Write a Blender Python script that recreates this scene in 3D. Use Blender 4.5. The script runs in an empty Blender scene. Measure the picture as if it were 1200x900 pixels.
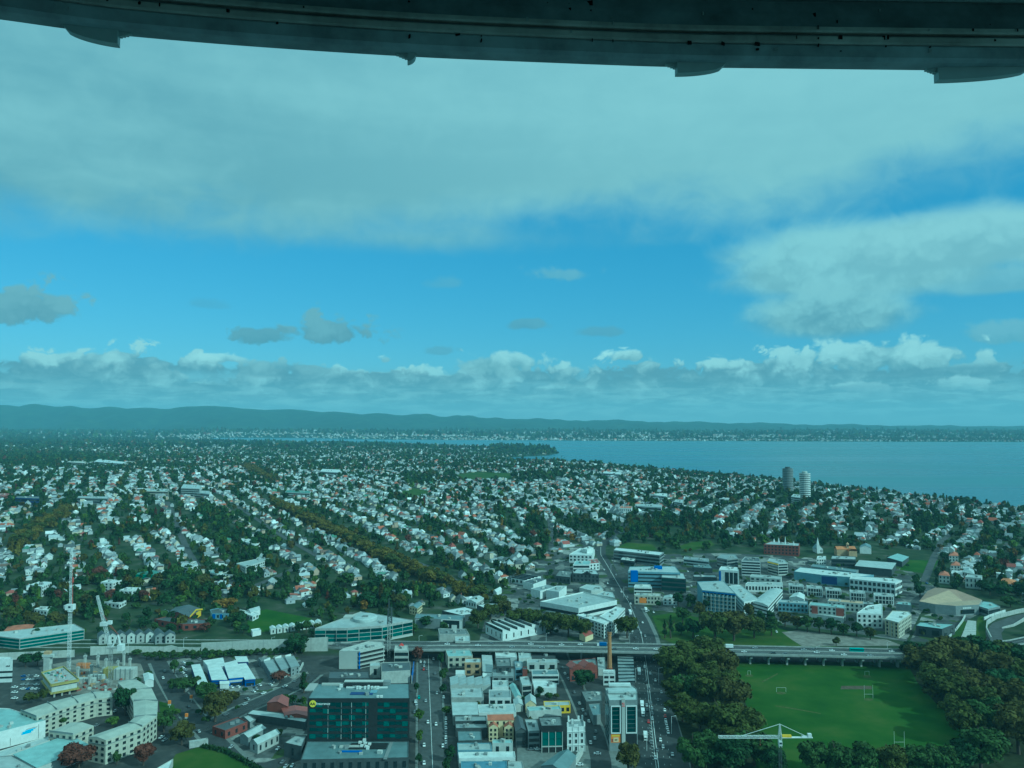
import bpy, bmesh, math, random
import numpy as np
from mathutils import Vector, Matrix

# ------------------------------------------------------------------ camera, sky, sun, exposure
SC = bpy.context.scene
COL = SC.collection
H = 200.0                    # eye height on the tower
F = 935.0                    # focal length in photo pixels (1200 wide)
HROW = 494.0                 # photo row of the horizontal plane
PITCH = math.atan((HROW - 450.0) / F)

cam_d = bpy.data.cameras.new("camera")
cam_d.sensor_width = 36.0
cam_d.lens = 36.0 * F / 1200.0
cam_d.clip_start = 0.05
cam_d.clip_end = 120000.0
cam = bpy.data.objects.new("camera", cam_d)
COL.objects.link(cam)
cam.location = (0, 0, H)
cam.rotation_euler = (math.pi / 2 + PITCH, 0, 0)
SC.camera = cam

SC.view_settings.view_transform = 'Standard'
SC.view_settings.look = 'None'
SC.view_settings.gamma = 1.0
SC.view_settings.exposure = -0.15
SC.view_settings.use_white_balance = True
SC.view_settings.white_balance_temperature = 4350
SC.view_settings.white_balance_tint = -42
SC.cycles.use_denoising = True
SC.cycles.volume_bounces = 0
SC.cycles.max_bounces = 5
SC.cycles.diffuse_bounces = 2
SC.cycles.glossy_bounces = 2
SC.cycles.transparent_max_bounces = 8
SC.cycles.sample_clamp_indirect = 3.0

SUN = Vector((0.76, -0.50, 0.56)).normalized()      # direction towards the sun
SUN_EL = math.asin(SUN.z)
SUN_AZ = math.atan2(SUN.x, SUN.y)
sd = bpy.data.lights.new("sun", 'SUN')
sd.energy = 3.5
sd.angle = math.radians(0.5)
sd.color = (1.0, 0.95, 0.86)
so = bpy.data.objects.new("sun", sd)
COL.objects.link(so)
so.rotation_euler = SUN.to_track_quat('Z', 'Y').to_euler()
so.location = (300, -200, 600)


def AE(px, py):
    """azimuth and elevation (radians) of a direction given as a photo position"""
    u, v = (px - 600.0) / F, (450.0 - py) / F
    y = math.cos(PITCH) - v * math.sin(PITCH)
    z = math.sin(PITCH) + v * math.cos(PITCH)
    return math.atan2(u, y), math.atan2(z, math.hypot(u, y))


def build_world():
    w = bpy.data.worlds.new("World")
    SC.world = w
    w.use_nodes = True
    nt = w.node_tree
    nt.nodes.clear()
    N, L = nt.nodes.new, nt.links.new

    def M(op, a, b=None, c=None, clamp=False):
        n = N('ShaderNodeMath'); n.operation = op; n.use_clamp = clamp
        for i, v in enumerate((a, b, c)):
            if v is None: continue
            if isinstance(v, (int, float)): n.inputs[i].default_value = v
            else: L(v, n.inputs[i])
        return n.outputs[0]

    def mixc(f, a, b):
        n = N('ShaderNodeMix'); n.data_type = 'RGBA'
        if isinstance(f, (int, float)): n.inputs[0].default_value = f
        else: L(f, n.inputs[0])
        for i, v in ((6, a), (7, b)):
            if isinstance(v, tuple): n.inputs[i].default_value = (*v, 1)
            else: L(v, n.inputs[i])
        return n.outputs[2]

    def ramp(x, lo, hi):
        n = N('ShaderNodeMapRange'); n.interpolation_type = 'SMOOTHSTEP'
        L(x, n.inputs[0])
        n.inputs[1].default_value = lo; n.inputs[2].default_value = hi
        return n.outputs[0]

    tc = N('ShaderNodeTexCoord')
    sep = N('ShaderNodeSeparateXYZ'); L(tc.outputs['Generated'], sep.inputs[0])
    X, Y, Z = sep.outputs
    az = M('ARCTAN2', X, Y)
    el = M('ARCSINE', Z)
    sky = N('ShaderNodeTexSky')
    sky.sky_type = 'NISHITA'
    sky.sun_disc = False
    sky.sun_elevation = SUN_EL
    sky.sun_rotation = SUN_AZ
    sky.altitude = 200
    sky.air_density = 1.0; sky.dust_density = 0.6; sky.ozone_density = 1.6

    def noise(sx, sy, scale, detail, rough=0.55, off=0.0, dist=0.0):
        cb = N('ShaderNodeCombineXYZ')
        L(M('MULTIPLY_ADD', az, sx, off * 3.7), cb.inputs[0]); L(M('MULTIPLY_ADD', el, sy, off * 1.9), cb.inputs[1])
        n = N('ShaderNodeTexNoise'); n.noise_dimensions = '2D'; n.inputs['Scale'].default_value = scale
        n.inputs['Detail'].default_value = detail; n.inputs['Roughness'].default_value = rough
        n.inputs['Distortion'].default_value = dist
        L(cb.outputs[0], n.inputs['Vector'])
        return n.outputs[0]

    n_big = noise(1.0, 2.6, 3.2, 3, 0.5, 1.3)
    n_mid = noise(1.0, 1.35, 19, 5, 0.6, 4.1, 0.35)
    n_fine = noise(1.0, 1.25, 52, 4, 0.62, 7.7, 0.4)

    def puff(scale, off):
        """rounded heads: distance to scattered centres, warped by noise"""
        cb = N('ShaderNodeCombineXYZ')
        L(M('ADD', M('ADD', az, off), M('MULTIPLY', n_mid, 0.05)), cb.inputs[0]); L(M('ADD', M('MULTIPLY', el, 1.25), M('MULTIPLY', n_fine, 0.02)), cb.inputs[1]); cb.inputs[2].default_value = off
        v = N('ShaderNodeTexVoronoi'); v.voronoi_dimensions = '2D'; v.feature = 'F1'; v.inputs['Scale'].default_value = scale
        L(cb.outputs[0], v.inputs['Vector'])
        return M('SUBTRACT', 0.45, v.outputs['Distance'])

    p1, p2, p3 = puff(17, 0.3), puff(38, 5.3), puff(85, 9.1)
    bump = M('ADD', M('ADD', M('MULTIPLY', p1, 1.0), M('MULTIPLY', p2, 0.8)), M('ADD', M('MULTIPLY', p3, 0.45), M('MULTIPLY', M('SUBTRACT', n_fine, 0.5), 0.8)))
    soft = M('ADD', M('MULTIPLY', M('SUBTRACT', n_big, 0.5), 1.4), M('MULTIPLY', M('SUBTRACT', n_mid, 0.5), 0.55))

    col = sky.outputs[0]
    # keep the sky's own blue, a little deeper than the raw model near the horizon
    col = mixc(0.45, col, (1.1, 3.55, 6.6))

    # high sheet of stratus: everything above an undulating lower edge
    e0 = AE(600, 278)[1]
    tilt = M('MULTIPLY', az, 0.05)
    sheet_h = M('ADD', M('SUBTRACT', M('SUBTRACT', el, e0), tilt), M('ADD', M('MULTIPLY', soft, 0.075), M('MULTIPLY', bump, 0.0025)))
    sheet = ramp(sheet_h, -0.02, 0.06)
    n_sh = noise(0.7, 3.0, 2.4, 5, 0.55, 9.0)
    sheet_col = mixc(ramp(M('ADD', n_sh, M('MULTIPLY', M('SUBTRACT', n_mid, 0.5), 0.25)), 0.3, 0.72), (3.0, 3.9, 4.3), (4.5, 5.3, 5.4))
    bright_r = ramp(M('ADD', az, M('MULTIPLY', el, 1.2)), -0.25, 0.75)
    sheet_col = mixc(M('MULTIPLY', bright_r, 0.55), sheet_col, (5.7, 6.5, 6.4))
    col = mixc(M('MULTIPLY', sheet, 0.94), col, sheet_col)

    def blob(col, px, py, w, h, top, base, opac=1.0, k=1.0, edge=0.3, nz=None):
        a0, e0 = AE(px, py)
        wa = w / F * math.cos(a0) ** 2
        ha = h / F * math.cos(a0)
        dx = M('DIVIDE', M('SUBTRACT', az, a0), wa)
        dy = M('DIVIDE', M('SUBTRACT', el, e0), ha)
        dy2 = M('ADD', dy, M('MULTIPLY', M('MINIMUM', dy, 0.0), 0.5))       # flat bottoms
        r = M('SQRT', M('ADD', M('MULTIPLY', dx, dx), M('MULTIPLY', dy2, dy2)))
        m = M('ADD', M('SUBTRACT', 1.0, r), M('MULTIPLY', nz if nz is not None else bump, k))
        mask = M('MULTIPLY', ramp(m, 0.0, edge), opac)
        g = ramp(M('ADD', dy, M('MULTIPLY', bump, 1.1)), -0.9, 0.95)
        return mixc(mask, col, mixc(g, base, top))

    W1, G1 = (6.4, 7.0, 6.9), (2.7, 3.5, 4.0)
    col = blob(col, 500, 280, 330, 40, (4.1, 5.0, 5.3), (3.4, 4.4, 4.9), 0.8, 0.7, 1.1, soft)
    # large cloud on the right, in overlapping lobes
    col = blob(col, 1190, 330, 150, 26, (4.2, 5.2, 5.6), (3.4, 4.4, 5.0), 0.8, 0.6, 0.5, soft)
    col = blob(col, 1000, 315, 205, 62, (5.2, 6.1, 6.2), (3.7, 4.6, 5.0), 0.97, 0.6, 0.5, soft)
    col = blob(col, 1150, 282, 215, 52, (5.3, 6.1, 6.2), (3.9, 4.8, 5.2), 0.97, 0.5, 0.5, soft)
    col = blob(col, 968, 372, 125, 46, (4.7, 5.6, 5.8), (2.6, 3.5, 4.1), 0.97, 0.35, 0.55, M('ADD', soft, M('MULTIPLY', bump, 0.35)))
    col = blob(col, 1180, 392, 70, 20, (3.9, 4.8, 5.3), (2.9, 3.9, 4.5), 0.7, 0.5, 0.5)
    # small clouds in the blue band
    col = blob(col, 25, 358, 62, 30, (3.5, 4.3, 4.7), (2.2, 3.0, 3.6), 0.95, 1.0, 0.5)
    col = blob(col, 390, 389, 58, 22, (3.3, 4.2, 4.7), (2.1, 2.9, 3.5), 0.95, 1.0, 0.5)
    col = blob(col, 306, 395, 34, 14, (2.7, 3.6, 4.2), (2.1, 3.0, 3.6), 0.9, 1.0, 0.5)
    col = blob(col, 655, 322, 40, 12, (3.9, 4.9, 5.4), (3.2, 4.3, 5.0), 0.6, 0.7, 0.6)
    col = blob(col, 527, 333, 30, 10, (3.2, 4.4, 5.1), (2.9, 4.0, 4.9), 0.4, 0.6, 0.7)
    col = blob(col, 616, 380, 27, 9, (2.7, 3.7, 4.4), (2.2, 3.1, 3.9), 0.7, 0.6, 0.5)
    col = blob(col, 706, 389, 44, 9, (2.6, 3.6, 4.4), (2.3, 3.2, 4.0), 0.6, 0.6, 0.6)
    col = blob(col, 240, 357, 30, 9, (2.4, 3.6, 4.8), (2.2, 3.3, 4.4), 0.35, 0.6, 0.7)
    col = blob(col, 515, 412, 26, 7, (2.6, 3.5, 4.2), (2.3, 3.2, 3.9), 0.5, 0.6, 0.5)
    # cumulus bank along the horizon: rows of heads, small and far below, larger and nearer above
    haze_e = AE(600, 428)[1]
    col = mixc(M('MULTIPLY', ramp(el, haze_e, haze_e - 0.03), 0.9), col, (3.3, 4.3, 4.9))
    for (yb, hp, f, off, top, base, thr) in ((479, 12, 64, 3.3, (4.2, 5.2, 5.6), (3.0, 4.0, 4.6), 0.24), (472, 13, 58, 1.0, (5.2, 6.2, 6.4), (2.9, 3.9, 4.5), 0.26), (464, 17, 46, 2.7, (5.8, 6.7, 6.8), (2.6, 3.6, 4.2), 0.28), (455, 21, 34, 4.4, (6.1, 6.9, 6.9), (2.3, 3.2, 3.8), 0.29),
                                             (446, 24, 25, 6.2, (5.7, 6.5, 6.6), (2.2, 3.0, 3.6), 0.32), (438, 24, 17, 8.1, (6.3, 6.9, 6.8), (2.4, 3.2, 3.8), 0.37)):
        eb = AE(600, yb)[1]; hh = hp / F
        n1 = noise(1.0, 0.0, f * 0.35, 3, 0.6, off)
        prof = M('MULTIPLY', M('SUBTRACT', n1, thr), 3.4 * hh)
        y_ = M('SUBTRACT', el, eb)
        d = M('ADD', M('SUBTRACT', prof, y_), M('MULTIPLY', bump, hh * 0.85))
        mask = M('MULTIPLY', ramp(d, 0.0, hh * 0.28), ramp(M('ADD', y_, M('MULTIPLY', M('SUBTRACT', n_mid, 0.5), hh * 0.7)), -hh * 0.45, hh * 0.05))
        g = ramp(M('ADD', M('DIVIDE', y_, hh), M('MULTIPLY', bump, 0.8)), -0.05, 0.85)
        col = mixc(M('MULTIPLY', mask, 0.93), col, mixc(g, base, top))
    # brighter cumulus heads in front of the bank
    col = blob(col, 1035, 420, 118, 26, W1, (2.6, 3.5, 4.0), 0.97, 0.72, 0.4)
    col = blob(col, 585, 427, 60, 18, W1, (2.6, 3.5, 4.0), 0.92, 0.72, 0.4)
    col = blob(col, 738, 418, 30, 11, (7.4, 7.9, 7.6), (3.4, 4.2, 4.6), 0.95, 0.72, 0.4)
    col = blob(col, 262, 421, 34, 8, (7.0, 7.6, 7.4), (3.6, 4.4, 4.8), 0.85, 0.72, 0.4)
    col = blob(col, 452, 422, 11, 7, (6.9, 7.6, 7.4), (3.8, 4.6, 5.0), 0.85, 0.72, 0.4)
    col = blob(col, 1125, 452, 42, 12, W1, (3.2, 4.1, 4.6), 0.8, 0.72, 0.4)
    col = blob(col, 330, 432, 66, 13, (4.2, 5.0, 5.3), (2.3, 3.1, 3.7), 0.88, 0.72, 0.4)
    col = blob(col, 1010, 454, 40, 7, W1, (3.8, 4.7, 5.2), 0.7, 0.72, 0.4)
    streak = noise(1.0, 6.0, 20, 5, 0.6, 17.0, 0.3)
    col = mixc(M('MULTIPLY', ramp(el, 0.062, 0.03), M('MULTIPLY', ramp(el, -0.002, 0.012), 0.55)), col, mixc(ramp(streak, 0.42, 0.64), (2.6, 3.6, 4.3), (4.9, 5.9, 6.2)))
    low = ramp(el, 0.03, 0.0)
    col = mixc(M('MULTIPLY', low, 0.3), col, (3.6, 4.7, 5.2))

    # unseen sky overhead, brightened as added fill to lift the ambient light
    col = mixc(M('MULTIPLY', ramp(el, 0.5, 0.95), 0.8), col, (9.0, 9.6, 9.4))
    # below the horizon: plain dim air
    below = ramp(el, 0.0, -0.02)
    col = mixc(below, col, (1.3, 1.9, 2.2))
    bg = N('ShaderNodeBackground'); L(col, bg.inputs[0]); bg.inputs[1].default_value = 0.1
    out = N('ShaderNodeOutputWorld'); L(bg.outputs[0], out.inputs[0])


build_world()


# ------------------------------------------------------------------ helpers: places
def ray(px, py):
    u, v = (px - 600.0) / F, (450.0 - py) / F
    return Vector((u, math.cos(PITCH) - v * math.sin(PITCH), math.sin(PITCH) + v * math.cos(PITCH)))


def at_z(px, py, z):
    d = ray(px, py)
    t = (z - H) / d.z
    return Vector((d.x * t, d.y * t, z))


def at_y(px, py, y):
    d = ray(px, py)
    t = y / d.y
    return Vector((d.x * t, y, H + d.z * t))


def sstep(x, a, b):
    t = np.clip((np.asarray(x, float) - a) / (b - a), 0, 1)
    return t * t * (3 - 2 * t)


SEA = -2.0
SHORE_PX = [(1500, 632), (1300, 612), (1200, 599.5), (1120, 589), (1050, 580), (1000, 574), (950, 568.5), (900, 563), (850, 558.5), (780, 552.5), (700, 548.5), (650, 545.8),
            (606, 543.5), (583, 539.5), (600, 535.8), (640, 533.8), (656, 531), (645, 527.5), (600, 524.5), (540, 522.5), (480, 520.5), (420, 519.5), (380, 519),
            (340, 518), (260, 516.5), (238, 514.5), (260, 513), (340, 513), (420, 514.5), (520, 515.5), (620, 516), (700, 516.5), (850, 517), (1000, 517.5), (1200, 518), (1500, 518)]
_sh = [at_z(x, y, SEA) for x, y in SHORE_PX]
LAND = np.array([(-9000, -500), (4000, -500), (3400, 900)] + [(p.x, p.y) for p in _sh] + [(30000, 9000), (30000, 40000), (-30000, 40000), (-30000, -500)])


def shore_dist(x, y):
    """signed distance to the shore, positive on land"""
    x = np.asarray(x, float).ravel(); y = np.asarray(y, float).ravel()
    P = LAND; Q = np.roll(P, -1, axis=0)
    best = np.full(x.shape, 1e18); inside = np.zeros(x.shape, bool)
    for (ax, ay), (bx, by) in zip(P, Q):
        dx, dy = bx - ax, by - ay
        t = np.clip(((x - ax) * dx + (y - ay) * dy) / (dx * dx + dy * dy + 1e-9), 0, 1)
        best = np.minimum(best, (x - ax - t * dx) ** 2 + (y - ay - t * dy) ** 2)
        if ay != by:
            c = ((ay > y) != (by > y)) & (x < (bx - ax) * (y - ay) / (by - ay) + ax)
            inside ^= c
    d = np.sqrt(best)
    return np.where(inside, d, -d)


RIDGE_PX = [(-300, 472), (0, 473), (60, 474), (130, 477), (200, 476.5), (255, 474.5), (300, 478), (360, 480), (400, 481.5), (450, 485), (500, 483.5), (525, 486), (600, 489),
            (660, 490.5), (720, 491.5), (800, 494), (860, 494.5), (930, 496), (1000, 496.5), (1100, 498), (1200, 499.5), (1500, 500)]
RY = 16000.0


def terrain(x, y):
    shp = np.shape(x)
    x = np.asarray(x, float).ravel(); y = np.asarray(y, float).ravel()
    sd_ = shore_dist(x, y)
    z = 36 * sstep(y, 720, 1650) + 8 * sstep(-x, 150, 700) * sstep(y, 800, 1300)
    z = z - 20 * sstep(y, 2300, 4300)
    und = 5 * np.sin(x / 310 + 1.1) * np.sin(y / 420 + 0.4) + 3 * np.sin(x / 130 + y / 190)
    z = z + und * sstep(y, 900, 1500) * (1 - 0.3 * sstep(y, 6000, 9000))
    far = sstep(y, 7600, 12500)
    z = z + far * (28 + 10 * np.sin(x / 700 + y / 900))
    # the hills
    pxs = 600 + F * x / np.maximum(y, 1)
    ry = np.interp(pxs, [p[0] for p in RIDGE_PX], [p[1] for p in RIDGE_PX])
    top = H + (HROW - ry) / F * RY
    xw = x + 260 * np.sin(y / 900 + x / 2100)
    wob = 26 * np.abs(np.sin(xw / 520 + 0.6)) + 18 * np.abs(np.sin(xw / 233 + y / 700)) + 11 * np.sin(xw / 131 + 2 + y / 400) + 7 * np.sin(xw / 71 - y / 300)
    spur = np.abs(np.sin(xw / 760 + 1.2 * np.sin(y / 1300)))
    rise = sstep(y, 12900 - 900 * spur, RY)
    cut = 0.34 * (1 - spur) + 0.16 * np.abs(np.sin(xw / 290 + y / 800)) + 0.08 * np.abs(np.sin(xw / 127 - y / 350))
    hill = (top + 1.15 * (wob - 50) - z) * np.maximum(rise - cut * (1 - rise) * rise * 3.2, 0)
    fall = 1 - 0.5 * sstep(y, RY, RY + 3000)
    z = z + np.maximum(hill, 0) * fall
    inland = sstep(sd_, 0, 260 + 520 * sstep(x, 200, 700) + 2400 * sstep(y, 4300, 6500) * (1 - sstep(y, 8700, 9300)))
    edge = (7 - 4.5 * sstep(y, 4800, 6000)) * sstep(sd_, 0, 30)
    z = np.where(sd_ > 0, SEA + 0.4 + edge + (z - 4) * inland, SEA - 6 * sstep(-sd_, 0, 20) - 0.2)
    z = np.where((y < 700), np.where(sd_ > 0, 0.0, z), z)
    return z.reshape(shp)


def T(x, y):
    return float(terrain(np.array([x]), np.array([y]))[0])


def G(px, py, lift=0.0):
    """the point of the ground (plus lift) seen at a photo position"""
    d = ray(px, py)
    z = lift
    p = None
    for _ in range(40):
        t = (z - H) / d.z
        p = Vector((d.x * t, d.y * t, z))
        nz = T(p.x, p.y) + lift
        if abs(nz - z) < 0.01: break
        z = 0.5 * z + 0.5 * nz
    return p


def to_px(x, y, z):
    c, s = math.cos(PITCH), math.sin(PITCH)
    fw = y * c + (z - H) * s
    up = -y * s + (z - H) * c
    return 600 + F * x / fw, 450 - F * up / fw


# ------------------------------------------------------------------ helpers: materials
MATS = {}


def mat(name, col, rough=0.8, spec=0.3, var=0.12, scale=1.0, metal=0.0, bump=0.0, dirt=None):
    """procedural paint / cladding: a base colour broken by weathering noise"""
    if name in MATS: return MATS[name]
    m = bpy.data.materials.new(name); MATS[name] = m
    m.use_nodes = True
    nt = m.node_tree; b = nt.nodes['Principled BSDF']
    b.inputs['Roughness'].default_value = rough
    b.inputs['Specular IOR Level'].default_value = spec
    b.inputs['Metallic'].default_value = metal
    tc = nt.nodes.new('ShaderNodeTexCoord')
    n = nt.nodes.new('ShaderNodeTexNoise'); n.inputs['Scale'].default_value = 0.35 * scale
    n.inputs['Detail'].default_value = 6; n.inputs['Roughness'].default_value = 0.65
    nt.links.new(tc.outputs['Object'], n.inputs['Vector'])
    r = nt.nodes.new('ShaderNodeValToRGB')
    lo = tuple(c * (1 - var * 1.6) for c in col) if dirt is None else dirt
    hi = tuple(min(1, c * (1 + var * 0.6)) for c in col)
    r.color_ramp.elements[0].position = 0.28; r.color_ramp.elements[0].color = (*lo, 1)
    r.color_ramp.elements[1].position = 0.66; r.color_ramp.elements[1].color = (*hi, 1)
    nt.links.new(n.outputs[0], r.inputs[0]); nt.links.new(r.outputs[0], b.inputs['Base Color'])
    if bump:
        bn = nt.nodes.new('ShaderNodeBump'); bn.inputs['Strength'].default_value = bump
        nt.links.new(n.outputs[0], bn.inputs['Height']); nt.links.new(bn.outputs[0], b.inputs['Normal'])
    return m


def mat_sheet(name, col, period=0.9, rough=0.45, var=0.16, axis='x', depth=0.5):
    """ribbed metal sheet roofing: ribs, lapped sheets and streaks of weathering"""
    if name in MATS: return MATS[name]
    m = mat(name, col, rough, 0.4, var, 0.5)
    nt = m.node_tree; b = nt.nodes['Principled BSDF']
    tc = nt.nodes.new('ShaderNodeTexCoord')
    w = nt.nodes.new('ShaderNodeTexWave'); w.inputs['Scale'].default_value = 1.0 / period
    w.bands_direction = 'X' if axis == 'x' else 'Y'
    w.inputs['Distortion'].default_value = 0.0
    nt.links.new(tc.outputs['Object'], w.inputs['Vector'])
    bn = nt.nodes.new('ShaderNodeBump'); bn.inputs['Strength'].default_value = depth; bn.inputs['Distance'].default_value = 0.06
    nt.links.new(w.outputs['Fac'], bn.inputs['Height']); nt.links.new(bn.outputs[0], b.inputs['Normal'])
    return m


def mat_glass(name, col=(0.02, 0.06, 0.06), rough=0.08):
    if name in MATS: return MATS[name]
    m = bpy.data.materials.new(name); MATS[name] = m
    m.use_nodes = True
    nt = m.node_tree; b = nt.nodes['Principled BSDF']
    b.inputs['Roughness'].default_value = rough
    b.inputs['Specular IOR Level'].default_value = 0.7
    tc = nt.nodes.new('ShaderNodeTexCoord')
    n = nt.nodes.new('ShaderNodeTexVoronoi'); n.inputs['Scale'].default_value = 0.45
    mp = nt.nodes.new('ShaderNodeMapping'); mp.inputs['Scale'].default_value = (1, 1, 0.6)
    nt.links.new(tc.outputs['Object'], mp.inputs[0]); nt.links.new(mp.outputs[0], n.inputs['Vector'])
    r = nt.nodes.new('ShaderNodeValToRGB')
    r.color_ramp.elements[0].color = (*[c * 0.5 for c in col], 1); r.color_ramp.elements[1].color = (*[min(1, c * 2.2) for c in col], 1)
    nt.links.new(n.outputs['Color'], r.inputs[0]); nt.links.new(r.outputs[0], b.inputs['Base Color'])
    return m


def mat_attr(name, rough=0.75, spec=0.25, var=0.18, attr="col", scale=0.5, translucent=0.0):
    """base colour taken from each element's own paint colour, broken by noise"""
    if name in MATS: return MATS[name]
    m = bpy.data.materials.new(name); MATS[name] = m
    m.use_nodes = True
    nt = m.node_tree; b = nt.nodes['Principled BSDF']
    b.inputs['Roughness'].default_value = rough; b.inputs['Specular IOR Level'].default_value = spec
    a = nt.nodes.new('ShaderNodeAttribute'); a.attribute_name = attr
    tc = nt.nodes.new('ShaderNodeTexCoord')
    n = nt.nodes.new('ShaderNodeTexNoise'); n.inputs['Scale'].default_value = scale; n.inputs['Detail'].default_value = 4
    nt.links.new(tc.outputs['Object'], n.inputs['Vector'])
    r = nt.nodes.new('ShaderNodeMapRange'); r.inputs[1].default_value = 0.3; r.inputs[2].default_value = 0.7
    r.inputs[3].default_value = 1 - var * 1.5; r.inputs[4].default_value = 1 + var * 0.7
    nt.links.new(n.outputs[0], r.inputs[0])
    mx = nt.nodes.new('ShaderNodeVectorMath'); mx.operation = 'SCALE'
    nt.links.new(a.outputs['Color'], mx.inputs[0]); nt.links.new(r.outputs[0], mx.inputs['Scale'])
    nt.links.new(mx.outputs[0], b.inputs['Base Color'])
    return m


# ------------------------------------------------------------------ helpers: objects
def tag(o, label=None, cat=None, group=None, kind=None):
    if label: o["label"] = label
    if cat: o["category"] = cat
    if group: o["group"] = group
    if kind: o["kind"] = kind
    return o


def empty(name, loc, label, cat, group=None, rz=0.0):
    o = bpy.data.objects.new(name, None)
    COL.objects.link(o)
    o.location = loc; o.rotation_euler = (0, 0, rz)
    o.empty_display_size = 0.5
    return tag(o, label, cat, group)


class MB:
    """collects boxes, prisms, tubes ... and links them as one mesh object"""
    def __init__(s):
        s.v = []; s.f = []; s.smooth = False

    def add(s, verts, faces):
        k = len(s.v)
        s.v.extend([tuple(p) for p in verts]); s.f.extend([tuple(i + k for i in f) for f in faces])
        return s

    def box(s, x0, y0, z0, x1, y1, z1, M=None):
        P = [Vector(p) for p in ((x0, y0, z0), (x1, y0, z0), (x1, y1, z0), (x0, y1, z0), (x0, y0, z1), (x1, y0, z1), (x1, y1, z1), (x0, y1, z1))]
        if M is not None: P = [M @ p for p in P]
        return s.add(P, [(0, 3, 2, 1), (4, 5, 6, 7), (0, 1, 5, 4), (1, 2, 6, 5), (2, 3, 7, 6), (3, 0, 4, 7)])

    def prism(s, pts, z0, z1, cap=True, floor=False):
        """pts: plan outline (counter-clockwise), z0/z1 numbers or one per corner"""
        n = len(pts)
        a = z0 if hasattr(z0, '__len__') else [z0] * n
        b = z1 if hasattr(z1, '__len__') else [z1] * n
        V = [(p[0], p[1], a[i]) for i, p in enumerate(pts)] + [(p[0], p[1], b[i]) for i, p in enumerate(pts)]
        Fc = [(i, (i + 1) % n, n + (i + 1) % n, n + i) for i in range(n)]
        if cap: Fc.append(tuple(range(n, 2 * n)))
        if floor: Fc.append(tuple(range(n - 1, -1, -1)))
        return s.add(V, Fc)

    def tube(s, a, b, r0, r1=None, n=6, cap=True):
        a, b = Vector(a), Vector(b); r1 = r0 if r1 is None else r1
        d = (b - a)
        if d.length < 1e-6: return s
        q = d.to_track_quat('Z', 'Y')
        V = []
        for c, r in ((a, r0), (b, r1)):
            for i in range(n):
                t = 2 * math.pi * (i + 0.5) / n
                V.append(c + q @ Vector((r * math.cos(t), r * math.sin(t), 0)))
        Fc = [(i, (i + 1) % n, n + (i + 1) % n, n + i) for i in range(n)]
        if cap: Fc += [tuple(range(n - 1, -1, -1)), tuple(range(n, 2 * n))]
        return s.add(V, Fc)

    def sheet(s, pts):
        return s.add(pts, [tuple(range(len(pts)))])

    def mesh(s, name, material=None):
        me = bpy.data.meshes.new(name)
        me.from_pydata(s.v, [], s.f); me.update()
        if material: me.materials.append(material)
        if s.smooth: me.polygons.foreach_set('use_smooth', [True] * len(me.polygons))
        return me

    def build(s, name, material, parent=None, loc=None):
        o = bpy.data.objects.new(name, s.mesh(name, material))
        COL.objects.link(o)
        if loc is not None: o.location = loc
        if parent is not None: o.parent = parent
        return o


def inst(name, me, parent, loc, rz=0.0, material=None, scale=None):
    o = bpy.data.objects.new(name, me)
    COL.objects.link(o)
    o.location = loc; o.rotation_euler = (0, 0, rz)
    if scale is not None: o.scale = scale
    if parent is not None: o.parent = parent
    if material is not None:
        o.material_slots[0].link = 'OBJECT'; o.material_slots[0].material = material
    return o


def copy_tree(o, parent=None):
    c = o.copy(); COL.objects.link(c)
    if parent is not None: c.parent = parent
    for ch in list(o.children): copy_tree(ch, c)
    return c


def np_mesh(name, V, Fq, col=None, material=None, smooth=False):
    """mesh from arrays; Fq (n,k) all faces of k corners; col (nverts,3) paint colours"""
    me = bpy.data.meshes.new(name)
    nf, k = Fq.shape
    me.vertices.add(len(V)); me.vertices.foreach_set('co', np.ascontiguousarray(V, np.float32).ravel())
    me.loops.add(nf * k); me.loops.foreach_set('vertex_index', np.ascontiguousarray(Fq, np.int32).ravel())
    me.polygons.add(nf); me.polygons.foreach_set('loop_start', np.arange(0, nf * k, k, dtype=np.int32))
    me.update(calc_edges=True)
    if col is not None:
        a = me.attributes.new('col', 'FLOAT_COLOR', 'POINT')
        c4 = np.ones((len(V), 4), np.float32); c4[:, :3] = col
        a.data.foreach_set('color', c4.ravel())
    if material: me.materials.append(material)
    me.polygons.foreach_set('use_smooth', np.full(nf, smooth))
    return me


def np_object(name, me, parent=None):
    o = bpy.data.objects.new(name, me); COL.objects.link(o)
    if parent is not None: o.parent = parent
    return o


def scatter(tv, tf, pos, rz, scale, tcol=None):
    """stamp a template (verts, faces) at many places; returns V, F"""
    n = len(pos); k = len(tv)
    c, s = np.cos(rz)[:, None], np.sin(rz)[:, None]
    P = tv[None] * scale[:, None, :]
    V = np.empty((n, k, 3), np.float32)
    V[..., 0] = P[..., 0] * c - P[..., 1] * s + pos[:, None, 0]
    V[..., 1] = P[..., 0] * s + P[..., 1] * c + pos[:, None, 1]
    V[..., 2] = P[..., 2] + pos[:, None, 2]
    Fq = (tf[None] + (np.arange(n) * k)[:, None, None])
    return V.reshape(-1, 3), Fq.reshape(-1, tf.shape[1])


RNG = np.random.default_rng(7)
random.seed(7)

# ------------------------------------------------------------------ the ground, the sea, the air
HAZE = 4.6e-5


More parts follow.
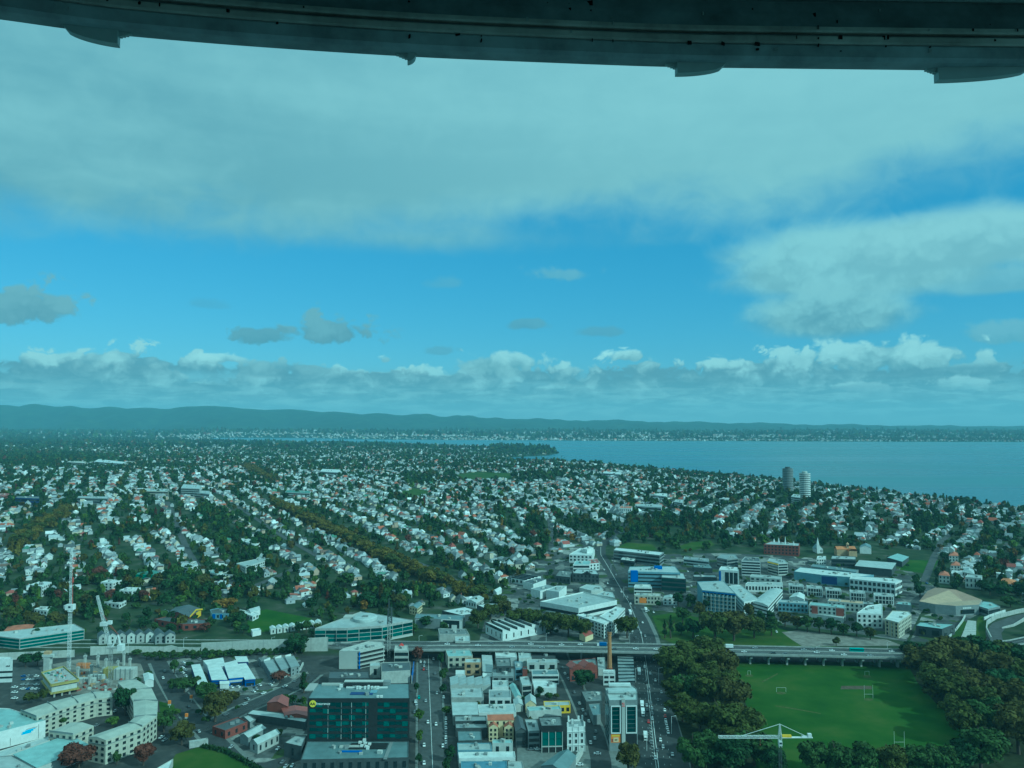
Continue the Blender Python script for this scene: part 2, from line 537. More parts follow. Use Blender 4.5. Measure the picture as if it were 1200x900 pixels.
def build_ground():
    na = 300
    ang = np.concatenate([np.linspace(-62, -41, 26)[:-1], np.linspace(-41, 41, na), np.linspace(41, 62, 26)[1:]])
    ang = np.radians(ang)
    yy = np.concatenate([[60, 160, 260, 340], np.geomspace(400, 3200, 190), np.geomspace(3220, 8400, 130)[1:], np.linspace(8450, 21000, 110)])
    A, Yg = np.meshgrid(np.tan(ang), yy)
    Xg = A * Yg
    Z = terrain(Xg, Yg)
    V = np.stack([Xg, Yg, Z], -1).reshape(-1, 3)
    nr, nc = Xg.shape
    i = np.arange(nr - 1)[:, None] * nc + np.arange(nc - 1)[None]
    Fq = np.stack([i, i + 1, i + nc + 1, i + nc], -1).reshape(-1, 4)
    m = bpy.data.materials.new("ground"); m.use_nodes = True
    nt = m.node_tree; b = nt.nodes['Principled BSDF']; b.inputs['Roughness'].default_value = 0.95; b.inputs['Specular IOR Level'].default_value = 0.1
    tc = nt.nodes.new('ShaderNodeTexCoord')

    def noise(scale, detail=5):
        n = nt.nodes.new('ShaderNodeTexNoise'); n.inputs['Scale'].default_value = scale; n.inputs['Detail'].default_value = detail
        nt.links.new(tc.outputs['Object'], n.inputs['Vector']); return n.outputs[0]

    def ramp(src, stops):
        r = nt.nodes.new('ShaderNodeValToRGB')
        els = r.color_ramp.elements
        while len(els) < len(stops): els.new(0.5)
        for e, (p, c) in zip(els, stops): e.position = p; e.color = (*c, 1)
        nt.links.new(src, r.inputs[0]); return r.outputs[0]

    def mix(f, a, c):
        x = nt.nodes.new('ShaderNodeMix'); x.data_type = 'RGBA'
        nt.links.new(f, x.inputs[0]); nt.links.new(a, x.inputs[6]); nt.links.new(c, x.inputs[7]); return x.outputs[2]

    gardens = ramp(noise(0.05), [(0.32, (0.022, 0.036, 0.018)), (0.5, (0.036, 0.052, 0.024)), (0.62, (0.055, 0.064, 0.04)), (0.74, (0.10, 0.10, 0.085))])
    forest = ramp(noise(0.004, 8), [(0.3, (0.008, 0.022, 0.014)), (0.55, (0.018, 0.038, 0.02)), (0.68, (0.035, 0.06, 0.026)), (0.8, (0.07, 0.09, 0.045))])
    sp = nt.nodes.new('ShaderNodeSeparateXYZ'); nt.links.new(tc.outputs['Object'], sp.inputs[0])
    mr = nt.nodes.new('ShaderNodeMapRange'); mr.inputs[1].default_value = 3500; mr.inputs[2].default_value = 7500
    nt.links.new(sp.outputs[1], mr.inputs[0])
    asph = ramp(noise(0.12), [(0.3, (0.038, 0.042, 0.042)), (0.6, (0.06, 0.062, 0.06)), (0.72, (0.1, 0.1, 0.095))])
    mn = nt.nodes.new('ShaderNodeMapRange'); mn.inputs[1].default_value = 690; mn.inputs[2].default_value = 700
    nt.links.new(sp.outputs[1], mn.inputs[0])
    nt.links.new(mix(mn.outputs[0], asph, mix(mr.outputs[0], gardens, forest)), b.inputs['Base Color'])
    o = np_object("ground", np_mesh("ground", V, Fq, None, m, True))
    tag(o, "dark green and grey land running out to the blue hills", "ground", kind="structure")

    # sea
    w = bpy.data.materials.new("sea_water"); w.use_nodes = True
    nt = w.node_tree; b = nt.nodes['Principled BSDF']
    b.inputs['Roughness'].default_value = 0.22; b.inputs['Specular IOR Level'].default_value = 0.5; b.inputs['IOR'].default_value = 1.33
    tc = nt.nodes.new('ShaderNodeTexCoord')
    mp = nt.nodes.new('ShaderNodeMapping'); mp.inputs['Scale'].default_value = (0.00035, 0.0022, 1)
    nt.links.new(tc.outputs['Object'], mp.inputs[0])
    n = nt.nodes.new('ShaderNodeTexNoise'); n.inputs['Scale'].default_value = 1; n.inputs['Detail'].default_value = 6
    nt.links.new(mp.outputs[0], n.inputs['Vector'])
    r = nt.nodes.new('ShaderNodeValToRGB')
    r.color_ramp.elements[0].position = 0.3; r.color_ramp.elements[0].color = (0.022, 0.07, 0.11, 1)
    r.color_ramp.elements[1].position = 0.7; r.color_ramp.elements[1].color = (0.075, 0.165, 0.20, 1)
    nt.links.new(n.outputs[0], r.inputs[0]); nt.links.new(r.outputs[0], b.inputs['Base Color'])
    mr = nt.nodes.new('ShaderNodeMapRange'); mr.inputs[1].default_value = .3; mr.inputs[2].default_value = .7; mr.inputs[3].default_value = 0.18; mr.inputs[4].default_value = 0.4
    nt.links.new(n.outputs[0], mr.inputs[0]); nt.links.new(mr.outputs[0], b.inputs['Roughness'])
    n2 = nt.nodes.new('ShaderNodeTexNoise'); n2.inputs['Scale'].default_value = 0.05; n2.inputs['Detail'].default_value = 3
    nt.links.new(tc.outputs['Object'], n2.inputs['Vector'])
    bn = nt.nodes.new('ShaderNodeBump'); bn.inputs['Strength'].default_value = 0.35; bn.inputs['Distance'].default_value = 2.0
    nt.links.new(n2.outputs[0], bn.inputs['Height']); nt.links.new(bn.outputs[0], b.inputs['Normal'])
    s = MB().sheet([(-6000, 900, SEA), (24000, 900, SEA), (24000, 20500, SEA), (-6000, 20500, SEA)]).build("sea_water", w)
    tag(s, "calm blue harbour water between the suburbs and the far shore", "water", kind="structure")

    # the air between here and the hills
    h = bpy.data.materials.new("haze"); h.use_nodes = True
    nt = h.node_tree; nt.nodes.clear()
    pv = nt.nodes.new('ShaderNodeVolumePrincipled')
    pv.inputs['Color'].default_value = (0.50, 0.80, 0.98, 1); pv.inputs['Density'].default_value = HAZE
    pv.inputs['Anisotropy'].default_value = 0.0
    ou = nt.nodes.new('ShaderNodeOutputMaterial'); nt.links.new(pv.outputs[0], ou.inputs['Volume'])
    b = MB().box(-26000, -60, -14, 26000, 21400, 640).build("haze", h)
    tag(b, "thin blue haze over the suburbs, harbour and hills", "haze", kind="stuff")


build_ground()

# ------------------------------------------------------------------ foliage
def blob_dirs(n, rng):
    v = rng.normal(size=(n, 3)); v /= np.linalg.norm(v, axis=1)[:, None]
    return v


def crown_template(n, rng, lobes=9, leaf=0.16, flat=0.85, spread=0.62, kind='round'):
    """a crown of unit radius and height 0..~1.7 made of many leaf clumps over several uneven lobes; returns verts, quads, shade"""
    C, R = [], []
    for i in range(lobes):
        if kind == 'round':
            d = blob_dirs(1, rng)[0] * np.array([1, 1, 0.75]) * spread * rng.uniform(0.45, 1.08)
            C.append(d + np.array([0, 0, 0.82])); R.append(rng.uniform(0.34, 0.56) * (10 / max(lobes, 10)) ** .33)
        elif kind == 'tall':
            t = rng.uniform(0, 1)
            C.append(np.array([rng.normal() * 0.16 * (1.1 - t), rng.normal() * 0.16 * (1.1 - t), 0.3 + 2.0 * t])); R.append(0.42 * (1.15 - t * 0.85))
        elif kind == 'conifer':
            t = i / max(lobes - 1, 1)
            C.append(np.array([rng.normal() * 0.05, rng.normal() * 0.05, 0.2 + 2.0 * t])); R.append(0.72 * (1 - t) ** 0.8 + 0.08)
        else:
            a = rng.uniform(0, 6.28); r = spread * math.sqrt(rng.uniform(0.05, 1))
            C.append(np.array([r * math.cos(a), r * math.sin(a), 0.62 + 0.35 * (1 - r) + rng.normal() * 0.06])); R.append(rng.uniform(0.26, 0.42))
    C = np.array(C); R = np.array(R)
    w = R ** 2; w /= w.sum()
    li = rng.choice(lobes, n, p=w)
    d = blob_dirs(n, rng); d[:, 2] = np.where(d[:, 2] < -0.35, -d[:, 2], d[:, 2])
    rad = R[li] * rng.uniform(0.62, 1.06, n)
    ctr = C[li] + d * rad[:, None] * np.array([1, 1, flat])
    nrm = d + rng.normal(size=(n, 3)) * 0.45; nrm /= np.linalg.norm(nrm, axis=1)[:, None]
    up = np.tile([[0, 0, 1.0]], (n, 1)) + rng.normal(size=(n, 3)) * 0.4
    a = np.cross(nrm, up); a /= np.linalg.norm(a, axis=1)[:, None] + 1e-9
    b = np.cross(nrm, a)
    s = leaf * rng.uniform(0.6, 1.35, n)[:, None]
    k1 = rng.uniform(0.6, 1.2, (n, 1)); k2 = rng.uniform(0.6, 1.2, (n, 1))
    V = np.stack([ctr - a * s * k1 - b * s * 0.7, ctr + a * s - b * s * k2, ctr + a * s * 0.8 * k2 + b * s, ctr - a * s * 0.9 + b * s * k1], 1).reshape(-1, 3)
    Fq = np.arange(n * 4).reshape(n, 4)
    lobe_shade = rng.uniform(0.72, 1.25, lobes)[li]
    sh = np.repeat(lobe_shade * rng.uniform(0.75, 1.25, n), 4)
    return V, Fq, sh


def mat_leaf(name, col, col2):
    """leaves: two tones mixed by clump noise, times each leaf's own tone"""
    if name in MATS: return MATS[name]
    m = bpy.data.materials.new(name); MATS[name] = m
    m.use_nodes = True
    nt = m.node_tree; b = nt.nodes['Principled BSDF']
    b.inputs['Roughness'].default_value = 0.85; b.inputs['Specular IOR Level'].default_value = 0.08
    tc = nt.nodes.new('ShaderNodeTexCoord')
    n = nt.nodes.new('ShaderNodeTexNoise'); n.inputs['Scale'].default_value = 0.22; n.inputs['Detail'].default_value = 4
    nt.links.new(tc.outputs['Object'], n.inputs['Vector'])
    r = nt.nodes.new('ShaderNodeValToRGB')
    r.color_ramp.elements[0].position = 0.35; r.color_ramp.elements[0].color = (*col, 1)
    r.color_ramp.elements[1].position = 0.68; r.color_ramp.elements[1].color = (*col2, 1)
    nt.links.new(n.outputs[0], r.inputs[0])
    a = nt.nodes.new('ShaderNodeAttribute'); a.attribute_name = 'col'
    mx = nt.nodes.new('ShaderNodeVectorMath'); mx.operation = 'MULTIPLY'
    nt.links.new(r.outputs[0], mx.inputs[0]); nt.links.new(a.outputs['Color'], mx.inputs[1])
    nt.links.new(mx.outputs[0], b.inputs['Base Color'])
    return m


LEAF = {
    'green': mat_leaf("leaf_green", (0.036, 0.062, 0.018), (0.066, 0.098, 0.026)),
    'dark': mat_leaf("leaf_dark_green", (0.022, 0.046, 0.018), (0.042, 0.070, 0.023)),
    'bright': mat_leaf("leaf_bright_green", (0.058, 0.096, 0.016), (0.10, 0.135, 0.026)),
    'olive': mat_leaf("leaf_olive", (0.048, 0.062, 0.014), (0.080, 0.084, 0.020)),
    'brown': mat_leaf("leaf_brown", (0.054, 0.056, 0.015), (0.084, 0.074, 0.020)),
    'rust': mat_leaf("leaf_rust", (0.075, 0.036, 0.026), (0.12, 0.046, 0.032)),
    'autumn': mat_leaf("leaf_autumn", (0.088, 0.082, 0.016), (0.132, 0.106, 0.022)),
    'gold': mat_leaf("leaf_gold", (0.15, 0.10, 0.02), (0.24, 0.14, 0.03)),
}
LEAFWORD = {'green': 'mid green', 'dark': 'dark green', 'bright': 'bright green', 'olive': 'olive', 'brown': 'brown autumn', 'rust': 'rust red', 'gold': 'golden', 'autumn': 'yellow-brown'}
LEAF_RGB = {'green': (0.052, 0.082, 0.023), 'dark': (0.033, 0.060, 0.021), 'bright': (0.08, 0.115, 0.021), 'olive': (0.078, 0.075, 0.016),
            'brown': (0.08, 0.066, 0.017), 'rust': (0.095, 0.040, 0.028), 'gold': (0.195, 0.12, 0.025), 'autumn': (0.110, 0.094, 0.018)}
BARK = mat("bark", (0.09, 0.075, 0.06), 0.95, 0.1, 0.3, 3)

_trng = np.random.default_rng(21)
CROWNS = {}
for _kind, _n, _leaf, _lob in (('big', 4200, 0.055, 34), ('mid', 900, 0.10, 18), ('tall', 620, 0.10, 12), ('conifer', 520, 0.10, 9), ('bush', 420, 0.12, 9)):
    CROWNS[_kind] = []
    for _i in range(4 if _kind != 'conifer' else 2):
        _k = {'big': 'round', 'mid': 'round', 'tall': 'tall', 'conifer': 'conifer', 'bush': 'wide'}[_kind]
        V_, F_, S_ = crown_template(_n, _trng, _lob, _leaf, kind=_k, spread=0.66 if _kind == 'big' else 0.6)
        CROWNS[_kind].append(np_mesh("crown", V_, F_, S_[:, None].repeat(3, 1), LEAF['green']))


def trunk_mesh(seed):
    r = random.Random(seed); b = MB()
    top = Vector((r.uniform(-.06, .06), r.uniform(-.06, .06), 0.75))
    b.tube((0, 0, -0.05), top, 0.07, 0.045, 7)
    for i in range(5):
        a = 1.257 * i + r.uniform(-.3, .3)
        st = top * r.uniform(0.6, 1.0)
        b.tube(st, st + Vector((math.cos(a) * 0.4, math.sin(a) * 0.4, r.uniform(0.25, 0.5))), 0.035, 0.012, 5)
    return b.mesh("trunk", BARK)


TRUNKS = [trunk_mesh(i) for i in range(3)]
TREES = []            # (object, colour word, shape word)


def tree(x, y, h, w, col='green', kind='mid', z=None, seed=None):
    """one tree: Empty at its base > crown, trunk; h total height, w crown diameter"""
    r = random.Random(seed if seed is not None else len(TREES) * 13 + 5)
    z = T(x, y) if z is None else z
    name = {'big': 'broad_tree', 'mid': 'tree', 'tall': 'poplar_tree', 'conifer': 'conifer_tree', 'bush': 'shrub'}[kind]
    t = empty(name, (x, y, z), None, {'bush': 'shrub'}.get(kind, 'tree'), None, r.uniform(0, 6.28))
    top = {'big': 1.72, 'mid': 1.72, 'tall': 2.4, 'conifer': 2.35, 'bush': 1.25}[kind]
    lift = {'big': 0.12, 'mid': 0.12, 'tall': 0.05, 'conifer': 0.05, 'bush': 0.0}[kind] * h
    c = inst("crown", r.choice(CROWNS[kind]), t, (0, 0, lift), 0, LEAF[col], (w / 2, w / 2, (h - lift) / top))
    if kind != 'bush':
        inst("trunk", r.choice(TRUNKS), t, (0, 0, 0), 0, None, (h * 0.55, h * 0.55, h * 0.75))
    TREES.append([t, col, kind, h, w])
    return t


def tree_px(px, py, h, w, col='green', kind='mid'):
    """tree whose base stands at this photo position"""
    p = G(px, py)
    return tree(p.x, p.y, h, w, col, kind, p.z)

# ------------------------------------------------------------------ where the suburbs may and may not be filled
PW, PH = 1500, 960         # picture-sized map with a margin of 150 on each side, used to plan the districts
_mx, _my = np.meshgrid(np.arange(PW) - 150 + 0.5, np.arange(PH) + 0.5)


def poly_mask(poly):
    ins = np.zeros(_mx.shape, bool)
    n = len(poly)
    for i in range(n):
        (ax, ay), (bx, by) = poly[i], poly[(i + 1) % n]
        if ay == by: continue
        ins ^= ((ay > _my) != (by > _my)) & (_mx < (bx - ax) * (_my - ay) / (by - ay) + ax)
    return ins


def band_mask(pts, w):
    m = np.zeros(_mx.shape, bool)
    for (ax, ay, *wa), (bx, by, *wb) in zip(pts, pts[1:]):
        dx, dy = bx - ax, by - ay
        t = np.clip(((_mx - ax) * dx + (_my - ay) * dy) / (dx * dx + dy * dy + 1e-9), 0, 1)
        ww = (wa[0] if wa else w) * (1 - t) + (wb[0] if wb else w) * t
        m |= (_mx - ax - t * dx) ** 2 + ((_my - ay - t * dy)) ** 2 < (ww / 2) ** 2
    return m


NO_HOUSE = np.zeros(_mx.shape, bool)
NO_TREE = np.zeros(_mx.shape, bool)
BELT = np.zeros(_mx.shape, bool)
WOODS = np.zeros(_mx.shape, bool)      # mostly trees

AV_A = [(322, 590, 10), (350, 602, 13), (382, 617, 16), (415, 632, 17), (440, 645, 20), (470, 658, 24), (500, 670, 28), (524, 680, 26)]
AV_B = [(78, 596, 16), (50, 612, 20), (18, 634, 24)]
AV_C = [(538, 692, 14), (560, 694, 18), (575, 697, 16)]
AV_D = [(588, 716, 14), (612, 721, 20), (640, 731, 24), (672, 741, 26), (690, 744, 18)]
AV_E = [(288, 546, 7), (304, 553, 8), (320, 561, 8)]

for poly in (
    [(-150, 738), (1350, 738), (1350, 960), (-150, 960)],
    [(560, 706), (600, 684), (645, 652), (668, 641), (694, 639), (722, 641), (735, 612), (815, 606), (860, 636), (935, 628), (1010, 634), (1090, 646), (1105, 655), (1095, 684), (1160, 684), (1210, 712), (1210, 760), (480, 760), (480, 712)],
    [(-150, 700), (90, 700), (170, 702), (260, 695), (300, 704), (370, 712), (480, 706), (480, 760), (-150, 760)],
    [(698, 648), (703, 636), (716, 626), (732, 610), (740, 612), (724, 628), (714, 638), (712, 650)],
    [(905, 575), (958, 575), (958, 592), (905, 592)],
    [(200, 540), (420, 540), (420, 548), (200, 548)] if False else [(0, 0), (1, 0), (1, 1)],
):
    NO_HOUSE |= poly_mask(poly)
for av in (AV_A, AV_B, AV_C, AV_D, AV_E):
    b_ = band_mask([(x, y, w + 4) for x, y, w in av], 10)
    NO_HOUSE |= b_; BELT |= band_mask([(x, y + w * .3, w * .95) for x, y, w in av], 8)
GREENS = {
    'school_field': [(290, 720), (312, 714), (366, 725), (352, 737), (290, 742)],
    'upper_park_lawn': [(764, 722), (790, 718), (850, 730), (905, 733), (960, 752), (985, 759), (800, 759), (775, 748)],
    'reserve_lawn': [(724, 642), (734, 636), (764, 638), (770, 644), (752, 648), (726, 647)],
    'hill_lawn': [(790, 642), (808, 636), (832, 633), (838, 639), (812, 645)],
    'sports_court': [(1054, 668), (1062, 656), (1100, 657), (1091, 673)],
    'far_oval': [(532, 556), (560, 553), (604, 555), (596, 562), (545, 563)],
    'slope_lawn': [(468, 577), (484, 572), (505, 576), (500, 583), (474, 583)],
    'garden_lawn': [(92, 694), (112, 690), (118, 696), (100, 701)],
    'rugby_field': [(857, 776), (1062, 776), (1075, 800), (1100, 828), (1128, 850), (1140, 884), (1130, 905), (880, 905), (892, 868), (872, 820)],
    'corner_lawn': [(196, 900), (206, 884), (238, 874), (262, 880), (306, 905), (196, 915)],
    'roadside_lawn': [(186, 822), (204, 826), (206, 836), (188, 838)],
    'bank_grass': [(1146, 724), (1152, 722), (1160, 738), (1158, 752), (1138, 754)],
    'arena_grass': [(1112, 745), (1128, 728), (1134, 730), (1124, 748)],
}
for k_, g_ in GREENS.items():
    NO_HOUSE |= poly_mask(g_); NO_TREE |= poly_mask(g_)
NO_TREE |= poly_mask([(-150, 752), (1350, 752), (1350, 960), (-150, 960)])
NO_TREE |= poly_mask([(580, 706), (600, 684), (645, 650), (664, 636), (700, 628), (735, 640), (780, 650), (800, 648), (900, 640), (1090, 646), (1105, 655), (1090, 690), (1160, 690), (1215, 712), (1210, 760), (480, 760), (480, 712), (560, 712)])
for poly in (
    [(60, 676), (170, 672), (300, 660), (320, 690), (300, 712), (180, 708), (90, 730), (-60, 740), (-60, 690)],
    [(612, 606), (636, 602), (648, 640), (640, 652), (618, 648)],
    [(735, 606), (820, 604), (860, 634), (800, 646), (765, 636), (738, 634)],
    [(862, 636), (880, 622), (960, 618), (985, 632), (1010, 634), (990, 650), (930, 655), (900, 648)],
    [(1130, 690), (1215, 690), (1215, 714), (1160, 706)],
    [(-60, 533), (70, 530), (150, 536), (70, 548), (-60, 546)],
    [(370, 690), (440, 676), (470, 690), (478, 712), (400, 716)],
    [(230, 590), (262, 596), (330, 650), (330, 668), (270, 660), (240, 630)],
    [(1150, 625), (1215, 625), (1215, 650), (1160, 648)],
    [(1065, 603), (1110, 606), (1110, 618), (1060, 612)],
    [(575, 523), (600, 523), (658, 528), (658, 534.5), (600, 536.5), (575, 534)],
    [(470, 556), (530, 556), (545, 566), (480, 570)],
    [(555, 560), (650, 552), (680, 556), (640, 566)],
):
    WOODS |= poly_mask(poly)

# residential roads that show between the houses: (points in the photo, metres wide)
STREETS = [
    ([(196, 588), (208, 618), (220, 646), (232, 664)], 9),
    ([(644, 606), (646, 630), (646, 652)], 8),
    ([(1096, 650), (1090, 664), (1083, 682)], 9),
    ([(275, 592), (330, 628), (372, 652)], 8),
    ([(290, 690), (320, 678), (342, 668), (358, 660)], 9),
    ([(540, 684), (510, 668), (470, 652), (430, 640)], 9),
    ([(1096, 650), (1102, 636), (1118, 622)], 8),
    ([(240, 574), (256, 560), (262, 553)], 10),
]
for pts_, w_ in STREETS:
    b_ = band_mask([(x, y, max(3, w_ * (y - HROW) / 175)) for x, y in pts_], 4)
    NO_HOUSE |= b_; NO_TREE |= b_


def look(mask, px, py):
    i = np.clip((px + 150).astype(int), 0, PW - 1); j = np.clip(py.astype(int), 0, PH - 1)
    return mask[j, i]


def vnoise(x, y, s, seed):
    """smooth value noise in 0..1"""
    r = np.random.default_rng(seed); tab = r.random((256, 256))
    u, v = x / s, y / s
    i, j = np.floor(u).astype(int), np.floor(v).astype(int)
    fu, fv = u - i, v - j
    fu = fu * fu * (3 - 2 * fu); fv = fv * fv * (3 - 2 * fv)
    g = lambda a, b: tab[a % 256, b % 256]
    return (g(i, j) * (1 - fu) + g(i + 1, j) * fu) * (1 - fv) + (g(i, j + 1) * (1 - fu) + g(i + 1, j + 1) * fu) * fv


def plan(ang, x0, x1, y0, y1, step, rowgap, seed):
    """house spots along rows turned by ang; returns x, y, heading"""
    r = np.random.default_rng(seed)
    c, s = math.cos(ang), math.sin(ang)
    R = math.hypot(max(abs(x0), abs(x1)), y1)
    u = np.arange(-R, R, rowgap); v = np.arange(-R, R, step)
    U, V_ = np.meshgrid(u, v)
    U = U + r.normal(size=U.shape) * 2.6; V_ = V_ + r.normal(size=U.shape) * 3.0
    U = U + np.where((np.arange(len(u)) % 2)[None] == 0, 5.5, -5.5)       # two rows share each street
    x = U * c + V_ * s; y = -U * s + V_ * c
    wx = (vnoise(x, y, 260, seed + 5) - .5) * 110; wy = (vnoise(x, y, 260, seed + 9) - .5) * 90      # streets bend
    x = x + wx; y = y + wy
    V_keep = (V_ % 165 > 13)                                                  # cross streets
    k = (x > x0) & (x < x1) & (y > y0) & (y < y1) & V_keep
    return x[k], y[k], np.full(k.sum(), -ang) + (r.random(k.sum()) < 0.5) * math.pi


def district(x, y):
    """which street grid a place belongs to"""
    a = np.degrees(np.arctan2(x, y))
    return np.where(a < -3 + 3 * np.sin(y / 600), 0, np.where(a < 11 + 2 * np.sin(y / 500), 1, 2))


hx, hy, hr, hs = [], [], [], []
for dist_i, ang_d in ((0, -29), (1, -17), (2, 31)):
    for (ya, yb, st, rg, sc_) in ((720, 3000, 10.4, 21.5, 0.76), (3000, 5200, 12.4, 25, 0.88), (5200, 12600, 36, 56, 1.5)):
        a_, b_, c_ = plan(math.radians(ang_d), -9000, 9000, ya, yb, st, rg, dist_i * 10 + int(ya))
        k = (np.abs(a_) < 0.74 * b_ + 60) & (district(a_, b_) == dist_i)
        hx.append(a_[k]); hy.append(b_[k]); hr.append(c_[k]); hs.append(np.full(k.sum(), sc_))
# the long pale sheds along the far shore
for (x0, x1, y0, y1, cnt, s_) in ((250, 440, 502.5, 505.5, 130, 3.4), (100, 560, 500, 508, 120, 2.4), (560, 760, 506, 511, 70, 2.4), (900, 1010, 506, 511, 40, 2.2)):
    for _ in range(cnt):
        p = at_z(RNG.uniform(x0, x1), RNG.uniform(y0, y1) + 2.2, 36)
        if p.y > 12500: continue
        hx.append(np.array([p.x])); hy.append(np.array([p.y])); hr.append(np.array([RNG.uniform(0, 3)])); hs.append(np.array([s_]))
hx, hy, hr, hs = map(np.concatenate, (hx, hy, hr, hs))
hz = terrain(hx, hy)
hd = shore_dist(hx, hy)
ppx, ppy = to_px(hx, hy, hz)
green = 0.6 * vnoise(hx, hy, 120, 1) + 0.4 * vnoise(hx, hy, 45, 2)
big_green = vnoise(hx, hy, 420, 3)
keep = (hd > 18) & ~look(NO_HOUSE, ppx, ppy) & (green < 0.73 - 0.08 * ((big_green > 0.62) & (hx < 200)) + 0.10 * (hx > 260))
keep &= RNG.random(len(hx)) < np.where(look(WOODS, ppx, ppy), 0.27, np.where(hy > 5200, 0.62, 0.95))
keep &= ~((hy > 12000) & (RNG.random(len(hx)) < 0.5))
hx, hy, hr, hs, hz, ppx, ppy = [a[keep] for a in (hx, hy, hr, hs, hz, ppx, ppy)]
N_H = len(hx)

# roofs and walls
ROOFS = [('pale grey', (0.42, 0.45, 0.46)), ('grey', (0.24, 0.26, 0.27)), ('dark grey', (0.085, 0.095, 0.10)), ('white', (0.66, 0.68, 0.67)), ('terracotta', (0.30, 0.095, 0.05)),
         ('dull red', (0.24, 0.07, 0.055)), ('green', (0.10, 0.19, 0.13)), ('brown', (0.13, 0.09, 0.07))]
WALLS = [('white', (0.66, 0.68, 0.65)), ('cream', (0.52, 0.48, 0.37)), ('pale grey', (0.40, 0.42, 0.42)), ('tan', (0.42, 0.33, 0.24))]
h_roof = RNG.choice(len(ROOFS), N_H, p=[.25, .31, .20, .06, .085, .03, .025, .04])
h_wall = RNG.choice(len(WALLS), N_H, p=[.40, .20, .29, .11])
big_ = hs > 2; h_roof[big_] = RNG.choice([0, 0, 1, 3], big_.sum())
h_type = RNG.choice(4, N_H, p=[.34, .30, .22, .14])
h_sc = hs * RNG.uniform(0.72, 1.25, N_H)
h_dim = np.stack([h_sc * RNG.uniform(0.85, 1.1, N_H), h_sc * RNG.uniform(0.85, 1.25, N_H), h_sc * RNG.uniform(0.85, 1.2, N_H) * np.where(RNG.random(N_H) < 0.25, 1.5, 1.0)], 1)
rz_ = hr + RNG.normal(size=N_H) * 0.14 + np.where(RNG.random(N_H) < 0.3, math.pi / 2, 0)


def house_shape(t):
    """unit house about 9.5 x 12 m: [(part, verts, quads)]; z=0 at the ground"""
    W, D, E, R_, o = 4.7, 6.0, 3.6, 3.0, 0.45
    wall, roof = MB(), MB()
    if t == 0:                                        # gable, ridge along y
        wall.add([(-W, -D, -2), (W, -D, -2), (W, D, -2), (-W, D, -2), (-W, -D, E), (W, -D, E), (W, D, E), (-W, D, E), (0, -D, E + R_), (0, D, E + R_)],
                 [(0, 1, 5, 4), (1, 2, 6, 5), (2, 3, 7, 6), (3, 0, 4, 7), (4, 5, 8, 8), (6, 7, 9, 9)])
        roof.add([(-W - o, -D - o, E - .25), (0, -D - o, E + R_ + .12), (0, D + o, E + R_ + .12), (-W - o, D + o, E - .25), (W + o, -D - o, E - .25), (W + o, D + o, E - .25)],
                 [(0, 1, 2, 3), (1, 4, 5, 2)])
    elif t == 1:                                      # hip
        wall.box(-W, -D, -2, W, D, E)
        k = 1.6
        roof.add([(-W - o, -D - o, E), (W + o, -D - o, E), (W + o, D + o, E), (-W - o, D + o, E), (-.5, -k, E + R_), (.5, -k, E + R_), (.5, k, E + R_), (-.5, k, E + R_)],
                 [(0, 1, 5, 4), (1, 2, 6, 5), (2, 3, 7, 6), (3, 0, 4, 7), (4, 5, 6, 7)])
    elif t == 2:                                      # villa: hip body with a gabled bay
        wall.box(-W, -D + 2.5, -2, W, D, E)
        roof.add([(-W - o, -D + 2, E), (W + o, -D + 2, E), (W + o, D + o, E), (-W - o, D + o, E), (-.6, -0.5, E + R_), (.6, -0.5, E + R_), (.6, 2.4, E + R_), (-.6, 2.4, E + R_)],
                 [(0, 1, 5, 4), (1, 2, 6, 5), (2, 3, 7, 6), (3, 0, 4, 7), (4, 5, 6, 7)])
        wall.add([(-W, -D, -2), (-.4, -D, -2), (-.4, 0, -2), (-W, 0, -2), (-W, -D, E), (-.4, -D, E), (-.4, 0, E), (-W, 0, E), (-2.55, -D, E + 1.9), (-2.55, 0, E + 1.9)],
                 [(0, 1, 5, 4), (1, 2, 6, 5), (3, 0, 4, 7), (4, 5, 8, 8)])
        roof.add([(-W - o, -D - o, E - .2), (-2.55, -D - o, E + 2.05), (-2.55, 0.4, E + 2.05), (-W - o, 0.4, E - .2), (0, -D - o, E - .2), (0, 0.4, E - .2)], [(0, 1, 2, 3), (1, 4, 5, 2)])
    else:                                             # two-storey with a low mono-pitch roof and a lower wing
        wall.box(-W * .9, -D * .35, -2, W * .9, D, 5.6)
        wall.box(-W, -D, -2, W * .7, -D * .35, 3.0)
        roof.add([(-W - .2, -D * .35 - .4, 5.6), (W + .2, -D * .35 - .4, 5.6), (W + .2, D + .4, 6.5), (-W - .2, D + .4, 6.5), (-W - .2, -D * .35 - .4, 5.9), (W + .2, -D * .35 - .4, 5.9), (W + .2, D + .4, 6.8), (-W - .2, D + .4, 6.8)],
                 [(4, 5, 6, 7), (0, 1, 5, 4), (1, 2, 6, 5), (2, 3, 7, 6), (3, 0, 4, 7)])
        roof.add([(-W - .3, -D - .3, 3.05), (W * .7 + .3, -D - .3, 3.05), (W * .7 + .3, -D * .35, 3.3), (-W - .3, -D * .35, 3.3)], [(0, 1, 2, 3)])
    return wall, roof


SHAPES = [house_shape(t) for t in range(4)]
order = np.argsort(hy)
vis = (ppx[order] > -8) & (ppx[order] < 1208) & (ppy[order] < 905)
near_ids = order[vis][:285]
near_set = np.zeros(N_H, bool); near_set[near_ids] = True

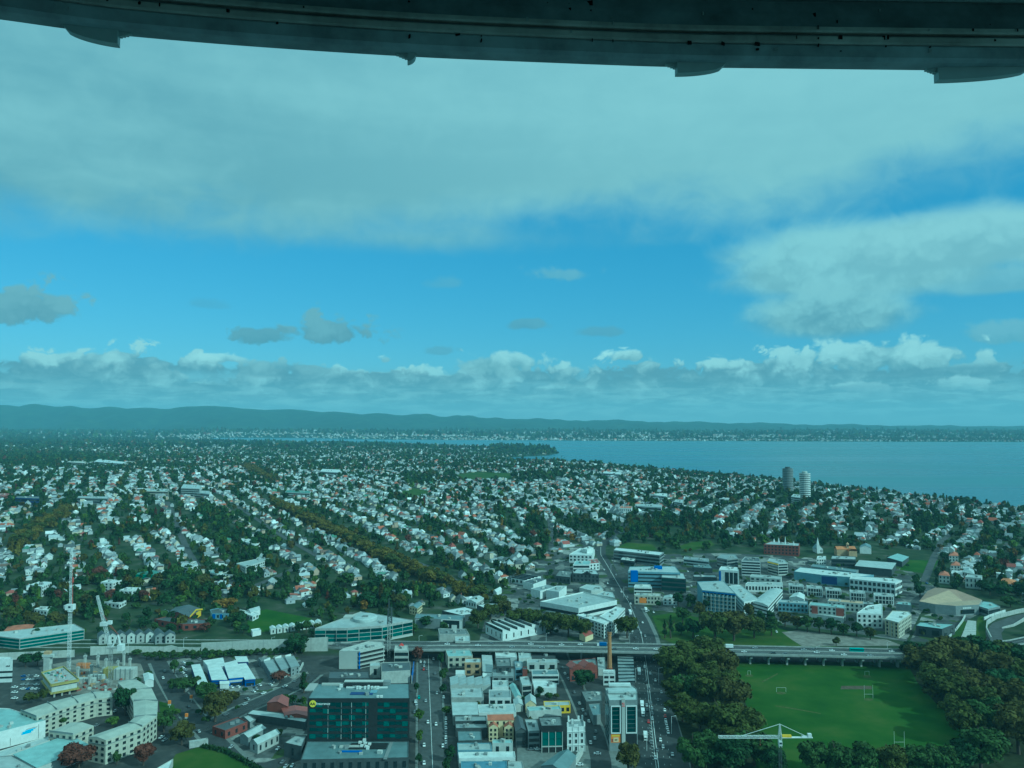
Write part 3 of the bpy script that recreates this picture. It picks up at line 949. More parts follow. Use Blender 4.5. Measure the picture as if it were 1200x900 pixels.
HOUSE_MAT_R = [mat_sheet("roof_" + n.replace(' ', '_'), c, 0.6, 0.55, 0.2) for n, c in ROOFS]
HOUSE_MAT_W = [mat("wall_" + n.replace(' ', '_'), c, 0.75, 0.25, 0.12, 2) for n, c in WALLS]
GLASS_DARK = mat_glass("window_glass", (0.02, 0.03, 0.035))
HW = [w.mesh("wall", HOUSE_MAT_W[0]) for w, r in SHAPES]
HRF = [r.mesh("roof", HOUSE_MAT_R[0]) for w, r in SHAPES]
WIN = MB().box(-0.8, -0.05, 0, 0.8, 0.05, 1.4).mesh("window", GLASS_DARK)
CHIM = MB().box(-0.4, -0.4, 0, 0.4, 0.4, 2.2).box(-0.5, -0.5, 2.2, 0.5, 0.5, 2.4).mesh("chimney", mat("brick", (0.28, 0.12, 0.08), 0.9, 0.1, 0.2, 4))
WIN_AT = {0: [((-2.3, -6.03, 1.2), 0), ((2.3, -6.03, 1.2), 0), ((4.73, -2.5, 1.2), 1), ((-4.73, 2.0, 1.2), 1)],
          1: [((-2.3, -6.03, 1.2), 0), ((2.3, -6.03, 1.2), 0), ((4.73, 0, 1.2), 1), ((-4.73, 1, 1.2), 1)],
          2: [((-2.55, -6.03, 1.2), 0), ((2.2, -3.53, 1.2), 0), ((4.73, 2, 1.2), 1), ((-4.73, -3, 1.2), 1)],
          3: [((-2.2, -2.13, 3.8), 0), ((2.2, -2.13, 3.8), 0), ((-2.4, -6.03, 1.0), 0), ((4.26, 2, 3.6), 1)]}
TYPEWORD = {0: 'gabled', 1: 'hipped', 2: 'bay fronted', 3: 'two-storey'}
HOUSES = []
for i in near_ids:
    t = int(h_type[i]); d = h_dim[i]
    e = empty("house", (hx[i], hy[i], hz[i]), None, "house", "houses on the near slopes", rz_[i])
    e.scale = tuple(d)
    w = inst("wall", HW[t], e, (0, 0, 0), 0, HOUSE_MAT_W[h_wall[i]])
    r = inst("roof", HRF[t], e, (0, 0, 0), 0, HOUSE_MAT_R[h_roof[i]])
    if t in (1, 2) and (i % 3 == 0): inst("chimney", CHIM, r, (1.6, 1.0, 5.2))
    for (p, ax) in WIN_AT[t]: inst("window", WIN, e, p, math.pi / 2 * ax)
    HOUSES.append((e, i))

# all the houses beyond the nearest 285: one mass
SV, SF, SCOL = [], [], []
voff = 0
for t in range(4):
    ids = np.where((h_type == t) & ~near_set)[0]
    wall, roof = SHAPES[t]
    for part, table, idx in ((wall, WALLS, h_wall), (roof, ROOFS, h_roof)):
        tv = np.array(part.v, np.float32); tf = np.array([f if len(f) == 4 else (*f, f[-1]) for f in part.f])
        # triangles were written as quads with a doubled corner: turn them into thin but valid quads
        fixed = []
        tv = list(map(tuple, tv))
        for f in tf:
            if f[2] == f[3]:
                m_ = tuple((np.array(tv[f[1]]) + np.array(tv[f[2]])) / 2); tv.append(m_); fixed.append((f[0], f[1], len(tv) - 1, f[2]))
            else: fixed.append(tuple(f))
        tv = np.array(tv, np.float32); tf = np.array(fixed)
        V, Fq = scatter(tv, tf, np.stack([hx, hy, hz], 1)[ids], rz_[ids], h_dim[ids])
        cols = np.array([c for _n, c in table])[idx[ids]] * RNG.uniform(0.85, 1.12, (len(ids), 1))
        SV.append(V); SF.append(Fq + voff); SCOL.append(np.repeat(cols, len(tv), 0)); voff += len(V)
HM = np_mesh("distant_houses", np.concatenate(SV), np.concatenate(SF), np.clip(np.concatenate(SCOL), 0, 0.9), mat_attr("house_paint", 0.65, 0.3, 0.15))
tag(np_object("distant_houses", HM), "mass of small pale houses spread over the far suburbs", "houses", kind="stuff")

# ------------------------------------------------------------------ trees of the suburbs
tx, ty, tsz = [], [], []
for (ya, yb, dens, sz) in ((705, 1500, 1 / 150, 1.0), (1500, 3000, 1 / 240, 1.12), (3000, 5200, 1 / 520, 1.45), (5200, 9000, 1 / 1700, 2.3), (9000, 12500, 1 / 6500, 3.6)):
    area = 0.74 * (yb ** 2 - ya ** 2)
    n = int(area * dens)
    y = np.sqrt(RNG.uniform(ya ** 2, yb ** 2, n)); x = (RNG.random(n) * 2 - 1) * 0.74 * y
    tx.append(x); ty.append(y); tsz.append(np.full(n, sz))
tx, ty, tsz = map(np.concatenate, (tx, ty, tsz))
tz = terrain(tx, ty); td = shore_dist(tx, ty)
tpx, tpy = to_px(tx, ty, tz)
g2 = 0.6 * vnoise(tx, ty, 120, 1) + 0.4 * vnoise(tx, ty, 45, 2)
bg2 = vnoise(tx, ty, 420, 3)
woods = look(WOODS, tpx, tpy)
prob = np.where(woods, 0.92, 0.36 + 0.5 * sstep(g2, 0.42, 0.66) + 0.2 * (bg2 > 0.62))
prob = np.maximum(prob, np.where((td < 90) & (td > 4), np.where(ty > 5200, 0.4, 0.9), 0))
prob = np.where(look(BELT, tpx, tpy), 1.0, prob)
keep = (td > 5) & ~look(NO_TREE, tpx, tpy) & (RNG.random(len(tx)) < prob)
tx, ty, tz, tsz, tpx, tpy, woods = [a[keep] for a in (tx, ty, tz, tsz, tpx, tpy, woods)]
# keep trees from standing inside houses: drop those too close to one, using a coarse cell table
cell = {}
for i in range(N_H):
    if hy[i] < 3000: cell.setdefault((int(hx[i] // 12), int(hy[i] // 12)), []).append(i)
ok = np.ones(len(tx), bool)
for i in np.where(ty < 2600)[0]:
    cx, cy = int(tx[i] // 12), int(ty[i] // 12)
    for a in (-1, 0, 1):
        for b in (-1, 0, 1):
            for j in cell.get((cx + a, cy + b), ()):
                if (hx[j] - tx[i]) ** 2 + (hy[j] - ty[i]) ** 2 < 52: ok[i] = False
tx, ty, tz, tsz, tpx, tpy, woods = [a[ok] for a in (tx, ty, tz, tsz, tpx, tpy, woods)]
N_T = len(tx)
NEAR_TREES = 60
LK = list(LEAF_RGB)
t_col = RNG.choice(len(LK), N_T, p=[.40, .40, .07, .08, .03, .015, .005, 0.0])
belt_ = look(BELT, tpx, tpy); t_col[belt_] = LK.index('autumn')
t_w = tsz * RNG.uniform(5.0, 12.0, N_T) * np.where(woods, 1.18, 1.0)
t_w = np.where((ty > 5200) & ~woods & (shore_dist(tx, ty) < 350), t_w * .55, t_w)
t_h = t_w * RNG.uniform(0.75, 1.25, N_T)
t_kind = RNG.choice(3, N_T, p=[.84, .1, .06])
order = np.argsort(ty); vis = (tpx[order] > -6) & (tpx[order] < 1206)
near_t = order[vis][:NEAR_TREES]
nset = np.zeros(N_T, bool); nset[near_t] = True
for i in near_t:
    kd = ('mid', 'tall', 'conifer')[t_kind[i]]
    w_ = t_w[i] * (0.62 if kd != 'mid' else 1)
    tree(tx[i], ty[i], t_h[i] * (1.35 if kd != 'mid' else 1), w_, LK[t_col[i]], kd, tz[i] - 0.2, int(i))

TV, TF, TC = [], [], []
voff = 0
for (ya, yb, nleaf, leaf, lob) in ((0, 1500, 230, 0.19, 12), (1500, 3000, 80, 0.29, 8), (3000, 5200, 26, 0.46, 4), (5200, 20000, 14, 0.62, 3)):
    for var in range(4):
        kd = 'round' if var < 3 else 'tall'
        ids = np.where((ty >= ya) & (ty < yb) & ~nset & (np.arange(N_T) % 4 == var))[0]
        if not len(ids): continue
        tv, tf, sh = crown_template(nleaf, RNG, lob, leaf, kind=kd)
        sc3 = np.stack([t_w[ids] / 2, t_w[ids] / 2, t_h[ids] / 1.6], 1)
        if kd == 'tall': sc3 *= np.array([0.8, 0.8, 0.9])
        pos = np.stack([tx, ty, tz - 0.3], 1)[ids]
        V, Fq = scatter(tv.astype(np.float32), tf, pos, RNG.uniform(0, 6.28, len(ids)), sc3)
        c = np.array([LEAF_RGB[k] for k in LK])[t_col[ids]] * RNG.uniform(0.75, 1.25, (len(ids), 1))
        cc = (c[:, None, :] * sh[None, :, None]).reshape(-1, 3)
        TV.append(V); TF.append(Fq + voff); TC.append(cc); voff += len(V)
TM = np_mesh("distant_trees", np.concatenate(TV), np.concatenate(TF), np.concatenate(TC), mat_attr("distant_leaves", 0.9, 0.05, 0.2, scale=0.08))
tag(np_object("distant_trees", TM), "mass of garden and street trees covering the far suburbs", "trees", kind="stuff")
print("houses", N_H, "trees", N_T, "tree faces", len(TM.polygons), "house faces", len(HM.polygons))

# ------------------------------------------------------------------ materials of the town
PAINT = {
    'white': mat("paint_white", (0.62, 0.64, 0.62), 0.7, 0.3, 0.12, 1),
    'offwhite': mat("paint_off_white", (0.47, 0.49, 0.46), 0.75, 0.25, 0.14, 1),
    'beige': mat("paint_beige", (0.43, 0.42, 0.345), 0.8, 0.2, 0.15, 1),
    'cream': mat("paint_cream", (0.62, 0.53, 0.32), 0.8, 0.2, 0.12, 1),
    'tan': mat("paint_tan", (0.40, 0.29, 0.17), 0.8, 0.2, 0.2, 1),
    'concrete': mat("concrete", (0.36, 0.37, 0.35), 0.9, 0.15, 0.2, 1),
    'paleconc': mat("pale_concrete", (0.42, 0.43, 0.40), 0.9, 0.15, 0.16, 1),
    'grey': mat("paint_grey", (0.22, 0.24, 0.24), 0.75, 0.25, 0.15, 1),
    'dark': mat("paint_dark_grey", (0.065, 0.075, 0.078), 0.7, 0.3, 0.2, 1),
    'black': mat("black_paint", (0.02, 0.024, 0.026), 0.6, 0.35, 0.2, 1),
    'brick': mat("red_brick", (0.18, 0.062, 0.05), 0.9, 0.15, 0.22, 3),
    'orangebrick': mat("orange_brick", (0.36, 0.20, 0.09), 0.9, 0.15, 0.2, 2),
    'red': mat("red_paint", (0.42, 0.05, 0.045), 0.6, 0.3, 0.15, 1),
    'rustred': mat("rust_red_cladding", (0.22, 0.075, 0.055), 0.7, 0.3, 0.15, 1),
    'blue': mat("blue_paint", (0.02, 0.10, 0.42), 0.55, 0.35, 0.12, 1),
    'navy': mat("navy_paint", (0.02, 0.045, 0.16), 0.6, 0.35, 0.12, 1),
    'bluegrey': mat("blue_grey_cladding", (0.20, 0.30, 0.36), 0.65, 0.3, 0.12, 1),
    'yellow': mat("yellow_paint", (0.66, 0.46, 0.03), 0.6, 0.3, 0.12, 1),
    'yellowform': mat("yellow_formwork", (0.34, 0.30, 0.10), 0.8, 0.2, 0.3, 2),
    'orange': mat("orange_paint", (0.62, 0.22, 0.04), 0.6, 0.3, 0.1, 1),
    'steel': mat("white_steel", (0.66, 0.68, 0.67), 0.5, 0.4, 0.12, 1),
    'redsteel': mat("red_steel", (0.36, 0.08, 0.06), 0.5, 0.4, 0.15, 1),
    'green': mat("green_paint", (0.06, 0.22, 0.15), 0.6, 0.3, 0.15, 1),
    'tealroof': mat("teal_paint", (0.05, 0.22, 0.20), 0.6, 0.3, 0.15, 1),
}
SHEET = {
    'pale': mat_sheet("sheet_pale", (0.41, 0.45, 0.44)), 'white': mat_sheet("sheet_white", (0.57, 0.60, 0.58)), 'grey': mat_sheet("sheet_grey", (0.25, 0.28, 0.28)),
    'mid': mat_sheet("sheet_mid_grey", (0.36, 0.39, 0.38)), 'dark': mat_sheet("sheet_dark", (0.075, 0.085, 0.09)), 'bluegrey': mat_sheet("sheet_blue_grey", (0.15, 0.20, 0.21)),
    'terracotta': mat_sheet("tile_terracotta", (0.34, 0.13, 0.075), 0.5, 0.8, 0.25), 'red': mat_sheet("sheet_red", (0.24, 0.065, 0.05)), 'green': mat_sheet("sheet_green", (0.09, 0.20, 0.15)),
    'brown': mat_sheet("sheet_brown", (0.30, 0.195, 0.12)), 'sand': mat_sheet("sheet_sand", (0.46, 0.33, 0.20)), 'blue': mat_sheet("sheet_blue", (0.12, 0.21, 0.29)),
    'orange': mat_sheet("tile_orange", (0.44, 0.18, 0.07), 0.5, 0.8, 0.2), 'concrete': PAINT['paleconc'], 'felt': mat("roof_felt", (0.17, 0.19, 0.19), 0.95, 0.1, 0.25, 1), 'teal': mat_sheet("sheet_teal", (0.30, 0.42, 0.41)),
}
GL = {'dark': GLASS_DARK, 'green': mat_glass("green_glass", (0.025, 0.115, 0.10)), 'deep': mat_glass("deep_green_glass", (0.010, 0.042, 0.042)), 'blue': mat_glass("blue_glass", (0.04, 0.12, 0.17))}
UNITBOX = MB().box(-0.5, -0.5, 0, 0.5, 0.5, 1)
_ub = {}


def ubox(name, m):
    if (name, m.name) not in _ub: _ub[(name, m.name)] = UNITBOX.mesh(name, m)
    return _ub[(name, m.name)]


def ccw(P):
    a = sum(P[i].x * P[(i + 1) % len(P)].y - P[(i + 1) % len(P)].x * P[i].y for i in range(len(P)))
    return P if a > 0 else P[::-1]


FOOT = []
LANDMARKS = {}        # short phrase -> place


def facing(P, i):
    """edge i of plan P: ends, unit direction, outward normal, whether it looks towards the tower"""
    a, b = P[i], P[(i + 1) % len(P)]
    d = (b - a); L = d.length
    d = d / max(L, 1e-6); n = Vector((d.y, -d.x, 0))
    m = (a + b) / 2
    return a, b, d, n, L, n.dot(-Vector((m.x, m.y, 0)).normalized())


def windows(e, P, base, z0, z1, fl, style, sp=3.4, glass='dark', minface=0.12, ww=None, frame=None, edges=None, org=None, hh=0.55):
    """window bands or single windows on the walls that look towards the tower; P in world, e the thing's Empty at org"""
    if fl <= 0 or not style: return
    fh = (z1 - z0) / fl
    for i in range(len(P)):
        a, b, d, n, L, f = facing(P, i)
        if f < minface or L < 2.5 or (edges is not None and i not in edges): continue
        rz = math.atan2(d.y, d.x)
        for k in range(fl):
            zz = base + z0 + fh * (k + 0.24)
            if style == 'band':
                c = (a + b) / 2 + n * 0.04
                o = inst("window_band", ubox("window_band", GL[glass]), e, (c.x - org.x, c.y - org.y, zz - org.z), rz, None, (L - 0.9, 0.2, fh * hh))
            else:
                k_n = max(1, int(L / sp))
                for j in range(k_n):
                    c = a + d * (L * (j + 0.5) / k_n) + n * 0.04
                    w_ = ww or sp * 0.5
                    inst("window", ubox("window", GL[glass]), e, (c.x - org.x, c.y - org.y, zz - org.z), rz, None, (w_, 0.2, fh * hh))


def roof_plan(px, Hh):
    P0 = [G(x, y, Hh) for x, y in px]
    zb = sum(T(p.x, p.y) for p in P0) / len(P0)
    P = [at_z(x, y, zb + Hh) for x, y in px]
    return ccw([Vector((p.x, p.y, 0)) for p in P]), zb


def bld(name, label, cat, px, Hh, wall='white', roof='pale', rt='flat', fl=0, win=None, sp=3.4, glass='dark', para=0.5, rise=2.2, units=0, group=None, saw=4, ridge=None, ww=None, mark=None, z0=0.3, hh=0.55, over=0.35, edges=None):
    """a building from the outline of its roof in the photo and its height: Empty > wall, roof (> roof_unit), windows"""
    P, zb = roof_plan(px, Hh)
    n = len(P)
    FOOT.append(P)
    c = sum(P, Vector()) / n
    org = Vector((c.x, c.y, zb))
    e = empty(name, org, label, cat, group)
    L = [p - Vector((c.x, c.y, 0)) for p in P]
    wm = PAINT[wall]; rm = SHEET[roof]
    w = MB(); r = MB()
    if rt == 'flat':
        w.prism(L, -3, Hh + para, cap=False)
        I = [q * (1 - 0.35 / max(q.length, 1)) for q in L]
        k = len(w.v); w.v += [(q.x, q.y, Hh + para) for q in I] + [(q.x, q.y, Hh) for q in I]
        for i in range(n):
            j = (i + 1) % n
            w.f.append((n + i, n + j, k + j, k + i)); w.f.append((k + i, k + j, k + n + j, k + n + i))
        r.sheet([(q.x, q.y, Hh + 0.02) for q in I])
    else:
        # work on a four-cornered plan; ridge along the longer sides unless told otherwise
        if ridge is None: ridge = 0 if (L[1] - L[0]).length >= (L[2] - L[1]).length else 1
        A, B, C, D = [L[(i + ridge) % 4] for i in range(4)]        # eaves A-B and D-C (reversed), gable ends B-C and D-A
        w.prism([A, B, C, D], -3, Hh, cap=False)
        u = (B - A).normalized(); v = (D - A).normalized()
        A2, B2, C2, D2 = A - (u + v) * over, B + (u - v) * over, C + (u + v) * over, D + (v - u) * over
        up = lambda q, z: (q.x, q.y, z)
        if rt == 'gable':
            m0, m1 = (A + D) / 2, (B + C) / 2; M0, M1 = (A2 + D2) / 2, (B2 + C2) / 2
            w.add([up(D, Hh), up(A, Hh), up(m0, Hh + rise)], [(0, 1, 2)]); w.add([up(B, Hh), up(C, Hh), up(m1, Hh + rise)], [(0, 1, 2)])
            s_ = 0.1
            r.add([up(A2, Hh - s_), up(B2, Hh - s_), up(M1, Hh + rise + .12), up(M0, Hh + rise + .12), up(C2, Hh - s_), up(D2, Hh - s_)], [(0, 1, 2, 3), (3, 2, 4, 5)])
        elif rt == 'hip':
            M0, M1 = (A2 + D2) / 2, (B2 + C2) / 2; half = (D2 - A2).length / 2
            u2 = (M1 - M0).normalized(); k = min(half, (M1 - M0).length * 0.45)
            R0, R1 = M0 + u2 * k, M1 - u2 * k
            r.add([up(A2, Hh), up(B2, Hh), up(C2, Hh), up(D2, Hh), up(R0, Hh + rise), up(R1, Hh + rise)], [(0, 1, 5, 4), (1, 2, 5), (2, 3, 4, 5), (3, 0, 4)])
        elif rt == 'shed':
            r.add([up(A2, Hh), up(B2, Hh), up(C2, Hh + rise), up(D2, Hh + rise), up(A2, Hh - .3), up(B2, Hh - .3), up(C2, Hh + rise - .3), up(D2, Hh + rise - .3)], [(0, 1, 2, 3), (4, 5, 1, 0), (5, 6, 2, 1), (6, 7, 3, 2), (7, 4, 0, 3)])
            w.add([up(B, Hh), up(C, Hh), up(C, Hh + rise), up(A, Hh), up(D, Hh), up(D, Hh + rise)], [(0, 1, 2), (4, 3, 5), (4, 5, 2, 1)])
        elif rt == 'barrel':
            ns = 8
            for i in range(ns):
                t0, t1 = i / ns, (i + 1) / ns
                h0, h1 = rise * math.sin(math.pi * t0), rise * math.sin(math.pi * t1)
                q = [A2.lerp(D2, t0), B2.lerp(C2, t0), B2.lerp(C2, t1), A2.lerp(D2, t1)]
                r.add([up(q[0], Hh + h0), up(q[1], Hh + h0), up(q[2], Hh + h1), up(q[3], Hh + h1)], [(0, 1, 2, 3)])
                for (X_, Y_) in ((A, D), (B, C)):
                    a_, b_ = X_.lerp(Y_, t0), X_.lerp(Y_, t1)
                    w.add([up(a_, Hh), up(b_, Hh), up(b_, Hh + h1 - .02), up(a_, Hh + h0 - .02)], [(0, 1, 2, 3)])
        elif rt == 'saw':
            if (B - A).dot(-c) < 0: A, B, C, D = C, D, A, B          # glazed faces look towards the tower
            sk = MB()
            for i in range(saw):
                t0, t1 = i / saw, (i + 1) / saw
                a_, b_, c_, d_ = A.lerp(B, t0), A.lerp(B, t1), D.lerp(C, t1), D.lerp(C, t0)
                r.add([up(a_, Hh), up(b_, Hh + rise), up(c_, Hh + rise), up(d_, Hh)], [(0, 1, 2, 3)])
                w.add([up(b_, Hh), up(b_, Hh + rise), up(a_, Hh), up(c_, Hh), up(c_, Hh + rise), up(d_, Hh)], [(2, 0, 1), (5, 3, 4)])
                sk.add([up(b_, Hh), up(c_, Hh), up(c_, Hh + rise), up(b_, Hh + rise)], [(0, 1, 2, 3)])
            sk.build("skylight", GL['dark'], e)
    w.build("wall", wm, e); ro = r.build("roof", rm, e)
    windows(e, P, zb, z0, Hh - 0.2, fl, win, sp, glass, org=org, ww=ww, hh=hh, edges=edges)
    rr = random.Random(len(bpy.data.objects))
    area = abs(sum(L[i].x * L[(i + 1) % n].y - L[(i + 1) % n].x * L[i].y for i in range(n))) / 2
    if rt == 'flat' and area > 90: units += min(5, int(area / 160) + 1)
    for k in range(units):
        q = L[0].lerp(L[1], rr.uniform(.2, .8)).lerp(L[3 % n].lerp(L[2 % n], rr.uniform(.2, .8)), rr.uniform(.25, .75))
        z = Hh + (0.02 if rt == 'flat' else rise * 0.5)
        inst("roof_unit", ubox("roof_unit", PAINT[rr.choice(['offwhite', 'grey', 'concrete'])]), ro, (q.x, q.y, z), rr.uniform(0, 3), None, (rr.uniform(1.2, 3), rr.uniform(1.2, 2.4), rr.uniform(0.9, 1.8)))
    if mark: LANDMARKS[mark] = org.copy()
    e['_H'] = Hh
    return e, P, zb, org


def face_box(e, org, P, i, t0, t1, z0, z1, out, name, m, base=0.0, parent=None):
    """a flat box on wall edge i from fraction t0 to t1 and height z0 to z1, standing OUT metres proud"""
    a, b, d, n, L, f = facing(P, i)
    c = a.lerp(b, (t0 + t1) / 2) + n * out / 2
    return inst(name, ubox(name, m), parent or e, (c.x - org.x, c.y - org.y, base + z0 - org.z), math.atan2(d.y, d.x), None, (L * (t1 - t0), out, z1 - z0))


def front_edge(P):
    return max(range(len(P)), key=lambda i: facing(P, i)[5] * min(facing(P, i)[4], 60))


def writing(text, size, m, parent, loc, rz, name="lettering", depth=0.08, align='CENTER'):
    """raised letters standing upright on a wall"""
    c = bpy.data.curves.new(name, 'FONT')
    c.body = text; c.size = size; c.extrude = depth; c.align_x = align; c.align_y = 'CENTER'
    c.materials.append(m)
    t = bpy.data.objects.new(name, c); COL.objects.link(t)
    bpy.context.view_layer.update()
    me = bpy.data.meshes.new_from_object(t.evaluated_get(bpy.context.evaluated_depsgraph_get()))
    bpy.data.objects.remove(t); bpy.data.curves.remove(c)
    o = bpy.data.objects.new(name, me); COL.objects.link(o)
    o.parent = parent; o.location = loc; o.rotation_euler = (math.pi / 2, 0, rz)
    return o


def drape(name, px, m, lift=0.05, label=None, cat=None, maxlen=14.0, world=None):
    """a sheet of ground surface following the terrain"""
    P = world if world is not None else [G(x, y) for x, y in px]
    bm = bmesh.new()
    vs = [bm.verts.new((p.x, p.y, 0)) for p in P]
    f = bm.faces.new(vs)
    if f.normal.z < 0: f.normal_flip()
    bmesh.ops.triangulate(bm, faces=bm.faces[:])
    if min(p.y for p in P) < 690 and max(p.y for p in P) < 705: maxlen = 1e9
    for _ in range(6):
        long = [e for e in bm.edges if e.calc_length() > maxlen]
        if not long: break
        bmesh.ops.subdivide_edges(bm, edges=long, cuts=1)
        bmesh.ops.triangulate(bm, faces=bm.faces[:])
    co = np.array([(v.co.x, v.co.y) for v in bm.verts])
    z = terrain(co[:, 0], co[:, 1]) + lift
    for v, q in zip(bm.verts, z): v.co.z = q
    for f in bm.faces:
        if f.normal.z < 0: f.normal_flip()
    me = bpy.data.meshes.new(name); bm.to_mesh(me); bm.free()
    me.materials.append(m)
    o = bpy.data.objects.new(name, me); COL.objects.link(o)
    return tag(o, label, cat, kind="structure")


def ribbon_world(pts, w, step=8.0):
    """left and right edge points of a strip along world points; w number or list"""
    out = []
    P = [Vector((p.x, p.y, 0)) for p in pts]
    W = w if hasattr(w, '__len__') else [w] * len(P)
    Q, WW = [], []
    for a, b, wa, wb in zip(P, P[1:], W, W[1:]):
        k = max(1, int((b - a).length / step))
        for i in range(k): Q.append(a.lerp(b, i / k)); WW.append(wa + (wb - wa) * i / k)
    Q.append(P[-1]); WW.append(W[-1])
    Lf, Rt = [], []
    for i, q in enumerate(Q):
        d = (Q[min(i + 1, len(Q) - 1)] - Q[max(i - 1, 0)]).normalized()
        nrm = Vector((-d.y, d.x, 0))
        Lf.append(q + nrm * WW[i] / 2); Rt.append(q - nrm * WW[i] / 2)
    return Lf, Rt, Q


def road(name, pts, w, m, lift=0.08, label=None, z=None):
    """a road strip on the ground (or level at z) along world points"""
    Lf, Rt, Q = ribbon_world(pts, w)
    b = MB()
    A = np.array([(p.x, p.y) for p in Lf]); B = np.array([(p.x, p.y) for p in Rt])
    zl = terrain(A[:, 0], A[:, 1]) + lift if z is None else np.full(len(A), z)
    zr = terrain(B[:, 0], B[:, 1]) + lift if z is None else np.full(len(B), z)
    V = [(p.x, p.y, zz) for p, zz in zip(Lf, zl)] + [(p.x, p.y, zz) for p, zz in zip(Rt, zr)]
    n = len(Lf)
    b.add(V, [(n + i, n + i + 1, i + 1, i) for i in range(n - 1)])
    o = b.build(name, m)
    return tag(o, label, "road", kind="structure")


def dashes(name, pts, off, w, m, on=3.0, gap=6.0, lift=0.09, z=None):
    """painted line beside the centre of a road; gap 0 gives a full line"""
    Lf, Rt, Q = ribbon_world(pts, 2.0, 1.0)
    b = MB(); i = 0
    run = int(on + gap)
    nrm = [(l - r).normalized() for l, r in zip(Lf, Rt)]
    while i < len(Q) - 2:
        k = min(len(Q) - 1, i + int(on))
        P0, P1 = Q[i] + nrm[i] * off, Q[k] + nrm[k] * off
        V = []
        for p, nn in ((P0, nrm[i]), (P1, nrm[k])):
            for s in (0.5, -0.5):
                q = p + nn * w * s
                V.append((q.x, q.y, (T(q.x, q.y) + lift) if z is None else z + 0.01))
        b.add(V, [(1, 3, 2, 0)])
        i += max(run, 1) if gap > 0 else int(on)
    o = b.build(name, m)
    return tag(o, None, "road marking", kind="structure")


ASPHALT = mat("asphalt", (0.048, 0.052, 0.053), 0.9, 0.2, 0.22, 0.6)
ASPHALT2 = mat("asphalt_worn", (0.075, 0.08, 0.08), 0.9, 0.2, 0.22, 0.6)


def mat_yard(name, stops, size):
    """a patchwork of sealed yards, concrete aprons and planted strips"""
    m = bpy.data.materials.new(name); m.use_nodes = True
    nt = m.node_tree; b = nt.nodes['Principled BSDF']; b.inputs['Roughness'].default_value = 0.92; b.inputs['Specular IOR Level'].default_value = 0.15
    tc = nt.nodes.new('ShaderNodeTexCoord')
    v = nt.nodes.new('ShaderNodeTexVoronoi'); v.distance = 'CHEBYCHEV'; v.inputs['Scale'].default_value = 1.0 / size
    nt.links.new(tc.outputs['Object'], v.inputs['Vector'])
    s = nt.nodes.new('ShaderNodeSeparateColor'); nt.links.new(v.outputs['Color'], s.inputs[0])
    r = nt.nodes.new('ShaderNodeValToRGB'); r.color_ramp.interpolation = 'CONSTANT'
    while len(r.color_ramp.elements) < len(stops): r.color_ramp.elements.new(0.5)
    for e, (p, c) in zip(r.color_ramp.elements, stops): e.position = p; e.color = (*c, 1)
    nt.links.new(s.outputs[0], r.inputs[0])
    n = nt.nodes.new('ShaderNodeTexNoise'); n.inputs['Scale'].default_value = 0.25; n.inputs['Detail'].default_value = 6
    nt.links.new(tc.outputs['Object'], n.inputs['Vector'])
    mr = nt.nodes.new('ShaderNodeMapRange'); mr.inputs[1].default_value = .3; mr.inputs[2].default_value = .7; mr.inputs[3].default_value = .65; mr.inputs[4].default_value = 1.3
    nt.links.new(n.outputs[0], mr.inputs[0])
    mx = nt.nodes.new('ShaderNodeVectorMath'); mx.operation = 'SCALE'; nt.links.new(r.outputs[0], mx.inputs[0]); nt.links.new(mr.outputs[0], mx.inputs['Scale'])
    nt.links.new(mx.outputs[0], b.inputs['Base Color'])
    return m


YARD = mat_yard("yard_patchwork", [(0, (0.06, 0.065, 0.065)), (.3, (0.085, 0.09, 0.088)), (.5, (0.05, 0.07, 0.025)), (.64, (0.15, 0.155, 0.145)), (.78, (0.055, 0.06, 0.06)), (.9, (0.24, 0.24, 0.22))], 13)
PAVE = mat("paving", (0.17, 0.18, 0.17), 0.9, 0.15, 0.2, 1)
LINEW = mat("road_paint", (0.62, 0.64, 0.62), 0.7, 0.2, 0.2, 1)


def mat_lawn(name, c1, c2, c3):
    m = bpy.data.materials.new(name); m.use_nodes = True
    nt = m.node_tree; b = nt.nodes['Principled BSDF']; b.inputs['Roughness'].default_value = 0.95; b.inputs['Specular IOR Level'].default_value = 0.05
    tc = nt.nodes.new('ShaderNodeTexCoord')
    n = nt.nodes.new('ShaderNodeTexNoise'); n.inputs['Scale'].default_value = 0.03; n.inputs['Detail'].default_value = 7; n.inputs['Roughness'].default_value = 0.6
    nt.links.new(tc.outputs['Object'], n.inputs['Vector'])
    r = nt.nodes.new('ShaderNodeValToRGB'); r.color_ramp.elements.new(0.5)
    for e, (p, c) in zip(r.color_ramp.elements, ((0.32, c1), (0.5, c2), (0.72, c3))): e.position = p; e.color = (*c, 1)
    nt.links.new(n.outputs[0], r.inputs[0]); nt.links.new(r.outputs[0], b.inputs['Base Color'])
    return m


LAWN = mat_lawn("lawn", (0.030, 0.066, 0.009), (0.044, 0.085, 0.012), (0.070, 0.098, 0.020))
LAWN2 = mat_lawn("rough_lawn", (0.032, 0.062, 0.010), (0.048, 0.080, 0.014), (0.082, 0.098, 0.026))
DIRT = mat("bare_dirt", (0.21, 0.20, 0.175), 0.95, 0.1, 0.3, 0.5)

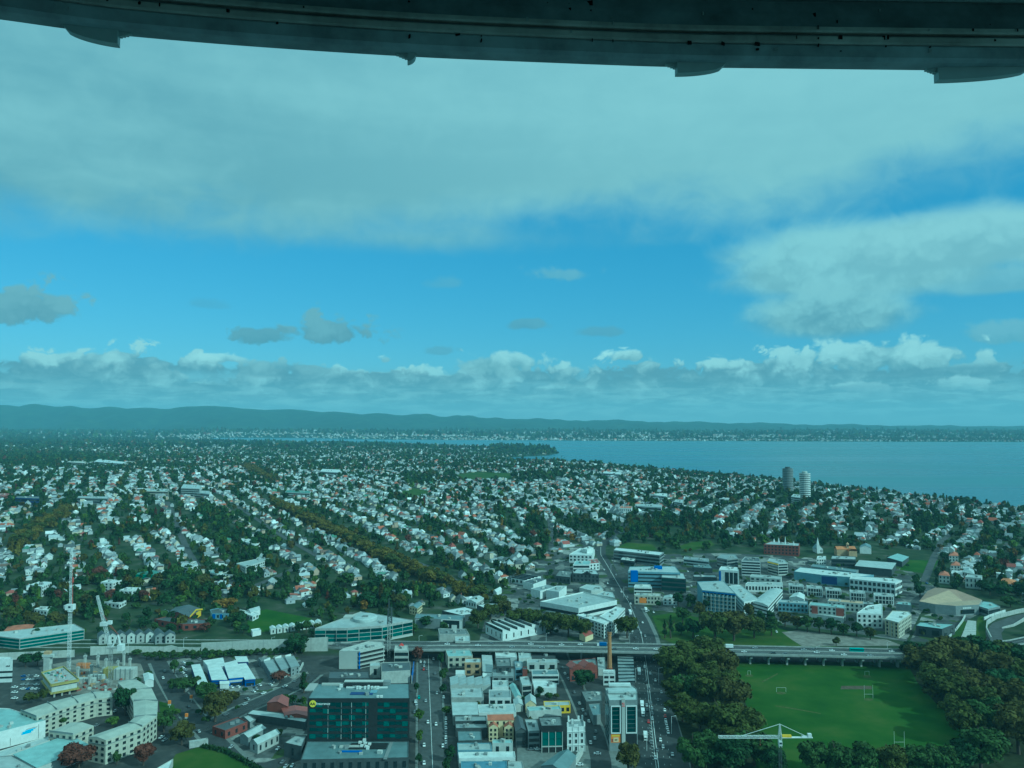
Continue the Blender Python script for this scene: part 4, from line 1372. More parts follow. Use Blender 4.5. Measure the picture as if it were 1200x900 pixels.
# ------------------------------------------------------------------ lawns, yards, roads
for k_, lab_ in (('rugby_field', "wide green playing field below the motorway viaduct"), ('upper_park_lawn', "green lawn beyond the motorway viaduct"), ('school_field', "green school field beside white classroom row"),
                 ('reserve_lawn', "green reserve lawn behind the long dark office"), ('hill_lawn', "green hill lawn among dark trees"), ('sports_court', "dark green sports court behind warehouse roofs"),
                 ('far_oval', "pale green far oval among suburban trees"), ('slope_lawn', "small green slope between houses"), ('garden_lawn', "green lawn between white apartment blocks"),
                 ('corner_lawn', "green corner lawn edged by a hedge"), ('roadside_lawn', "green verge beside the curved apartments"), ('bank_grass', "bright grass bank beside the stepped path"),
                 ('arena_grass', "grass strip beside the white wall")):
    drape(k_, GREENS[k_], LAWN if k_ in ('rugby_field', 'school_field', 'sports_court') else LAWN2, 0.25 if k_ in ('far_oval', 'slope_lawn') else 0.12, lab_, "lawn", 25)
drape('yard', [(246, 862), (290, 846), (330, 822), (362, 812), (362, 905), (310, 905), (264, 880)], YARD, 0.045, "grey yards around the workshops beside the dark glass office", "yard")
for x_, y_, w_ in ((878, 792, 5), (1016, 793, 5), (915.5, 812.5, 6), (1018, 820, 6), (1054, 877, 8)): drape('worn_goalmouth', [(x_ - w_, y_ - .8), (x_ - w_ * .3, y_ - 1.8), (x_ + w_ * .7, y_ - 1.2), (x_ + w_, y_ + .6), (x_ + .2 * w_, y_ + 1.7), (x_ - w_ * .8, y_ + .9)], mat("worn_grass", (0.085, 0.10, 0.035), 0.95, 0.05, 0.3, 1), 0.155, "worn patch of grass at the goal posts", "worn patch")
drape('cricket_pitch', [(986, 804), (1021, 804), (1022, 808), (985, 808)], mat("worn_pitch", (0.10, 0.085, 0.06), 0.95, 0.05, 0.3, 1), 0.16, "brown worn cricket pitch on the field", "pitch")
drape('worn_track', [(892, 799), (911, 789), (912, 790.2), (894, 800)], mat("worn_grass", (0.075, 0.10, 0.04), 0.95, 0.05, 0.3, 1), 0.16, "pale worn line across the field", "track")
drape('worn_track', [(909, 827), (930, 830), (962, 836), (962, 837), (930, 831.4), (909, 828)], mat("worn_grass", (0.075, 0.10, 0.04)), 0.16, "curved worn line across the field", "track")
drape('dirt_yard', [(916, 741), (935, 739), (985, 745), (1040, 750), (1058, 757), (940, 757.5), (928, 750)], DIRT, 0.2, "pale bare dirt yard beyond the viaduct", "yard")
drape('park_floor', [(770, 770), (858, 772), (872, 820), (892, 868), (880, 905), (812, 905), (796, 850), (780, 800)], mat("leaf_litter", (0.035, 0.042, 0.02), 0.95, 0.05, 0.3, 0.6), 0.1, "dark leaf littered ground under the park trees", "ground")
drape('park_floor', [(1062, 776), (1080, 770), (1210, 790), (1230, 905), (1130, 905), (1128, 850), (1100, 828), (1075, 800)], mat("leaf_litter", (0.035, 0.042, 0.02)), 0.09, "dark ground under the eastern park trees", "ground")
drape('yard', [(196, 770), (345, 762), (362, 790), (330, 806), (256, 824), (215, 812)], YARD, 0.05, "grey car dealership yard", "yard")
drape('yard', [(14, 782), (48, 782), (60, 812), (24, 824), (12, 815)], ASPHALT2, 0.05, "grey car park beside the construction site", "yard")
drape('building_yard', [(46, 782), (92, 772), (165, 778), (176, 806), (130, 812), (60, 815)], DIRT, 0.06, "pale ground of the construction site", "yard")
drape('market_square', [(606, 876), (690, 876), (720, 870), (750, 880), (750, 905), (606, 905)], PAVE, 0.05, "paved square in front of the white hotel", "square")

AVENUE = [G(779, 990), G(772, 900), G(766, 850), G(762, 815), G(757, 775), G(752, 745), G(746, 727), G(737, 706), G(724, 684), G(712, 663), G(704, 650), G(704, 641), G(711, 633), G(722, 624), G(733, 613)]
AV_W = [38, 36, 32, 29, 25, 24, 22, 18, 15, 14, 14, 14, 14, 12, 11]
road("pavement_strip", AVENUE[:9], [w + 7 for w in AV_W[:9]], PAVE, 0.04, "pale paving along both sides of the avenue")
road("avenue", AVENUE, AV_W, ASPHALT, 0.08, "broad dark avenue running away up the hill")
ST_MID = [G(513, 990), G(507, 900), G(505, 850), G(503, 800), G(502, 772), G(501, 752)]
road("street", ST_MID, [17, 16, 16, 16.5, 16, 16], ASPHALT2, 0.07, "straight grey street beside the dark glass office")
ST_MKT = [G(655, 764), G(660, 780), G(670, 798), G(684, 828), G(697, 860), G(704, 890), G(706, 930)]
road("lane", ST_MKT, 12, ASPHALT, 0.075, "narrow dark lane between market block and tower")
ST_L1 = [G(186, 776), G(194, 792), G(210, 818), G(228, 842), G(246, 862), G(290, 905)]
road("side_street", ST_L1, [12, 13, 15, 14, 12, 11], ASPHALT, 0.07, "curving grey street beside the curved apartments")
ST_L2 = [G(366, 790), G(352, 801), G(320, 816), G(285, 831), G(252, 848), G(236, 858)]
road("cross_street", ST_L2, [14, 15, 15, 15, 14, 13], ASPHALT, 0.09, "dark asphalt street below the dealership")
road("back_street", [G(366, 880), G(330, 893), G(290, 905)], 12, ASPHALT, 0.085, "dark street below the grey workshop")
for pts_, w_ in ((ST_MKT, 15.5), (ST_L1, 17), (ST_L2, 19)): road("pavement_strip", pts_, w_, PAVE, 0.062, "pale paving along the street")
for i_, (pts_, w_) in enumerate(STREETS):
    road("residential_street", [G(x, y) for x, y in pts_], w_, ASPHALT2, 0.35, "narrow grey street between rows of houses")
dashes("lane_marking", AVENUE[:9], 0.0, 0.35, LINEW, 8, 0)
dashes("lane_marking", AVENUE[8:12], 0.0, 0.4, LINEW, 8, 0)
for off_ in (-3.6, -7.2, 3.8, 7.4): dashes("lane_marking", AVENUE[:6], off_, 0.14, LINEW, 2, 9)
dashes("lane_marking", AVENUE[:5], 1.4, 0.25, LINEW, 8, 0)
dashes("lane_marking", ST_MID, 0.0, 0.28, LINEW, 8, 0)
dashes("lane_marking", ST_L2, 0.0, 0.25, LINEW, 3, 3)
dashes("lane_marking", ST_L2, 6.6, 0.3, LINEW, 6, 0)
# hatched median and stop line of the avenue
hb = MB()
for k in range(12):
    p = AVENUE[1].lerp(AVENUE[2], 0.15 + k * 0.075); d = (AVENUE[2] - AVENUE[1]).normalized(); nn = Vector((d.y, -d.x, 0))
    q = p - nn * 2.2
    a_, b_ = q - nn * 0.9 + d * 1.6, q + nn * 0.9 - d * 0.2
    hb.add([(a_.x, a_.y, .1), (a_.x + d.x * .5, a_.y + d.y * .5, .1), (b_.x + d.x * .5, b_.y + d.y * .5, .1), (b_.x, b_.y, .1)], [(0, 3, 2, 1)])
tag(hb.build("hatched_marking", LINEW), None, "road marking", kind="structure")
kb = MB()
for off in (-1, 1):
    for pts, wid in ((ST_MID, 16.5), ):
        Lf, Rt, Q = ribbon_world(pts, wid + 3.5)
        Li, Ri, Q = ribbon_world(pts, wid + 0.2)
        O_, I_ = (Lf, Li) if off > 0 else (Rt, Ri)
        for i in range(len(O_) - 1):
            q = [I_[i], I_[i + 1], O_[i + 1], O_[i]]
            if off > 0: q = q[::-1]
            kb.prism([Vector((p.x, p.y, 0)) for p in (q if off < 0 else q)], 0, 0.14)
tag(kb.build("kerb_pavement", PAVE), "pale paving along the straight street", "pavement", kind="structure")

# ------------------------------------------------------------------ the motorway viaduct
DZ = 9.2


def dk(px, py): return at_z(px, py, DZ)


VC = [at_z(-120, 755, 1.2), at_z(60, 755, 1.2), at_z(200, 755, 1.2), at_z(390, 755, 1.6), at_z(445, 755.5, 6), dk(500, 757), dk(600, 757), dk(760, 760), dk(860, 762), dk(960, 764), dk(1060, 766.5), dk(1130, 765), dk(1200, 755), dk(1260, 742)]


def dz(p):
    """deck level: high over the valley, down to the ground at the western end"""
    return float(np.interp(600 + F * p.x / p.y, [385, 505], [1.2, DZ]))


VWID = 25.0
Lf, Rt, Q = ribbon_world(VC, VWID, 10)
vi = empty("motorway_viaduct", (VC[6].x, VC[6].y, 0), "long grey motorway viaduct on pale columns across the view", "viaduct")
LANDMARKS["the motorway viaduct"] = vi.location.copy()
ox, oy = vi.location.x, vi.location.y
b = MB()
n = len(Q)
V = []
for p, q in zip(Lf, Rt): Z_ = dz((p + q) / 2); V += [(p.x - ox, p.y - oy, Z_), (q.x - ox, q.y - oy, Z_), (q.x - ox, q.y - oy, Z_ - 1.0), (q.x - ox + (p.x - q.x) * .2, q.y - oy + (p.y - q.y) * .2, Z_ - 2.0),
                               (p.x - ox + (q.x - p.x) * .2, p.y - oy + (q.y - p.y) * .2, Z_ - 2.0), (p.x - ox, p.y - oy, Z_ - 1.0)]
Fc = []
for i in range(n - 1):
    for k in range(6): Fc.append((i * 6 + k, i * 6 + (k + 1) % 6, (i + 1) * 6 + (k + 1) % 6, (i + 1) * 6 + k))
b.add(V, Fc); b.build("deck", mat("viaduct_concrete", (0.27, 0.28, 0.27), 0.9, 0.15, 0.2, 0.6), vi)


def strip(parent, name, pts, o0, o1, z0, z1, m, org):
    """a kerb-like strip between two offsets from the centre of the viaduct"""
    Lf, Rt, Q = ribbon_world(pts, 2.0, 10)
    b = MB()
    N_ = [(l - r).normalized() for l, r in zip(Lf, Rt)]
    V = []
    for q, nn in zip(Q, N_):
        a_, c_ = q + nn * o0, q + nn * o1; dd = dz(q) - DZ
        V += [(a_.x - org.x, a_.y - org.y, z0 + dd), (c_.x - org.x, c_.y - org.y, z0 + dd), (c_.x - org.x, c_.y - org.y, z1 + dd), (a_.x - org.x, a_.y - org.y, z1 + dd)]
    Fc = []
    for i in range(len(Q) - 1):
        for k in range(4): Fc.append((i * 4 + k, i * 4 + (k + 1) % 4, (i + 1) * 4 + (k + 1) % 4, (i + 1) * 4 + k))
    b.add(V, Fc)
    return b.build(name, m, parent)


vo = Vector((ox, oy, 0))
strip(vi, "carriageway", VC, 0.6, VWID / 2 - 0.6, DZ + 0.01, DZ + 0.05, ASPHALT, vo)
strip(vi, "carriageway", VC, -VWID / 2 + 0.6, -0.6, DZ + 0.01, DZ + 0.05, ASPHALT2, vo)
strip(vi, "parapet", VC, VWID / 2 - 0.45, VWID / 2 - 0.05, DZ, DZ + 1.0, PAINT['concrete'], vo)
strip(vi, "parapet", VC, -VWID / 2 + 0.05, -VWID / 2 + 0.45, DZ - 0.9, DZ + 1.0, PAINT['concrete'], vo)
strip(vi, "median_barrier", VC, -0.3, 0.3, DZ + 0.01, DZ + 0.9, PAINT['concrete'], vo)
for off_ in (4.0, 7.6, -4.0, -7.6): strip(vi, "lane_line", VC, off_ - .08, off_ + .08, DZ + 0.05, DZ + 0.06, LINEW, vo)
colm = MB().prism([Vector((-1.5, -.7, 0)), Vector((1.5, -.7, 0)), Vector((1.5, .7, 0)), Vector((-1.5, .7, 0))], 0, DZ - 3.4).prism([Vector((-5.5, -.9, 0)), Vector((5.5, -.9, 0)), Vector((5.5, .9, 0)), Vector((-5.5, .9, 0))], DZ - 3.4, DZ - 2.0, floor=True).mesh("column", PAINT['paleconc'])
for px_ in [852, 873, 894, 915, 936, 957, 978.5, 1000, 1021, 1042, 1064, 1086, 1108, 1130] + [540, 575, 610, 645, 680, 705, 790, 812, 832]:
    # where the near row of columns meets the ground under the deck
    u = (px_ - 600) / F
    best = min(range(n - 1), key=lambda i: abs(Q[i].x / Q[i].y - u))
    d = (Q[best + 1] - Q[best]).normalized(); nn = Vector((-d.y, d.x, 0))
    y_ = Q[best].y; q = Vector((u * y_, y_, 0))
    for s in (-5.5, 5.5) if px_ > 840 else (0,):
        p = q + nn * s
        inst("column", colm, vi, (p.x - ox, p.y - oy, 0), math.atan2(nn.y, nn.x))
# noise walls beside the motorway
WALLM = mat("noise_wall_panels", (0.46, 0.47, 0.43), 0.9, 0.15, 0.14, 1)


def long_wall(name, label, pts, h, m, th=0.5, cat="wall", top=None, world=None):
    P = world or [G(x, y) for x, y in pts]
    o0 = P[0]
    e = empty(name, (o0.x, o0.y, o0.z), label, cat); e["kind"] = "thing"
    Lf, Rt, Q = ribbon_world(P, th, 6)
    V = []
    hs = h if hasattr(h, '__len__') else [h, h]
    for i, (l, r) in enumerate(zip(Lf, Rt)):
        z = T(Q[i].x, Q[i].y); hh = hs[0] + (hs[-1] - hs[0]) * i / max(1, len(Q) - 1)
        for p, zz in ((l, z - .5), (r, z - .5), (r, z + hh), (l, z + hh)): V.append((p.x - o0.x, p.y - o0.y, zz - o0.z))
    k = len(Q); Fc = [(0, 3, 2, 1), (4 * k - 4, 4 * k - 3, 4 * k - 2, 4 * k - 1)]
    for i in range(k - 1):
        for j in range(4): Fc.append((i * 4 + j, i * 4 + (j + 1) % 4, i * 4 + 4 + (j + 1) % 4, i * 4 + 4 + j))
    MB().add(V, Fc).build("panel", m, e)
    for i in range(0, k, 2):
        if (Q[-1] - Q[0]).length < 30: break
        d = (Q[min(i + 1, k - 1)] - Q[max(i - 1, 0)]).normalized()
        hh = hs[0] + (hs[-1] - hs[0]) * i / max(1, k - 1)
        inst("post", ubox("post", PAINT['concrete']), e, (Q[i].x - o0.x, Q[i].y - o0.y, T(Q[i].x, Q[i].y) - o0.z), math.atan2(d.y, d.x), None, (0.35, th + 0.25, hh + 0.1))
    return e


long_wall("noise_wall", "tall pale panelled wall along the motorway in front of the school", [(236, 764), (300, 764), (345, 763.5), (384, 763)], [7, 12], WALLM)
long_wall("noise_wall", "low pale concrete wall behind the second crane", [(106, 768), (150, 766), (200, 765), (234, 764.5)], [7.5, 4.5], WALLM)
long_wall("noise_wall", "pale concrete wall between the hedge and long green-glass office", [(-30, 775), (40, 772), (87, 770)], 6, WALLM)
for lab_, px_ in (("grey sealed ground around the shops and factories west of the avenue", [(560, 757), (575, 700), (600, 674), (650, 640), (694, 634), (702, 650), (722, 684), (737, 715), (744, 752), (600, 756)]),
                  ("grey sealed ground around the apartments east of the avenue", [(716, 655), (722, 640), (780, 650), (840, 648), (930, 652), (1060, 664), (1100, 690), (1078, 720), (1062, 752), (1000, 742), (905, 730), (850, 722), (770, 716), (745, 712), (733, 690)]),
                  ("grey sealed yards beside the brown-roofed arena", [(1066, 752), (1080, 722), (1100, 716), (1150, 718), (1128, 730), (1110, 752)])):
    drape('yard', px_, YARD, 0.07, lab_, "yard", 20)
drape('car_park', [(246, 676), (284, 672), (292, 692), (262, 700), (248, 690)], ASPHALT2, 0.3, "grey car park beside the flat shops on the wooded slope", "car park")

# ------------------------------------------------------------------ the block between the straight street and the lane
def B(*a, **k): return bld(*a, **k)


WH = "building"
MK = "buildings of the market block"
rows = [
    # name, label, cat, roof outline in the photo, height, keyword options
    ("shop_building", "beige corner block with small dark windows nearest the viaduct and the straight street", [(522, 762), (551, 760.5), (554, 769), (525, 770)], 9, dict(wall='beige', roof='teal', fl=2, win='grid', sp=5)),
    ("flat_roof_shed", "small white flat box against the street wall of the beige corner block", [(534, 786), (545, 786), (545, 790.5), (534, 790.5)], 5, dict(wall='white', roof='white')),
    ("shop_building", "tan block with dark upper windows behind the small white box", [(545, 772), (563, 772), (564, 777), (544.5, 777)], 9.5, dict(wall='tan', roof='pale', fl=2, win='grid', sp=6)),
    ("warehouse", "pale sloping-roofed warehouse between tan block and dark grey twin-roofed block", [(565, 769), (576, 768), (578, 788), (566, 788)], 6, dict(wall='offwhite', roof='mid', rt='shed', rise=1)),
    ("warehouse", "little white arch-roofed hall in the market block", [(566, 790), (576, 790), (576, 793), (566, 793)], 4.2, dict(wall='white', roof='white', rt='barrel', rise=1.8, fl=1, win='grid', sp=4)),
    ("warehouse", "white sheet-roofed warehouse touching the viaduct above the dark grey block", [(580, 763), (604, 762), (606, 771), (581, 769)], 7, dict(wall='white', roof='white', units=2)),
    ("office_block", "dark grey block with a raised dark roof storey above a pale colonnade", [(577, 784), (603, 784), (603, 793), (577, 793)], 8, dict(wall='grey', roof='grey', fl=2, win='grid', sp=4.5, ww=3.2)),
    ("office_block", "dark felt-roofed upper block behind the pale colonnade", [(581, 772), (598, 772), (599, 781), (582, 781.5)], 12.5, dict(wall='dark', roof='felt', fl=3, win='grid', sp=4)),
    ("warehouse", "pale roofed store below the viaduct beside the white sheet-roofed warehouse", [(607, 762), (620, 761), (623, 771), (608, 772)], 7, dict(wall='offwhite', roof='pale', units=1)),
    ("warehouse", "low dark roofed store in the viaduct shadow", [(623, 766), (651, 766), (651, 771), (623, 771.5)], 5, dict(wall='dark', roof='dark')),
    ("shop_building", "long narrow building with a cream front and three dark openings facing the lane", [(618, 773), (653, 773), (653, 777), (617.5, 777)], 6.5, dict(wall='offwhite', roof='mid', fl=1, win='grid', sp=7, ww=4)),
    ("shop_building", "two-storey white banded building with a blue-grey roof beside the lane", [(623, 785.5), (653, 785.5), (655, 791), (623.5, 791)], 7, dict(wall='white', roof='bluegrey', fl=2, win='band')),
    ("shop_building", "white roofed low building with a red-brown brick yard wall", [(624, 798), (640, 798), (652, 801.5), (652, 806.5), (626, 806.5)], 5, dict(wall='white', roof='white')),
    ("brick_wall_block", "narrow tall red-brown brick stub rising between the market roofs", [(612.5, 782), (617.5, 782), (618, 785), (612.5, 785)], 9, dict(wall='brick', roof='dark')),
    ("office_block", "blue-grey block next to the red-brown brick stub", [(603, 776), (612, 776), (612.3, 783), (604, 783.5)], 9, dict(wall='bluegrey', roof='grey', fl=2, win='band')),
    ("office_block", "pale-roofed block with a dark glass end beside the narrow brick stub", [(609, 794), (619, 793), (623, 803), (612, 804)], 8, dict(wall='concrete', roof='pale', fl=2, win='band', hh=.7)),
    ("warehouse", "sawtooth-roofed pale warehouse beside the straight street", [(527, 793.5), (574, 795), (575, 804), (528, 803)], 5, dict(wall='offwhite', roof='pale', rt='saw', saw=5, rise=1.8)),
    ("warehouse", "pale roofed hall adjoining the sawtooth-roofed warehouse", [(577, 798), (595, 798), (596, 805.5), (577, 806)], 6, dict(wall='white', roof='pale', units=2)),
    ("warehouse", "long low warehouse with a grey roof below the sawtooth-roofed warehouse", [(528, 806.5), (565, 806.5), (567, 818), (529, 818)], 5, dict(wall='concrete', roof='mid', units=2)),
    ("shop_building", "grey-roofed hall with a white pillared front in the middle of the market block", [(573, 809), (598, 809), (599, 818.5), (573, 818.5)], 6, dict(wall='white', roof='grey', fl=1, win='grid', sp=4.5, ww=3.4)),
    ("warehouse", "green-stained pale sloping shed beside the white pillared front", [(597, 803), (604, 802), (611, 816), (604, 817.5)], 5, dict(wall='offwhite', roof='teal', rt='gable', rise=1.5)),
    ("gabled_house", "cream gabled house with an arched front and red side roof inside the market block", [(615.5, 817), (627, 817), (628, 825), (616, 825)], 6, dict(wall='cream', roof='pale', rt='gable', ridge=1, rise=2.6, fl=1, win='grid', sp=2.8, ww=1.2)),
    ("warehouse", "small pale gabled shed next to the cream gabled house", [(601.5, 819.5), (611, 819.5), (613, 826), (603, 826.5)], 4.6, dict(wall='offwhite', roof='pale', rt='gable', rise=1.3)),
    ("warehouse", "bright pale two-tone roofed warehouse on the straight street", [(530, 824.5), (559, 824.5), (560, 837), (531, 837.5)], 7, dict(wall='concrete', roof='pale', rt='shed', rise=.8, ridge=0)),
    ("warehouse", "widest bright pale flat roof above the terracotta apartments", [(560, 826.5), (603, 825.5), (605, 835.5), (561, 836)], 7, dict(wall='white', roof='pale', units=3)),
    ("warehouse", "long dark corrugated roofed shed left of the terracotta apartments", [(533, 839.5), (570, 839.5), (570.5, 845.5), (533, 846)], 6, dict(wall='dark', roof='grey', units=2)),
    ("warehouse", "second long dark roofed shed, lower, beside the terracotta apartments", [(533.5, 848.5), (570.5, 848.5), (571, 853.5), (534, 854)], 5.5, dict(wall='dark', roof='grey', units=1)),
    ("warehouse", "plain blue-grey square-roofed shed on the straight street", [(536, 857), (564, 857), (565, 868), (537, 869)], 6, dict(wall='dark', roof='bluegrey')),
    ("shop_building", "low shop with a pink and purple front strip by the straight street", [(536, 871.5), (575.5, 871.5), (576.5, 879.5), (536.5, 880)], 6, dict(wall='bluegrey', roof='mid', units=1)),
    ("shop_building", "pale boxy building directly below the terracotta apartments", [(577, 867.5), (600, 867.5), (601, 871.5), (577, 871.5)], 7, dict(wall='offwhite', roof='teal', fl=1, win='grid', sp=6, ww=1.8, units=2)),
    ("shop_building", "long white parapet building with grass on its roof corner", [(537, 882.5), (603, 881.5), (604, 888), (538, 889.5)], 6, dict(wall='white', roof='white', fl=1, win='grid', sp=9, ww=4)),
    ("warehouse", "wide blue roofed warehouse lowest in the market block", [(540, 893), (594, 893), (595, 906), (541, 906)], 5, dict(wall='bluegrey', roof='blue', units=2)),
    ("warehouse", "grey roofed annex attached to the wide blue roofed warehouse", [(595, 893), (612, 893), (615, 906), (596, 906)], 5, dict(wall='concrete', roof='mid')),
    ("gabled_shop", "dark gable-ended building with pale columns beside the terracotta apartments", [(602, 842), (611.5, 841.5), (617, 856.5), (604.5, 857)], 10, dict(wall='dark', roof='dark', rt='gable', ridge=1, rise=2, fl=2, win='band')),
    ("office_block", "grey balconied block between dark gable-ended building and green glass office", [(615, 843.5), (629, 843.5), (632.5, 857), (619, 857.5)], 10.5, dict(wall='grey', roof='mid', fl=3, win='band', units=2)),
    ("warehouse", "bright pale blue-tinted low roof above the green glass office", [(617, 829), (655, 827), (658, 831.5), (620, 834)], 5, dict(wall='offwhite', roof='teal', units=2)),
    ("shop_building", "yellow fronted shop with a grey roof facing the lane", [(637, 822.5), (667.5, 822), (668.5, 827), (638, 828)], 5, dict(wall='yellow', roof='mid', fl=1, win='grid', sp=3.6, ww=2)),
    ("warehouse", "low dark roofed building beside the lane behind the twin-bay tower", [(681, 810), (705, 810), (706, 822), (687, 823)], 5, dict(wall='dark', roof='felt', units=2)),
    ("warehouse", "grey low block on the lane between dark roofed building and the tower", [(690, 826), (703, 825), (704, 838), (695, 839)], 6, dict(wall='grey', roof='bluegrey')),
    ("market_hall", "low dark ribbed market hall beside the brick chimney and the avenue", [(723.5, 768), (742, 769), (744, 799), (725, 800)], 4.5, dict(wall='dark', roof='grey', rt='saw', saw=8, rise=.9, ridge=1)),
    ("market_hall", "pale low market roof between the red brick market hall and the chimney", [(700, 771), (709, 771), (709.5, 785), (701, 785)], 4.5, dict(wall='offwhite', roof='mid', units=1)),
]
for nm, lab, px, hh_, kw in rows: B(nm, lab, WH, px, hh_, group=None, **kw)

# terracotta apartments: a back range and two gabled wings
e, P, zb, org = B("apartment_building", "cream apartments with terracotta tile roofs and two gabled wings in the market block", WH, [(571, 838), (600, 837), (602, 843.5), (572, 844)], 11, wall='cream', roof='terracotta', rt='gable', rise=1.8, fl=3, win='grid', sp=3.4, ww=1.2, mark="the terracotta apartments")
for (xa, xb) in ((573, 583.3), (591, 601.7)):
    Pw = ccw([Vector((q.x - org.x, q.y - org.y, 0)) for q in (at_z(xa, 845, 8.5), at_z(xb, 845, 8.5), at_z(xb + .3, 852.5, 8.5), at_z(xa, 852.5, 8.5))])
    w = MB(); r = MB()
    A_, B_, C_, D_ = Pw
    if abs((B_ - A_).x) > abs((C_ - B_).x): A_, B_, C_, D_ = B_, C_, D_, A_
    w.prism([A_, B_, C_, D_], 0, 8.5, cap=False)
    m0, m1 = (A_ + D_) / 2, (B_ + C_) / 2
    w.add([(D_.x, D_.y, 8.5), (A_.x, A_.y, 8.5), (m0.x, m0.y, 10.3)], [(0, 1, 2)]); w.add([(B_.x, B_.y, 8.5), (C_.x, C_.y, 8.5), (m1.x, m1.y, 10.3)], [(0, 1, 2)])
    r.add([(A_.x, A_.y, 8.4), (B_.x, B_.y, 8.4), (m1.x, m1.y, 10.45), (m0.x, m0.y, 10.45), (C_.x, C_.y, 8.4), (D_.x, D_.y, 8.4)], [(0, 1, 2, 3), (3, 2, 4, 5)])
    wing = w.build("wing", PAINT['cream'], e); r.build("wing_roof", SHEET['terracotta'], wing)
    yf = min(q.y for q in Pw); x0 = min(q.x for q in Pw); x1 = max(q.x for q in Pw)
    for k in range(3):
        for t in (.28, .72): inst("window", ubox("window", GL['dark']), wing, (x0 + (x1 - x0) * t, yf - .05, .8 + 2.7 * k), 0, None, (1.2, .2, 1.5))

# office with three bays of green glass
e, P, zb, org = B("glass_office", "dark topped office with three tall green glass bays next to the white hotel", WH, [(631, 841), (657.5, 840), (659.5, 851), (634.5, 851.5)], 15.5, wall='black', roof='felt', units=2, mark="the green glass office")
i = front_edge(P)
for k in range(3):
    for fl_ in range(2): face_box(e, org, P, i, .04 + k * .325, .31 + k * .325, 4.2 + fl_ * 4.0, 7.9 + fl_ * 4.0, .15, "glass_bay", GL['green'], zb)
for k in range(4): face_box(e, org, P, i, k * .322, k * .322 + .03, 0, 12.3, .4, "pier", PAINT['paleconc'], zb)
face_box(e, org, P, i, 0, 1, 3.4, 4.0, .5, "ledge", PAINT['paleconc'], zb)

# the white hotel on the corner
e, P, zb, org = B("hotel_building", "ornate white corner hotel with arched ground floor windows", WH, [(665.5, 845.5), (683, 844.5), (685.5, 853), (664.5, 854)], 14, wall='white', roof='grey', para=1.0, mark="the white hotel")
i = front_edge(P)
for i in range(len(P)):
    a, b_, d, nrm, L_, f = facing(P, i)
    if f < .05: continue
    nb = 3 if L_ > 8 else 2
    for k in range(nb):
        t = (k + .5) / nb; hw = .55 / L_ * 1.1
        for (za, zb_) in ((.9, 3.2), (5.2, 7.4), (8.9, 11.0)):
            face_box(e, org, P, i, t - hw * 1.7, t + hw * 1.7, za - .25, zb_ + .3, .12, "window_frame", PAINT['white'], zb)
            o = face_box(e, org, P, i, t - hw, t + hw, za, zb_, .2, "window", GL['dark'], zb)
    for z_ in (4.0, 11.9): face_box(e, org, P, i, -.01, 1.01, z_, z_ + .4, .5, "cornice", PAINT['white'], zb)
    for k in range(nb + 1): face_box(e, org, P, i, max(0, k / nb - .03), min(1, k / nb + .03), 0, 15, .28, "pilaster", PAINT['white'], zb)
    face_box(e, org, P, i, .38, .62, 15, 16.4, .4, "pediment", PAINT['white'], zb)
for q in P:
    ch = inst("finial", ubox("finial", PAINT['white']), e, ((q.x - org.x) * .93, (q.y - org.y) * .93, 14.9), .2, None, (.9, .9, 2.6))
for t in (.35, .75): inst("chimney", ubox("chimney", PAINT['white']), e, (P[0].lerp(P[2], t).x - org.x, P[0].lerp(P[2], t).y - org.y + 3, 14), 0, None, (1.2, .9, 3))

# red brick market building with two humped gables
e, P, zb, org = B("brick_market_hall", "red brick market hall with two stepped gables below the viaduct", WH, [(667, 775), (698, 771.5), (700, 781), (668, 785)], 9, wall='brick', roof='felt', mark="the red brick market hall")
i = front_edge(P)
for k in range(2):
    c_ = .27 + k * .47
    for s_, (hw, z1) in enumerate(((.2, 10.6), (.14, 11.8), (.08, 12.8))): face_box(e, org, P, i, c_ - hw, c_ + hw, 9.3 if s_ == 0 else z1 - 1.2, z1, .5, "gable", PAINT['brick'], zb)
    a, b_, d, nrm, L_, f = facing(P, i)
    ridge0 = a.lerp(b_, c_) - Vector((org.x, org.y, 0)); back = ridge0 - nrm * 12
    r = MB(); hw = .19 * L_
    r.add([tuple(ridge0 - d * hw + Vector((0, 0, 9.3))), tuple(ridge0 + Vector((0, 0, 12.2))), tuple(back + Vector((0, 0, 12.2))), tuple(back - d * hw + Vector((0, 0, 9.3))), tuple(ridge0 + d * hw + Vector((0, 0, 9.3))), tuple(back + d * hw + Vector((0, 0, 9.3)))], [(0, 1, 2, 3), (1, 4, 5, 2)])
    r.build("gable_roof", SHEET['red'], e)
for k in range(6): face_box(e, org, P, i, .06 + k * .155, .14 + k * .155, 1, 4, .12, "window", GL['dark'], zb)
face_box(e, org, P, i, 0, 1, 5.2, 5.6, .3, "string_course", PAINT['rustred'], zb)

# the brick chimney
cp = G(714.5, 790)
e = empty("brick_chimney", cp, "tall tan brick chimney standing in front of the motorway viaduct", "chimney")
LANDMARKS["the brick chimney"] = cp.copy()
MB().tube((0, 0, 0), (0, 0, 32), 1.95, 1.45, 8).build("shaft", PAINT['orangebrick'], e)
MB().tube((0, 0, 0), (0, 0, 5), 2.5, 2.4, 8).build("plinth", PAINT['brick'], e)
MB().tube((0, 0, 31), (0, 0, 31.7), 1.9, 1.9, 8).tube((0, 0, 32.4), (0, 0, 33), 1.75, 1.85, 8).build("collar", PAINT['orangebrick'], e)
MB().tube((0, 0, 33), (0, 0, 33.3), 1.2, 1.2, 8).build("flue", PAINT['black'], e)

